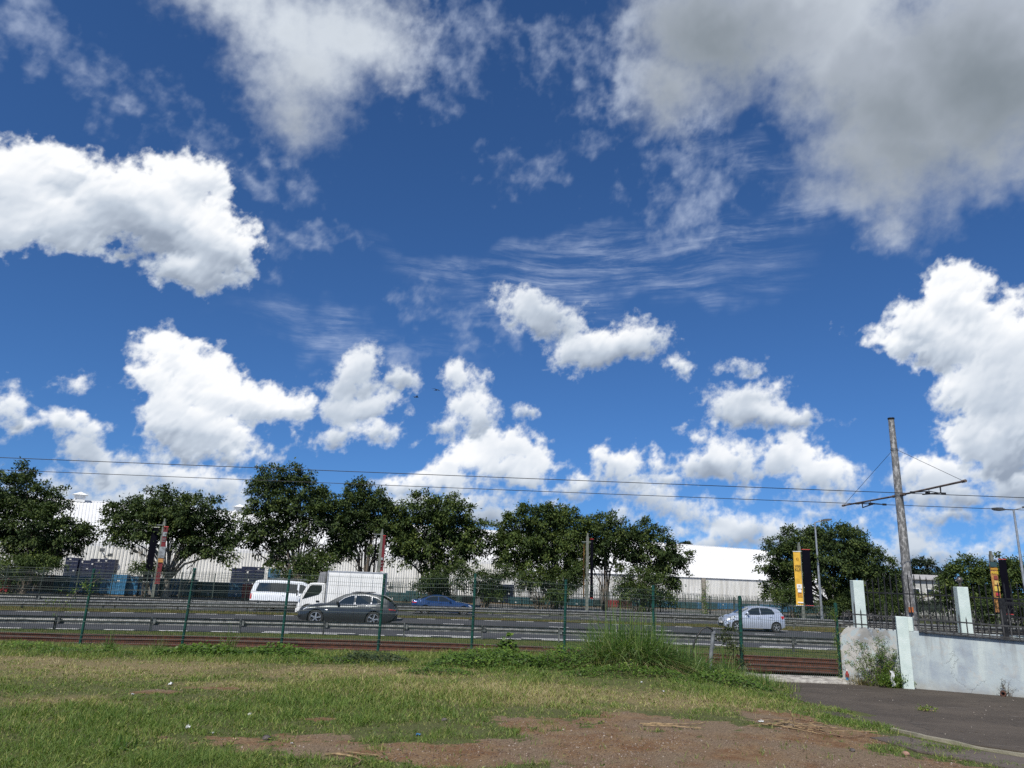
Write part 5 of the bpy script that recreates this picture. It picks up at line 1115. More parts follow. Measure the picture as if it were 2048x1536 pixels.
# ------------------------------------------------------------------ grass
grass_m = leaf_mat('grass_blades', (.078, .138, .024), (.150, .205, .040), (.34, .32, .11), .28, .6)
drym = leaf_mat('dry_grass_blades', (.14, .12, .05), (.26, .215, .105), (.42, .36, .20), .25, .7)
def blades(P, h, w, lean, tint, seg=2, name='grass', m=None, curl=.5, direction=None):
    """P (n,3) roots; h, w (n,)"""
    n = len(P); a = rng.uniform(0, 2*PI, n) if direction is None else direction; ux, uy = np.cos(a), np.sin(a)
    fa = rng.uniform(0, PI, n); sx, sy = np.cos(fa)*w*.5, np.sin(fa)*w*.5
    V = []; tv = []
    for k in range(seg + 1):
        f = k/seg; out = lean*(f**1.7)*h; z = h*(f - curl*.5*lean*f*f)
        cx = P[:, 0] + ux*out; cy = P[:, 1] + uy*out; cz = P[:, 2] + z; ww = (1 - f)**.6 if k < seg else 0
        if k < seg:
            V.append(np.stack([cx - sx*ww, cy - sy*ww, cz], 1)); V.append(np.stack([cx + sx*ww, cy + sy*ww, cz], 1))
        else: V.append(np.stack([cx, cy, cz], 1))
    nv = 2*seg + 1; co = np.stack(V, 1).reshape(-1, 3); b0 = np.arange(n)[:, None]*nv
    Q = [b0 + np.array([[2*k, 2*k + 1, 2*k + 3, 2*k + 2]]) for k in range(seg - 1)]; T = b0 + np.array([[2*seg - 2, 2*seg - 1, 2*seg]])
    F = ([np.concatenate(Q)] if Q else []) + [T]
    return np_mesh(name, co, F, m, dict(tint=np.repeat(np.clip(tint, 0, 1), nv)))
def field_points(n, y0, y1, side=1.15):
    # even density on the picture: y ~ 1/Y^2 weighting
    u = rng.uniform(0, 1, n); Y = y0*(y1/y0)**u; X = rng.uniform(-1, 1, n)*.5*side*1.45*Y
    return X, Y
N_ = 420000
X, Y = field_points(N_, 6.3, 20.9)
d, r, l = cover(X, Y)
on_pave = (X > 6.0) & (Y > 10.2) & (Y < 19.9) & (X - 6.15 > -.35*np.clip((14 - Y)/4, 0, 1) + .15*np.clip(Y - 18, 0, 3))
on_pave |= (X > 5.7) & (Y > 8.5) & (Y < 11.3) & (X > 5.65 + (11.4 - Y)*.42)
tuft = noise2(X, Y, 3.6, 4, 31); patch = noise2(X, Y, 1.2, 3, 35)
keep = (rng.uniform(0, 1, N_) < np.clip((1.02 - d*1.10)*(.42 + .35*l + 1.1*tuft + .4*patch + .3*np.exp(-((Y - 13.2)/1.6)**2)), 0.06*(tuft > .12), 1)) & ~on_pave
X, Y, d, r, l, tuft, patch = [q[keep] for q in (X, Y, d, r, l, tuft, patch)]
Z = field_z(X, Y) - .004
dryb = rng.uniform(0, 1, len(X)) < (.22 + .45*r - .22*l - .45*patch)
band = np.exp(-((Y - 13.2)/1.6)**2)*np.clip((X + 4.5)/1.5, 0, 1)*np.clip((2.2 - X)/1.5, 0, 1)
h = (.024 + .030*l + .13*np.clip(tuft, 0, 1) + .06*np.clip(patch, 0, 1) + .07*band)*rng.uniform(.4, 1.6, len(X)); w = np.clip(.0062*Y/7, .0055, .015)*rng.uniform(.7, 1.4, len(X))
tin = np.clip(.38 + .35*r - .12*l - .35*patch + rng.normal(0, .30, len(X)), 0, 1); lean = rng.uniform(.15, 1.6, len(X))
g = ~dryb
P = np.stack([X, Y, Z], 1)
o = link('grass', blades(P[g], h[g], w[g], lean[g], tin[g], 2, 'grass', grass_m)); o['kind'] = 'stuff'; o['label'] = 'uneven short green grass of the field in the foreground'
o = link('dry_grass', blades(P[dryb], h[dryb]*.9, w[dryb]*.8, lean[dryb]*1.5, tin[dryb], 2, 'dry_grass', drym)); o['kind'] = 'stuff'; o['label'] = 'dry straw coloured grass mixed into the field'
# longer weeds and seed stems at the back of the field, along the fence
n = 30000; X = rng.uniform(-17, 6.6, n); Y = rng.uniform(16.6, 20.0, n); k = noise2(X, Y, 1.6, 4, 77) > -.05; X, Y = X[k], Y[k]
h = rng.uniform(.05, .15, len(X))*(1 + .9*noise2(X, Y, .9, 3, 78))*(1 + .9*np.clip((X + 3)/4, 0, 1)); P = np.stack([X, Y, field_z(X, Y)], 1)
o = link('tall_weeds', blades(P, h, rng.uniform(.006, .014, len(X)), rng.uniform(.1, .9, len(X)), rng.uniform(.1, .9, len(X)), 2, 'tall_weeds', grass_m)); o['kind'] = 'stuff'; o['label'] = 'longer weeds at the foot of the green fence'
# small broad leaves and stray stems scattered through the turf
n = 9000; X, Y = field_points(n, 6.5, 19.5); d, r, l = cover(X, Y); k = (noise2(X, Y, 1.3, 4, 55) > .12) & (d < .6) & ~((X > 5.6) & (Y > 8.6)); X, Y = X[k], Y[k]
cs = np.stack([X, Y, field_z(X, Y) + rng.uniform(.01, .05, len(X))], 1); v, F, tt = leaves(cs, np.tile([0, 0, 1.], (len(X), 1)), 5, .022, .035, rng.uniform(.2, 1, len(X)))
weed0 = leaf_mat('small_turf_leaves', (.05, .09, .015), (.10, .15, .025), (.20, .22, .05), .25, .6)
o = link('turf_weeds', np_mesh('turf_weeds', v, [F], weed0, dict(tint=tt))); o['kind'] = 'stuff'; o['label'] = 'small broad leaved weeds scattered through the turf'
n = 1100; X, Y = field_points(n, 8.5, 20); d, r, l = cover(X, Y); k = ~((X > 5.6) & (Y > 8.6)) & (d < .3) & (rng.uniform(0, 1, n) < (Y - 6)/12); X, Y = X[k], Y[k]; P = np.stack([X, Y, field_z(X, Y)], 1)
o = link('seed_stems', blades(P, rng.uniform(.12, .28, len(X)), np.full(len(X), .004), rng.uniform(.1, .8, len(X)), rng.uniform(.3, 1, len(X)), 3, 'seed_stems', drym)); o['kind'] = 'stuff'; o['label'] = 'thin dry seed stems standing over the turf'
# verge and median grass
def far_grass(name, fa, fb, za, zb, n, hm, m, x0=-34, x1=34):
    X = rng.uniform(x0, x1, n); u = rng.uniform(0, 1, n); ya = np.array([fa(x) for x in X]); yb = np.array([fb(x) for x in X]); Y = ya + (yb - ya)*u; Z = za + (zb - za)*u
    h = hm*rng.uniform(.5, 1.6, n)*(1 + .8*noise2(X, Y, .5, 3, 91)); o = link(name, blades(np.stack([X, Y, Z - .01], 1), h, rng.uniform(.012, .028, n), rng.uniform(.1, .8, n), np.clip(rng.normal(.5, .25, n) + .4*noise2(X, Y, .2, 3, 92), 0, 1), 2, name, m)); o['kind'] = 'stuff'; return o
verge_g = leaf_mat('verge_grass_blades', (.045, .085, .016), (.075, .12, .022), (.15, .15, .05), .3, .6)
med_g = leaf_mat('median_grass_blades', (.06, .085, .02), (.12, .125, .04), (.22, .15, .06), .3, .6)
far_grass('verge_grass', lambda x: T_Y(x) + .9, lambda x: N_Y(x) - .4, ZT - .12, ZR, 26000, .06, verge_g, -26, 20)['label'] = 'green grass strip between the railway and the road'
far_grass('median_weeds', lambda x: M_Y(x) + .5, lambda x: FN_Y(x) - .5, ZR + .02, ZF + .02, 26000, .12, med_g)['label'] = 'yellowish grass of the road median'
far_grass('roadside_weeds', lambda x: FF_Y(x) + .4, lambda x: FF2_Y(x) + 1, ZF + .02, ZF + .02, 15000, .13, med_g, -42, 44)['label'] = 'grass strip beyond the far road'

# tall clump of reed like grass
clump_m = leaf_mat('clump_blades', (.050, .105, .022), (.10, .17, .040), (.22, .27, .10), .30, .4)
def clump(name, label, c, rx, ry, n, hmin, hmax, w, m, cat='grass clump', leanm=1.0, dead=.12):
    cz = float(field_z(np.array([c[0]]), np.array([c[1]]))[0]); t = thing(name, label, cat, (c[0], c[1], cz))
    a = rng.uniform(0, 2*PI, n); rr = np.sqrt(rng.uniform(0, 1, n)); X = rr*np.cos(a)*rx; Y = rr*np.sin(a)*ry
    Z = field_z(X + c[0], Y + c[1]) - cz - .02
    h = rng.uniform(hmin, hmax, n)*(1.05 - .45*rr**2); lean = np.clip(.15 + rr*.55 + rng.normal(0, .38, n), .02, 1.5)*leanm
    direc = a + rng.normal(0, 1.5, n); wd2 = w*rng.uniform(.6, 1.4, n); tin = rng.uniform(0, 1, n)**1.3; k = rng.uniform(0, 1, n) > dead
    P = np.stack([X, Y, Z], 1)
    link('blades', blades(P[k], h[k], wd2[k], lean[k], tin[k], 6, 'blades', m, 1.25, direc[k]), t)
    if dead: link('dead_blades', blades(P[~k]*1.05, h[~k]*.55, wd2[~k], np.clip(lean[~k]*1.8, .3, 2.2), tin[~k], 4, 'dead_blades', drym, 1.0, direc[~k]), t)
    return t
clump('reed_grass_clump', 'left and tallest half of the big arching reed grass clump before the fence', (2.75, 17.4), .85, .65, 2300, .45, 1.6, .021, clump_m, leanm=1.45, dead=.25)
clump('reed_grass_clump', 'right half of the big tall reed grass clump', (3.45, 17.3), .55, .55, 1500, .45, 1.3, .021, clump_m, leanm=1.6, dead=.3)
clump('reed_grass_clump', 'lower right part of the tall reed grass, leaning towards the bent hose', (4.25, 17.1), .55, .5, 800, .35, .85, .018, clump_m)
clump('reed_grass_clump', 'small reed tuft around the grey pipe post', (5.25, 17.6), .30, .3, 260, .3, .95, .015, clump_m)
clump('reed_grass_clump', 'low reed tuft left of the asphalt apron', (5.9, 17.3), .55, .5, 700, .15, .48, .012, clump_m, dead=.3)
clump('spiky_tuft', 'spiky dark green tuft near the left edge at the back of the field', (-9.6, 18.6), .16, .16, 90, .25, .60, .018, clump_m)
clump('spiky_tuft', 'tall thin spiky tuft behind the leafy weeds, left of the middle', (-7.1, 19.6), .20, .2, 120, .35, .95, .012, clump_m)
clump('spiky_tuft', 'thin grass tuft left of the second fence post', (-8.7, 19.2), .25, .2, 120, .2, .55, .010, clump_m)
clump('rosette_weed', 'flat rosette weed at the bottom left of the grass', (-3.75, 7.85), .16, .14, 60, .12, .22, .022, clump_m, 'weed', 2.2, .1)
clump('spiky_tuft', 'low dark tuft in the bare soil at the bottom middle', (-.75, 8.9), .12, .12, 110, .06, .15, .006, grass_m)
clump('spiky_tuft', 'grass tuft beside the curved dry stalk', (-1.25, 8.15), .14, .12, 120, .05, .15, .006, grass_m)
clump('spiky_tuft', 'round grass tuft in the middle of the brown gravel', (.65, 10.1), .15, .14, 140, .05, .14, .006, grass_m)

# broad leaved weeds
def weed_patch(label, c, rx, ry, n, size, hgt, m, cat='weeds'):
    cz = float(field_z(np.array([c[0]]), np.array([c[1]]))[0]); t = thing('leafy_weeds', label, cat, (c[0], c[1], cz), 0, 'broad leaved weeds in the field')
    a = rng.uniform(0, 2*PI, n); rr = np.sqrt(rng.uniform(0, 1, n)); X = rr*np.cos(a)*rx; Y = rr*np.sin(a)*ry
    lump = noise2(X + c[0], Y + c[1], 2.5, 3, 61)
    zz = hgt*np.clip(1 - rr**2 + .7*lump, .05, 1.5)*rng.uniform(.3, 1, n); Z = field_z(X + c[0], Y + c[1]) - cz + zz
    p = np.stack([X, Y, Z], 1); s = size*rng.uniform(.6, 1.3, n); ang = rng.uniform(0, 2*PI, n)
    u = np.stack([np.cos(ang), np.sin(ang), rng.normal(-.15, .35, n)], 1); u /= np.linalg.norm(u, axis=1)[:, None]
    nn = np.stack([rng.normal(0, .35, n), rng.normal(-.25, .35, n), np.ones(n)], 1); v_ = np.cross(nn, u); v_ /= np.linalg.norm(v_, axis=1)[:, None]
    s = s[:, None]; V = np.stack([p, p + u*s*.35 + v_*s*.42, p + u*s*.8 + v_*s*.30, p + u*s, p + u*s*.8 - v_*s*.30, p + u*s*.35 - v_*s*.42], 1).reshape(-1, 3)
    F = np.arange(n)[:, None]*6 + np.arange(6)[None]; tt = np.clip(.35 + .4*lump + .3*(zz/hgt - .5) + rng.normal(0, .15, n), 0, 1)
    link('foliage', np_mesh('foliage', V, [F], m, dict(tint=np.repeat(tt, 6))), t)
    b = MB()
    for k in range(min(60, n//12)):
        i = k*12; b.tube([(X[i]*.9, Y[i]*.9, Z[i] - zz[i] - .02), tuple(p[i])], .003, 4, False)
    b.build('stem', MT['bark'], t); return t
for lab, c, rx, ry, n, s, hh in (('bright leafy weeds in front of the third fence post from the left', (-7.4, 18.7), 1.3, .7, 2600, .065, .26), ('bright leafy weeds left of the fourth fence post', (-5.6, 18.9), 1.0, .6, 1900, .065, .26),
    ('pale leafy weeds near the left edge under the fence', (-11.6, 18.6), 1.4, .6, 900, .05, .15), ('dark leafy weeds below the fifth fence post', (-3.1, 17.8), 1.0, .7, 1500, .055, .24),
    ('scattered leafy weeds at the back of the field, left of the first bright patch', (-9.7, 18.0), 1.5, .7, 900, .045, .16), ('low leafy weeds in front of the fourth fence post', (-4.3, 17.4), 1.3, .6, 900, .045, .15), ('leafy weeds left of the tall reed clump', (-.3, 17.4), 1.5, .9, 3400, .060, .38), ('large leaved weed poking above the grass before the sixth fence post', (.1, 19.2), .35, .25, 300, .11, .55),
    ('leafy weeds at the left foot of the tall reed clump', (1.4, 17.1), .9, .7, 1900, .055, .42), ('small leafy weeds in the dry grass, middle of the field', (-1.3, 15.6), .8, .5, 900, .045, .14), ('trailing leafy weeds in front of the tall reed clump', (2.7, 15.9), 1.5, .5, 1700, .045, .22), ('green trailing weeds right of the tall reed clump', (4.9, 16.2), .9, .6, 1200, .05, .24)):
    weed_patch(lab, c, rx, ry, n, s, hh, weed_m if 'bright' in lab or 'left of the tall' in lab or 'large' in lab else weed2_m if 'dark' in lab else weed_m)
# shrub against the broken wall
def shrub(label, c, z, n_stem, hgt, spread, n_leaf, m, size):
    t = thing('wall_shrub', label, 'shrub', (c[0], c[1], z)); b = MB(); cs = []
    for i in range(n_stem):
        a = random.uniform(-1, 1); L = hgt*random.uniform(.45, 1.0)*(1 - .3*abs(a)); lean = Vector((a*spread, random.uniform(-.35, .1)*spread, 0)); pts = [Vector((a*spread*.45, random.uniform(-.1, .1), 0)) + lean*(u*u) + Vector((random.gauss(0, .015), 0, L*u)) for u in (0, .3, .6, .85, 1)]
        b.tube(pts, [.007, .006, .004, .003, .001], 4, False)
        for k in range(n_leaf//n_stem): u = random.random()**.75*4; j = min(3, int(u)); cs.append(pts[j].lerp(pts[j + 1], u - j) + Vector((random.gauss(0, .03), random.gauss(0, .03), 0)))
    b.build('stem', MT['bark'], t); cs = np.array(cs); o_ = rng.normal(0, 1, cs.shape) + np.array([0, -.2, .6]); o_ /= np.linalg.norm(o_, axis=1)[:, None]
    v, F, tt = leaves(cs, o_, 6, .03, size, np.clip(.75 - .5*cs[:, 2]/hgt + rng.normal(0, .1, len(cs)), 0, 1)); link('foliage', np_mesh('foliage', v, [F], m, dict(tint=tt)), t); return t
shrub('wispy dark shrub growing against the broken end of the wall', (9.72, 19.55), fz(9.7, 19.5), 44, 1.45, .60, 1150, weed_m, .034)
shrub('low bright green shrub at the foot of the pale pillar', (10.0, 19.25), fz(10, 19.2), 30, .42, .34, 700, weed_m, .045)
shrub('thin dry weed sprouting from the rusty drain in the wall', (12.02, 18.08), fz(12, 18), 12, .50, .16, 40, weed2_m, .02)
clump('dry_grass_clump', 'straw coloured dry grass at the foot of the broken wall', (9.35, 19.85), .45, .22, 420, .15, .45, .008, drym, dead=.2)
b = MB(); b.lathe([(.035, -.10), (.062, -.10), (.062, .06), (.035, .06), (.035, -.10)], (0, 0, 0), 'Y', 14); o = b.build('drain_pipe', mat('rusty_brown_iron', (.13, .05, .03), .8, 0, .4, 20, .5)); o.location = (11.97, 18.12, fz(12, 18) + .075); o.rotation_euler.z = -.6; tag(o, 'short rusty drain pipe end at the foot of the wall', 'pipe')

# ------------------------------------------------------------------ gravel, stones, litter
n = 60000; X, Y = field_points(n, 6.4, 14.5); d, r, l = cover(X, Y); k = (rng.uniform(0, 1, n) < np.clip((d - .25)*1.1, 0, 1)*(.35 + .65*(X > -1.2))*np.clip(.35 + noise2(X, Y, 1.1, 3, 44)*1.6 + .3*(Y < 10.5), .06, 1)) & ~((X > 6) & (Y > 9.8)); X, Y = X[k], Y[k]
gm = tint_mat('gravel_stone', [(0, (.07, .045, .032)), (.5, (.14, .095, .068)), (.93, (.19, .145, .112)), (1, (.30, .25, .21))], .95)
o = scatter_stones('gravel', np.stack([X, Y, field_z(X, Y)], 1), .005, .019, gm); o['kind'] = 'stuff'; o['label'] = 'small grey and brown stones scattered on the bare soil'
st_m = mat('dark_stone', (.10, .085, .08), .9, 0, .4, 12, .8, 40)
def stone(px, py, r, label, m=None):
    p = fpt(px, py); bm = bmesh.new(); bmesh.ops.create_icosphere(bm, subdivisions=2, radius=r)
    for v in bm.verts: v.co *= 1 + mnoise.noise(v.co*(2.2/r*.12) + p)*.45; v.co.z *= .65
    me = bpy.data.meshes.new('stone'); bm.to_mesh(me); bm.free(); me.materials.append(m or st_m); o = link('stone', me, None, (p.x, p.y, float(field_z(np.array([p.x]), np.array([p.y]))[0]) + r*.3)); return tag(o, label, 'stone')
stone(532, 1478, .045, 'dark purple grey stone in the red soil, bottom left of the middle'); stone(888, 1442, .035, 'grey stone in the grass left of the brown gravel'); stone(1810, 1508, .05, 'pinkish stone beside the brown footpath', mat('pink_stone', (.30, .17, .13), .9, 0, .2, 9))
stone(1705, 1502, .04, 'dark stone in the gravel at the lower right'); stone(470, 1479, .03, 'flat tan stone left of the dark purple stone', mat('tan_stone', (.33, .24, .15), .9, 0, .2, 9)); stone(500, 1428, .03, 'pale round stone in the grass above the bare soil', mat('pale_stone', (.35, .36, .32), .9, 0, .2, 9))
lit_m = mat('white_litter', (.55, .56, .56), .6, 0, .06, 8); blue_l = mat('blue_litter', (.04, .15, .32), .5, 0, .1, 8)
def scrap(px, py, s, label, m=None, name='plastic_scrap', tall=.5):
    s *= .62; tall *= .8
    p = fpt(px, py); z = float(field_z(np.array([p.x]), np.array([p.y]))[0]); rows_ = []
    if p.x > 6: z = fz(p.x, p.y) + .02
    for i in range(5): rows_.append([Vector(((i/4 - .5)*s + random.gauss(0, s*.08), (k/3 - .5)*s*.7 + random.gauss(0, s*.08), abs(random.gauss(0, s*tall*.5)) + .012)) for k in range(4)])
    b = MB(); b.grid(rows_); b.grid([[q + Vector((0, 0, -.004)) for q in r] for r in rows_]); o = b.build(name, m or lit_m, None, True); o.location = (p.x, p.y, z); o.rotation_euler.z = random.uniform(0, 3); return tag(o, label, 'litter')
scrap(375, 1458, .085, 'crumpled white paper scrap on the grass, left of the bare soil', tall=.9); scrap(424, 1466, .10, 'pale flat plastic scrap at the edge of the red soil', tall=.2); scrap(218, 1506, .05, 'tiny white scrap in the grass at the bottom left'); scrap(341, 1371, .12, 'white crumpled bag at the back of the left grass', tall=.7)
scrap(1522, 1446, .12, 'white plastic scrap beside the heap of dry sticks', tall=.5); scrap(835, 1471, .12, 'blue plastic scrap at the edge of the brown gravel', blue_l, tall=.2); scrap(584, 1489, .05, 'small white scrap in the red soil at the bottom'); scrap(265, 1390, .06, 'small white scrap near the bare patch on the left'); scrap(1327, 1385, .09, 'pale scrap in front of the tall reed clump'); scrap(1283, 1370, .08, 'white scrap under the tall reed clump')
b = MB(); rows_ = [[Vector(((k/3 - .5)*.10*(1 - .5*abs(i/6 - .5)) + .02*math.sin(i*1.7), .02*math.sin(i*2.3 + k), .05 + i*.062)) for k in range(4)] for i in range(7)]; b.grid(rows_); b.grid([[q + Vector((0, .01, 0)) for q in r] for r in rows_]); o = b.build('plastic_bag', lit_m, None, True); o.location = (9.88, 19.12, fz(9.9, 19.1)); tag(o, 'white torn plastic bag caught in the shrub left of the pale pillar', 'litter')
straw = mat('dry_stalk', (.30, .21, .11), .85, 0, .3, 12)
def stalk(pts_px, r, label, name='dry_stalk', m=None, dz=.02, jag=0.0):
    P = []
    for px, py in pts_px: p = fpt(px, py); p.z = float(field_z(np.array([p.x]), np.array([p.y]))[0]) + dz; P.append(p)
    b = MB(); b.tube([p - P[0] for p in P], [r*(1 - .5*i/len(P)) for i in range(len(P))], 6); o = b.build(name, m or straw, None, True); o.location = P[0]; return tag(o, label, 'stalk')
stalk([(650, 1513), (668, 1512), (690, 1514), (712, 1519), (722, 1526), (716, 1532), (706, 1534)], .012, 'curved pale dry stalk lying on the soil at the bottom'); stalk([(655, 1511), (700, 1508), (760, 1515), (790, 1512)], .006, 'thin dry stalk lying behind the curved pale one')
for i, (L, lab) in enumerate(((((1280, 1450), (1330, 1453), (1385, 1459)), 'longest leaf rib of the dry palm litter on the brown gravel'), (((1285, 1453), (1340, 1456), (1402, 1460)), 'lower leaf rib of the dry palm litter on the gravel'), (((1300, 1449), (1350, 1452), (1398, 1451), (1412, 1448)), 'upper curved leaf rib of the dry palm litter'))): stalk(L, .008, lab, 'palm_rib')
hp = fpt(1600, 1462); heap = thing('stick_heap', 'heap of dry brown sticks and straw beside the asphalt apron', 'stick heap', (hp.x, hp.y, hp.z + .0))
brs = mat('brown_stick', (.20, .12, .07), .9, 0, .4, 12)
for i in range(26):
    a = random.gauss(.15, .4); L = random.uniform(.2, .7); c = Vector((random.gauss(0, .22), random.gauss(0, .12), random.uniform(.01, .09))); dv = Vector((math.cos(a), math.sin(a)*.6, random.gauss(0, .12)))*L/2
    b = MB(); b.tube([c - dv, c + Vector((0, 0, random.uniform(0, .03))), c + dv], random.uniform(.003, .007), 5); b.build('stick', straw if i % 3 else brs, heap)
MB().tube([(-.05, 0, .05), (-.14, -.05, .26)], .010, 6).build('stick', straw, heap)
stalk([(1640, 1468), (1700, 1478), (1730, 1474)], .007, 'long thin stick trailing right of the stick heap', m=brs)
def dry_sprig(px, py, s, label):
    p = fpt(px, py, .03); t = thing('dry_sprig', label, 'sprig', p); b = MB()
    for i in range(9): a = random.uniform(0, 6.28); L = s*random.uniform(.3, 1); b.tube([(0, 0, 0), (math.cos(a)*L*.5, math.sin(a)*L*.4, s*.2*random.random()), (math.cos(a)*L, math.sin(a)*L*.7, .005)], .005, 4)
    b.build('twigs', straw, t); cs = rng.normal(0, s*.3, (24, 3)); cs[:, 2] = np.abs(cs[:, 2])*.4; v, F, tt = leaves(cs, np.tile([0, 0, 1.], (24, 1)), 6, s*.12, .04, rng.uniform(.4, 1, 24)); link('leaves', np_mesh('leaves', v, [F], weed_m, dict(tint=tt)), t)
dry_sprig(1852, 1424, .22, 'broken leafy sprig lying on the asphalt in front of the wall')
n = 700; X = rng.uniform(6.6, 14, n); Y = rng.uniform(10, 19.6, n); k = (noise2(X, Y, .7, 3, 88) > .02); X, Y = X[k], Y[k]
zf = np.array([fz(a_, b_) for a_, b_ in zip(X, Y)]) + .022
o = scatter_stones('asphalt_grit', np.stack([X, Y, zf], 1), .004, .016, tint_mat('grit', [(0, (.05, .04, .03)), (.6, (.16, .13, .10)), (1, (.42, .38, .33))])); o['kind'] = 'stuff'; o['label'] = 'grit and small debris lying on the asphalt apron'
# plastic bottle at the wall end
bt = thing('plastic_bottle', 'small plastic bottle with red top and blue label between fence post and wall end', 'bottle', (9.20, 20.14, -2.40))
MB().lathe([(0, 0), (.045, 0), (.048, .03), (.048, .09)], n=14).build('base', mat('blue_bottle_label', (.03, .25, .50), .3, 0, .1, 9), bt, True); MB().lathe([(.048, .092), (.047, .17), (.020, .235), (.018, .255)], n=14).build('body', mat('red_bottle_plastic', (.30, .05, .04), .25, 0, .1, 9), bt, True); MB().lathe([(.022, .256), (.022, .28), (0, .282)], n=12).build('cap', MT['white'], bt, True)
# bent hose and pipe post
g0 = at(1420, 1320, 17.5); g1 = at(1427, 1262, 17.5)
b = MB(); b.tube([(g0.x, 17.5, -2.2), (g0.x + .01, 17.5, g0.z), (g1.x, 17.5, g1.z)], .045, 12); b.lathe([(.048, g1.z - .06), (.055, g1.z - .06), (.055, g1.z), (.0, g1.z + .005)], (g1.x, 17.5, 0), n=12); tag(b.build('pipe_post', mat('grey_plastic_pipe', (.17, .18, .19), .5, 0, .2, 6), None, True), 'short grey pipe standing in the weeds with a bent black hose coming out', 'pipe')
pp = [(1426, 1261), (1422, 1257), (1414, 1254), (1404, 1258), (1394, 1272), (1386, 1293), (1379, 1318), (1374, 1345)]
b = MB(); hp_ = [at(x, y, 17.45) for x, y in pp]; b.tube(hp_, [.02]*5 + [.026, .032, .036], 8); tag(b.build('bent_hose', MT['hose'], None, True), 'bent black hose arching from the grey pipe into the weeds', 'hose')
b = MB(); b.tube([at(1371, 1340, 17.3), at(1374, 1352, 17.3), at(1377, 1375, 17.2)], [.05, .07, .06], 8); tag(b.build('tree_stump', MT['bark'], None, True), 'small dark rotten stump at the foot of the bent hose', 'stump')
# ------------------------------------------------------------------ birds
def bird(px, py, label, yaw):
    Y_ = 60; p = at(px, py, Y_); t = thing('bird', label, 'bird', p, yaw, None)
    b = MB(); b.lathe([(.001, -.20), (.03, -.14), (.055, -.02), (.05, .06), (.035, .11), (.03, .14), (.012, .17), (.001, .20)], (0, 0, 0), 'X', 10)
    b._add([(-.18, -.02, 0), (-.18, .02, 0), (-.32, .05, 0), (-.32, -.05, 0), (-.18, 0, .012)], [(0, 1, 2, 3), (4, 2, 1), (4, 3, 2)]); b.build('body', MT['hose'], t, True)
    for s in (-1, 1):
        rows_ = [[(.08 - .10*k/3 + (-.03*i), s*(.04 + .11*i), .02 + .05*math.sin(i*.9) + .01*(1 - (k/1.5 - 1)**2)) for k in range(4)] for i in range(5)]
        rows_[-1] = [(-.10, s*.50, .03)]*4; b = MB(); b.grid(rows_); b.grid([[(x_, y_, z_ - .006) for x_, y_, z_ in r] for r in rows_]); b.build('wing', MT['hose'], t)
bird(833, 794, 'small black bird in flight, the lower of the two', .4); bird(873, 780, 'small black bird in flight, the upper of the two', -.7)


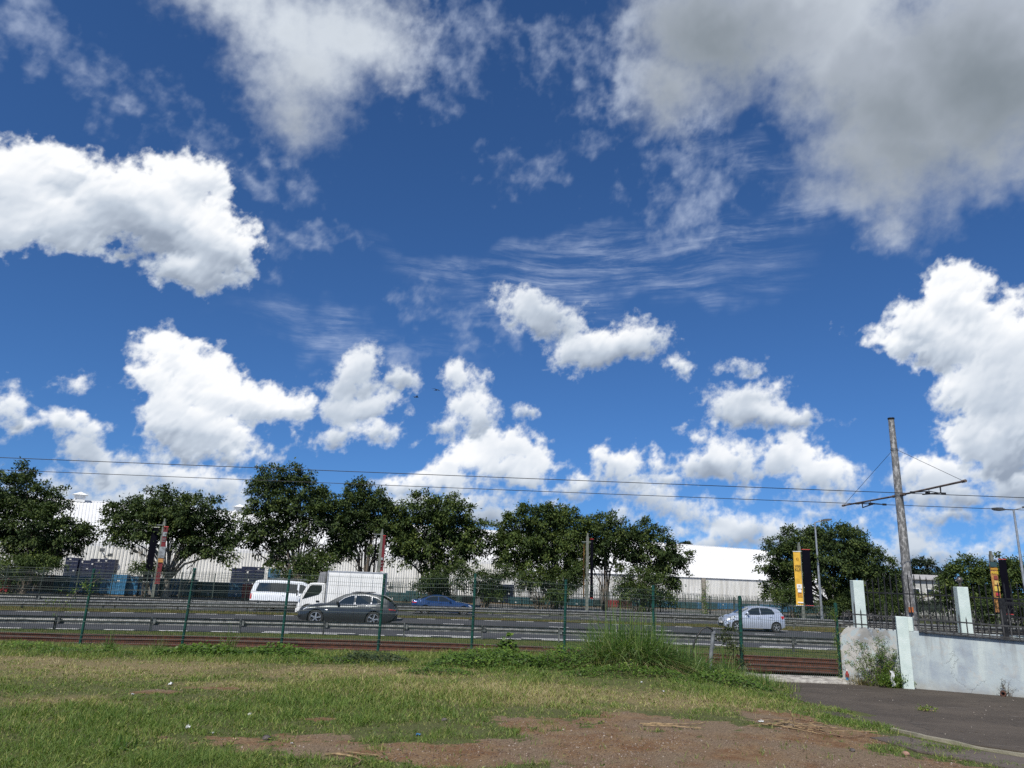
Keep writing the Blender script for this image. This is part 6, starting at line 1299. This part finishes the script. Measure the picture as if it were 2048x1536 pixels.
# ------------------------------------------------------------------ vehicles
def paint(name, col, metal=.3, rough=.32): return mat(name, col, rough, metal, .02, 1.0, coat=.6)
def interp(P, x):
    if x <= P[0][0]: return P[0][1]
    for (a, b), (c, d) in zip(P[:-1], P[1:]):
        if x <= c:
            t = (x - a)/(c - a) if c > a else 1; return b + (d - b)*t
    return P[-1][1]
def smoothP(P, x, r=.05): return (interp(P, x - r) + 2*interp(P, x) + interp(P, x + r))/4
def car(label, cat, S, m, loc, rz, flip):
    """front at x=0, rear at x=L, z up from the ground; S holds the outlines"""
    t = thing(S['name'], label, cat, loc, rz + (PI if flip else 0))
    L, W2 = S['L'], S['W']/2; x0 = -L/2
    wc = S['wheels']; wr = S['r']; ar = wr*S.get('arch', 1.14)
    plan = S.get('plan', [(0, .80), (.12, .92), (.45, .985), (1.0, 1), (L - 1.0, 1), (L - .35, .97), (L - .05, .88), (L, .84)])
    def bottom(x):
        z = smoothP(S['bot'], x, .04)
        for c in wc:
            if abs(x - c) < ar: z = max(z, wr + math.sqrt(ar*ar - (x - c)**2))
        return z
    belt = S['belt']
    def side_y(x, z):
        # half width of the lower body
        zb, zt = S['sill'], smoothP(belt, x); f = min(1, max(0, (z - zb)/(zt - zb)))
        prof = interp([(0, .955), (.18, .985), (.45, 1.0), (.72, .985), (.92, .955), (1, .915)], f)
        for c in wc:
            dd = abs(x - c)
            if dd < ar*1.25 and z < wr + ar*1.25: prof += .018*(1 - dd/(ar*1.25))
        return W2*interp(plan, x)*prof
    xs = sorted(set([i*L/64 for i in range(65)] + [c + s*ar*k/8 for c in wc for s in (-1, 1) for k in range(9)] + [c + s*(ar + .004) for c in wc for s in (-1, 1)]))
    rows = []
    for x in xs:
        zb, zt = bottom(x), smoothP(belt, x); r = []
        top = smoothP(S['hood'], x); 
        half = [(side_y(x, zb)*.90, zb)] + [(side_y(x, zb + (zt - zb)*f), zb + (zt - zb)*f) for f in (0, .15, .3, .45, .6, .75, .88, 1)]
        yb = side_y(x, zt); half += [(yb*.93, zt + (top - zt)*.45), (yb*.80, zt + (top - zt)*.8), (yb*.45, top), (0, top + .004)]
        r = [Vector((x0 + x, y, z)) for y, z in half] + [Vector((x0 + x, -y, z)) for y, z in half[-2::-1]]
        rows.append(r)
    b = MB(); b.grid(rows); n = len(rows[0])
    b._add(rows[0], [tuple(range(n))]); b._add(rows[-1], [tuple(range(n - 1, -1, -1))])
    body = b.build('body', m, t, True)
    # greenhouse
    G = S['roof']; g0, g1 = S['gx']; gx = [g0 + (g1 - g0)*i/36 for i in range(37)]
    def gh(x, z):
        zb = smoothP(belt, x); zr = S['H']; f = min(1, max(0, (z - zb)/(zr - zb)))
        return W2*interp(plan, x)*(.905 - .235*f**1.15*S.get('tumble', 1))
    rows = []
    for x in gx:
        zt = max(smoothP(G, x, .03), smoothP(belt, x) - .02); zb = smoothP(belt, x) - .03; half = [(gh(x, zb), zb)] + [(gh(x, zb + (zt - zb)*f), zb + (zt - zb)*f) for f in (.3, .6, .85, .94)]
        ye = gh(x, zt); half += [(ye*.93, zt - .004), (ye*.75, zt + .012), (ye*.4, zt + .022), (0, zt + .026)]
        rows.append([Vector((x0 + x, y, z)) for y, z in half] + [Vector((x0 + x, -y, z)) for y, z in half[-2::-1]])
    b = MB(); b.grid(rows); b.build('cabin', m, t, True)
    # side windows
    gl = S.get('glassmat', MT['glass'])
    for s in (-1, 1):
        for wpoly in S['windows']:
            ctr = Vector((sum(p[0] for p in wpoly)/len(wpoly), sum(p[1] for p in wpoly)/len(wpoly)))
            for grow, mm, nm, off in ((.022, MT['darkplastic'] if not S.get('chromeline') else MT['chrome'], 'window_frame', .004), (0, gl, 'window', .010)):
                pl = []
                for i, p in enumerate(wpoly):
                    a = Vector(wpoly[i - 1]); c = Vector(wpoly[(i + 1) % len(wpoly)]); p = Vector(p)
                    d = (p - ctr).normalized(); pl.append(p + d*grow*1.2)
                fan = [Vector(q) for q in pl]; b = MB(); v = [Vector((x0 + q.x, s*(gh(q.x, q.y) + off), q.y)) for q in fan]; cc = Vector((x0 + ctr.x, s*(gh(ctr.x, ctr.y) + off), ctr.y))
                k = len(v); b._add(v + [cc], [(i, (i + 1) % k, k) for i in range(k)]); o = b.build(nm, mm, t)
    # windscreen and rear window laid over the cabin slopes
    for key, nm in (('screen', 'windscreen'), ('rearglass', 'rear_window')):
        if key not in S: continue
        xa, xb = S[key]; rows = []
        for i in range(7):
            x = xa + (xb - xa)*i/6; zt = smoothP(G, x, .03); ye = gh(x, zt)*.88
            rows.append([Vector((x0 + x, ye*k/3, zt + .034 - .012*abs(k)/3*1.2)) for k in range(-3, 4)])
        nx = -1 if key == 'screen' else 1
        rows = [[p + Vector((nx*.012, 0, .006)) for p in r] for r in rows]; b = MB(); b.grid(rows); b.build(nm, gl, t, True)
    # wheels
    for c in wc:
        for s in (-1, 1):
            yo = s*(W2*S.get('track', .965)); w = S.get('tw', .22)
            b = MB(); inn = wr*S.get('rimf', .68)
            b.lathe([(inn, 0), (inn, .015*-s), (wr*.93, .012*-s), (wr, -.035*s), (wr, -s*(w - .03)), (wr*.93, -s*w), (inn*.8, -s*w)], (x0 + c, yo, wr), 'Y', 32)
            wh = b.build('wheel', MT['rubber'], t, True)
            b = MB(); b.lathe([(inn, -.002*s), (inn*.94, -.004*s), (inn*.90, -.05*s), (inn*.2, -.09*s)], (x0 + c, yo, wr), 'Y', 32); b.build('rim_well', MT['darkplastic'], wh, True)
            b = MB(); b.lathe([(inn*1.0, .0), (inn*.99, .006*s), (inn*.92, .006*s), (inn*.90, -.02*s)], (x0 + c, yo, wr), 'Y', 32); b.lathe([(0, .008*s), (inn*.2, .006*s), (inn*.22, -.03*s)], (x0 + c, yo, wr), 'Y', 16)
            sp = S.get('spokes', 5); a0 = random.uniform(0, 1)
            for k in range(sp):
                a = a0 + 2*PI*k/sp; u = Vector((math.cos(a), 0, math.sin(a))); w_ = Vector((-math.sin(a), 0, math.cos(a))); C = Vector((x0 + c, yo, wr)); wi, wo = inn*.12, inn*S.get('sw', .17)
                b.prism([C + u*inn*.12 - w_*wi, C + u*inn*.94 - w_*wo, C + u*inn*.94 + w_*wo, C + u*inn*.12 + w_*wi], (0, -.03*s, 0))
            b.build('rim', MT['rim'], wh, True)
    # dark arches / underside
    b = MB(); b.box((0, 0, S['sill'] + .06), (L*.90, S['W']*.80, .12)); 
    for c in wc: b.box((x0 + c, 0, wr + .12), (ar*2.02, S['W']*.84, ar*1.3))
    b.build('underbody', MT['darkplastic'], t)
    # doors: shut lines, handles, mirrors
    for s in (-1, 1):
        for (xa, xb) in S['doors']:
            for x in (xa, xb):
                zt = smoothP(belt, x); b = MB(); pts = [Vector((x0 + x, s*(side_y(x, z) + .002), z)) for z in [S['sill'] + .06 + (zt - .02 - S['sill'] - .06)*k/6 for k in range(7)]]
                b.grid([[p - Vector((.006, 0, 0)) for p in pts], [p + Vector((.006, 0, 0)) for p in pts]]); b.build('shut_line', MT['darkplastic'], t)
            x = xb - .16; z = smoothP(belt, x) - .12; MB().box((x0 + x, s*(side_y(x, z) + .018), z), (.17, .03, .028)).build('door_handle', m if not S.get('chromeline') else MT['chrome'], t)
        x, z = S['mirror']; b = MB(); b.box((x0 + x, s*(gh(x, z) + .14), z + .05), (.10, .17, .13)); b.box((x0 + x, s*(gh(x, z) + .05), z), (.05, .1, .03)); o = b.build('mirror', S.get('mirm', m), t); bv = o.modifiers.new('b', 'BEVEL'); bv.width = .03; bv.segments = 2
        for (nm, mm, poly) in S['side_lamps']:
            v = []; ctr = Vector((sum(p[0] for p in poly)/len(poly), sum(p[1] for p in poly)/len(poly)))
            v = [Vector((x0 + q[0], s*(side_y(q[0], q[1]) + .008), q[1])) for q in poly]; cc = Vector((x0 + ctr.x, s*(side_y(ctr.x, ctr.y) + .014), ctr.y)); k = len(v)
            b = MB(); b._add(v + [cc], [(i, (i + 1) % k, k) for i in range(k)]); o = b.build(nm, mm, t)
        if 'cladding' in S:
            zc = S['cladding']; b = MB(); xx = [x for x in xs if .15 < x < L - .15]; b.grid([[Vector((x0 + x, s*(side_y(x, max(bottom(x), z)) + .006), max(bottom(x), z))) for x in xx] for z in (S['sill'], S['sill'] + zc*.5, S['sill'] + zc)]); b.build('sill_cladding', MT['darkplastic'], t, True)
        # dark lip round each arch
        if S.get('lips'):
            for c in wc:
                b = MB(); R_o = []; R_i = []
                for k in range(17):
                    a = PI*k/16; 
                    for R_, lst in ((ar + .0, R_i), (ar + .045, R_o)):
                        x = c + R_*math.cos(a); z = wr + R_*math.sin(a); lst.append(Vector((x0 + x, s*(side_y(x, z) + .012), z)))
                b.grid([R_i, R_o]); b.build('arch_lip', MT['darkplastic'], t, True)
    for (nm, mm, c, dd) in S.get('boxes', []):
        b = MB(); b.box((x0 + c[0], c[1], c[2]), dd); b.build(nm, mm, t)
    return t
suvp = paint('dark_grey_metallic_paint', (.045, .050, .052), .55, .30)
SUV = dict(name='parked_suv'.replace('parked_', ''), L=4.92, W=1.96, H=1.69, wheels=(.93, 3.83), r=.385, rimf=.72, sw=.12, sill=.24, arch=1.13, lips=False, cladding=.13, chromeline=True, tumble=1.05,
    bot=[(0, .42), (.10, .28), (.5, .24), (4.4, .26), (4.8, .40), (4.92, .60)],
    belt=[(0, .62), (.10, .78), (.5, .90), (1.2, .985), (1.6, 1.01), (2.5, 1.03), (3.9, 1.09), (4.5, 1.10), (4.80, 1.02), (4.92, .90)],
    hood=[(0, .64), (.08, .82), (.35, .95), (.9, 1.06), (1.45, 1.12), (1.7, 1.12), (4.5, 1.12), (4.82, 1.06), (4.92, .92)],
    roof=[(1.35, 1.07), (1.9, 1.37), (2.3, 1.55), (2.7, 1.635), (3.2, 1.66), (3.8, 1.61), (4.2, 1.50), (4.55, 1.32), (4.78, 1.10)], gx=(1.32, 4.80), screen=(1.48, 2.22), rearglass=(4.08, 4.62),
    windows=[[(1.92, 1.09), (2.28, 1.38), (2.62, 1.515), (2.78, 1.53), (2.78, 1.10)], [(2.86, 1.10), (2.86, 1.535), (3.3, 1.545), (3.62, 1.51), (3.62, 1.13)], [(3.69, 1.14), (3.69, 1.49), (3.95, 1.42), (4.18, 1.28), (4.20, 1.21), (3.95, 1.16)]],
    doors=[(1.62, 2.82), (2.82, 3.78)], mirror=(1.98, 1.10), mirm=MT['black'],
    side_lamps=[('headlight', MT['clearlamp'], [(.06, .70), (.42, .88), (.55, .90), (.30, .76)]), ('tail_light', MT['redlamp'], [(4.55, .94), (4.90, .90), (4.90, .84), (4.60, .87)]), ('badge', MT['chrome'], [(1.36, .80), (1.52, .80), (1.52, .77), (1.36, .77)]), ('air_intake', MT['black'], [(.04, .52), (.20, .55), (.22, .36), (.05, .38)])],
    boxes=[('grille', MT['black'], (-.005, 0, .52), (.03, 1.1, .22)), ('number_plate', MT['white'], (4.93, 0, .70), (.02, .5, .11)), ('rear_diffuser', MT['black'], (4.80, 0, .42), (.2, 1.5, .2)), ('roof_rail', MT['black'], (3.15, .60, 1.672), (1.1, .03, .03)), ('roof_rail', MT['black'], (3.15, -.60, 1.672), (1.1, .03, .03))])
pa, pb = at(604, 1230, 38.6), at(788, 1236, 38.9)
car('dark grey fastback suv driving left on the near carriageway, in front of the white truck', 'suv', SUV, suvp, ((pa.x + pb.x)/2, 38.9, ZR), .06, False)
silver = paint('pale_silver_blue_paint', (.48, .53, .62), .45, .30)
HATCH = dict(name='hatchback_car', L=3.80, W=1.70, H=1.53, wheels=(.74, 3.20), r=.305, rimf=.66, sw=.13, sill=.22, tw=.19, tumble=1.0,
    bot=[(0, .30), (.12, .20), (.5, .20), (3.5, .22), (3.8, .34)],
    belt=[(0, .52), (.08, .66), (.35, .80), (.75, .90), (1.1, .94), (2.0, .97), (3.0, 1.04), (3.55, 1.05), (3.74, .98), (3.8, .80)],
    hood=[(0, .56), (.06, .70), (.25, .83), (.6, .95), (.95, 1.03), (1.2, 1.05), (3.5, 1.07), (3.72, 1.02), (3.8, .84)],
    roof=[(.90, .98), (1.25, 1.20), (1.62, 1.39), (1.95, 1.475), (2.5, 1.50), (3.05, 1.47), (3.40, 1.39), (3.60, 1.18), (3.74, 1.00)], gx=(.88, 3.75), screen=(.98, 1.62), rearglass=(3.42, 3.66),
    windows=[[(1.28, 1.00), (1.42, 1.14), (1.44, 1.00)], [(1.50, 1.01), (1.50, 1.19), (1.78, 1.36), (2.10, 1.41), (2.22, 1.41), (2.22, 1.03)], [(2.29, 1.03), (2.29, 1.41), (2.75, 1.395), (3.00, 1.34), (3.14, 1.12), (3.10, 1.08)]],
    doors=[(1.12, 2.26), (2.26, 3.02)], mirror=(1.42, 1.03),
    side_lamps=[('headlight', MT['clearlamp'], [(.05, .60), (.12, .72), (.55, .88), (.62, .84), (.42, .66)]), ('tail_light', MT['redlamp'], [(3.50, .96), (3.74, .98), (3.78, .80), (3.60, .78)]), ('fog_light', MT['black'], [(.10, .40), (.28, .42), (.28, .34), (.12, .32)])],
    boxes=[('grille', MT['black'], (.0, 0, .40), (.03, .9, .14)), ('number_plate', MT['white'], (-.02, 0, .48), (.02, .5, .11)), ('rear_spoiler', silver, (3.50, 0, 1.435), (.26, 1.1, .035))])
pa, pb = at(1441, 1245, 46.4), at(1566, 1250, 47.0)
car('pale silver blue hatchback driving left on the near carriageway', 'hatchback', HATCH, silver, ((pa.x + pb.x)/2, 46.9, ZR), .03, False)
bluep = paint('deep_blue_metallic_paint', (.012, .045, .14), .4, .3)
SEDAN = dict(name='saloon_car', L=4.70, W=1.82, H=1.43, wheels=(.86, 3.71), r=.33, rimf=.70, sw=.10, sill=.20, tumble=1.1, spokes=7,
    bot=[(0, .30), (.12, .20), (4.3, .21), (4.7, .40)],
    belt=[(0, .55), (.10, .68), (.6, .82), (1.3, .89), (2.0, .92), (3.4, .97), (4.2, .99), (4.62, .96), (4.7, .80)],
    hood=[(0, .58), (.08, .70), (.4, .83), (1.0, .93), (1.5, .98), (4.1, 1.03), (4.45, 1.06), (4.64, 1.04), (4.7, .84)],
    roof=[(1.35, .95), (1.8, 1.16), (2.2, 1.34), (2.6, 1.405), (3.0, 1.40), (3.5, 1.31), (3.9, 1.16), (4.25, 1.04)], gx=(1.32, 4.28), screen=(1.45, 2.15), rearglass=(3.45, 4.05),
    windows=[[(1.86, .97), (2.18, 1.20), (2.48, 1.31), (2.72, 1.32), (2.72, .99)], [(2.80, .99), (2.80, 1.32), (3.20, 1.29), (3.50, 1.21), (3.72, 1.08), (3.60, 1.03)]],
    doors=[(1.55, 2.76), (2.76, 3.62)], mirror=(1.92, .98),
    side_lamps=[('headlight', MT['clearlamp'], [(.05, .60), (.45, .75), (.55, .72), (.25, .60)]), ('tail_light', MT['redlamp'], [(4.35, .90), (4.68, .92), (4.69, .80), (4.45, .80)])],
    boxes=[('grille', MT['black'], (.0, 0, .45), (.03, 1.0, .2)), ('number_plate', MT['white'], (4.71, 0, .55), (.02, .5, .11))])
pc = at(885, 1215, 56.0)
car('deep blue saloon driving right on the far carriageway behind the guard rails', 'saloon car', SEDAN, bluep, (pc.x, 56.0, ZF), .19, True)
whitep = paint('white_van_paint', (.74, .77, .80), 0, .35)
VAN = dict(name='minibus_van', L=4.95, W=1.72, H=2.10, wheels=(1.02, 3.62), r=.335, rimf=.66, sill=.26, tw=.19, tumble=.45,
    bot=[(0, .34), (.15, .24), (4.6, .26), (4.95, .42)],
    belt=[(0, .75), (.10, .92), (.5, 1.12), (.9, 1.19), (4.8, 1.20), (4.92, 1.16), (4.95, 1.05)],
    hood=[(0, .78), (.06, .95), (.35, 1.14), (.6, 1.24), (4.8, 1.24), (4.95, 1.2)],
    roof=[(.42, 1.16), (.8, 1.55), (1.2, 1.90), (1.55, 2.01), (2.5, 2.07), (4.2, 2.06), (4.65, 2.02), (4.78, 1.88), (4.93, 1.30)], gx=(.40, 4.93), screen=(.5, 1.2), rearglass=(4.78, 4.90),
    windows=[[(.98, 1.28), (1.30, 1.72), (1.45, 1.80), (1.66, 1.82), (1.66, 1.26)], [(1.84, 1.28), (1.84, 1.83), (2.72, 1.87), (2.72, 1.30), (1.98, 1.24)], [(2.76, 1.30), (2.76, 1.87), (3.62, 1.88), (3.62, 1.32)], [(3.66, 1.32), (3.66, 1.88), (4.42, 1.87), (4.60, 1.36), (4.50, 1.33)]],
    doors=[(.85, 1.75), (1.75, 2.9)], mirror=(1.1, 1.28), mirm=MT['black'],
    side_lamps=[('headlight', MT['clearlamp'], [(.08, .80), (.5, 1.05), (.5, .88), (.15, .72)]), ('tail_light', MT['redlamp'], [(4.80, 1.16), (4.94, 1.14), (4.94, .80), (4.84, .78)])],
    boxes=[('number_plate', MT['white'], (4.96, 0, .60), (.02, .5, .11)), ('roof_rack', MT['galv_old'], (2.6, .45, 2.19), (2.6, .03, .03)), ('roof_rack', MT['galv_old'], (2.6, -.45, 2.19), (2.6, .03, .03))] + [('rack_bar', MT['galv_old'], (1.4 + k*.6, 0, 2.16), (.03, 1.1, .05)) for k in range(5)] + [('roof_box', MT['darkplastic'], (2.4, 0, 2.13), (.9, .9, .07))])
pc = at(508, 1190, 53.0)
car('white minibus van with a roof rack driving right, half hidden by the truck cab', 'van', VAN, whitep, (pc.x + 2.42, 53.0, ZF), .19, True)

# white box truck
pa = at(598, 1200, 42.3); tr = thing('box_truck', 'white box truck with a ribless cargo box behind the dark grey suv, driving left', 'truck', (pa.x, 42.6, ZR), .07)
tw = mat('truck_white_paint', (.78, .78, .76), .4, 0, .04, 2, coat=.3); W2 = .86
prof = [(0, .42), (.02, .75), (.06, 1.02), (.14, 1.22), (.46, 1.86), (.60, 1.97), (.80, 2.0), (1.42, 2.0), (1.46, 1.9), (1.46, .50), (1.15, .50)] + [(1.10 - .0 - .46 + .46*math.cos(a), .42 + .42*math.sin(a)) for a in [k*PI/8 for k in range(1, 8)]] + [(.15, .42)]
rows = []
for y, ins in ((-W2 + .10, .06), (-W2 + .02, .015), (-W2, 0), (W2, 0), (W2 - .02, .015), (W2 - .10, .06)) if False else ((-W2, 0), (W2, 0)):
    rows.append([Vector((x + 0, y, z)) for x, z in prof + prof[:1]])
b = MB(); b.prism([(x, -W2, z) for x, z in prof], (0, 2*W2, 0)); cab = b.build('cab', tw, tr); bv = cab.modifiers.new('edge', 'BEVEL'); bv.width = .045; bv.segments = 3; bv.limit_method = 'ANGLE'
for s in (-1, 1):
    MB().prism([(x, s*(W2 + .004), z) for x, z in ((.26, 1.10), (.34, 1.28), (.62, 1.82), (.74, 1.88), (1.28, 1.88), (1.30, 1.60), (1.16, 1.38))], (0, s*.012, 0)).build('window', MT['glass'], cab)
    MB().prism([(x, s*(W2 + .003), z) for x, z in ((1.02, .96), (1.22, .96), (1.22, 1.05), (1.02, 1.05))], (0, s*.02, 0)).build('door_handle', MT['black'], cab)
    b = MB(); zz = [(.20, 1.05), (.20, .62), (1.36, .62), (1.36, 1.92)]
    for a, c in zip(zz, zz[1:]): b.box(((a[0] + c[0])/2, s*(W2 + .003), (a[1] + c[1])/2), (max(.014, abs(c[0] - a[0])), .006, max(.014, abs(c[1] - a[1]))))
    b.build('door', MT['galv_old'], cab)
    b = MB(); b.tube([(.2, s*W2, 1.45), (.0, s*(W2 + .18), 1.50)], .012, 6); b.box((-.02, s*(W2 + .2), 1.42), (.05, .16, .30)); b.build('mirror', MT['black'], tr)
b = MB(); b.quad((.135, -W2 + .08, 1.21), (.135, W2 - .08, 1.21), (.445, W2 - .12, 1.84), (.445, -W2 + .12, 1.84)); b.v = [(x - .022, y, z + .010) for x, y, z in b.v]; b.build('windscreen', MT['glass'], cab)
MB().box((.01, -.62, .72), (.06, .34, .16)).build('headlight', MT['clearlamp'], cab); MB().box((.01, .62, .72), (.06, .34, .16)).build('headlight', MT['clearlamp'], cab); MB().box((-.01, 0, .50), (.10, 1.70, .20)).build('bumper', tw, cab); MB().box((.03, 0, .95), (.02, 1.2, .12)).build('grille', MT['black'], cab)
b = MB(); b.prism([(.98, -.75, 2.03), (1.40, -.75, 2.03), (1.40, -.75, 2.62), (1.10, -.75, 2.58)], (0, 1.5, 0)); b.build('wind_deflector', mat('grey_deflector', (.22, .22, .23), .5, 0, .1, 4), tr)
x0b, x1b = 1.56, 4.72; b = MB(); b.box(((x0b + x1b)/2, 0, 1.72), (x1b - x0b, 1.86, 1.92)); cb = b.build('cargo_box', tw, tr); bv = cb.modifiers.new('edge', 'BEVEL'); bv.width = .02; bv.segments = 2
b = MB()
for y in (-.935, .935):
    for z in (.79, 2.66): b.box(((x0b + x1b)/2, y, z), (x1b - x0b + .03, .03, .06))
    for x in (x0b + .01, x1b - .01): b.box((x, y, 1.72), (.06, .026, 1.95))
    for k in range(1, 5): b.box((x0b + (x1b - x0b)*k/5, y*.999, 1.72), (.012, .012, 1.82))
b.build('box_edge_trim', mat('aluminium_trim', (.55, .55, .55), .4, .6, .1, 4), tr)
b = MB(); b.box((3.0, 0, .62), (3.4, .8, .14)); b.box((2.3, -.8, .55), (.6, .3, .3)); b.box((4.66, 0, .5), (.08, 1.6, .12)); b.build('chassis', MT['black'], tr); MB().box((4.74, -.7, .70), (.04, .25, .10)).build('tail_light', MT['redlamp'], tr)
for x in (.66, 3.75):
    for s in (-1, 1):
        b = MB(); b.lathe([(.21, 0), (.31, .0), (.36, -.03*s), (.36, -.2*s), (.2, -.22*s)], (x, s*.84, .36), 'Y', 28); w = b.build('wheel', MT['rubber'], tr, True)
        b = MB(); b.lathe([(.21, .0), (.19, -.05*s), (.10, -.05*s), (.08, .0), (0, .0)], (x, s*.838, .36), 'Y', 24); b.build('rim', MT['galv'], w, True)
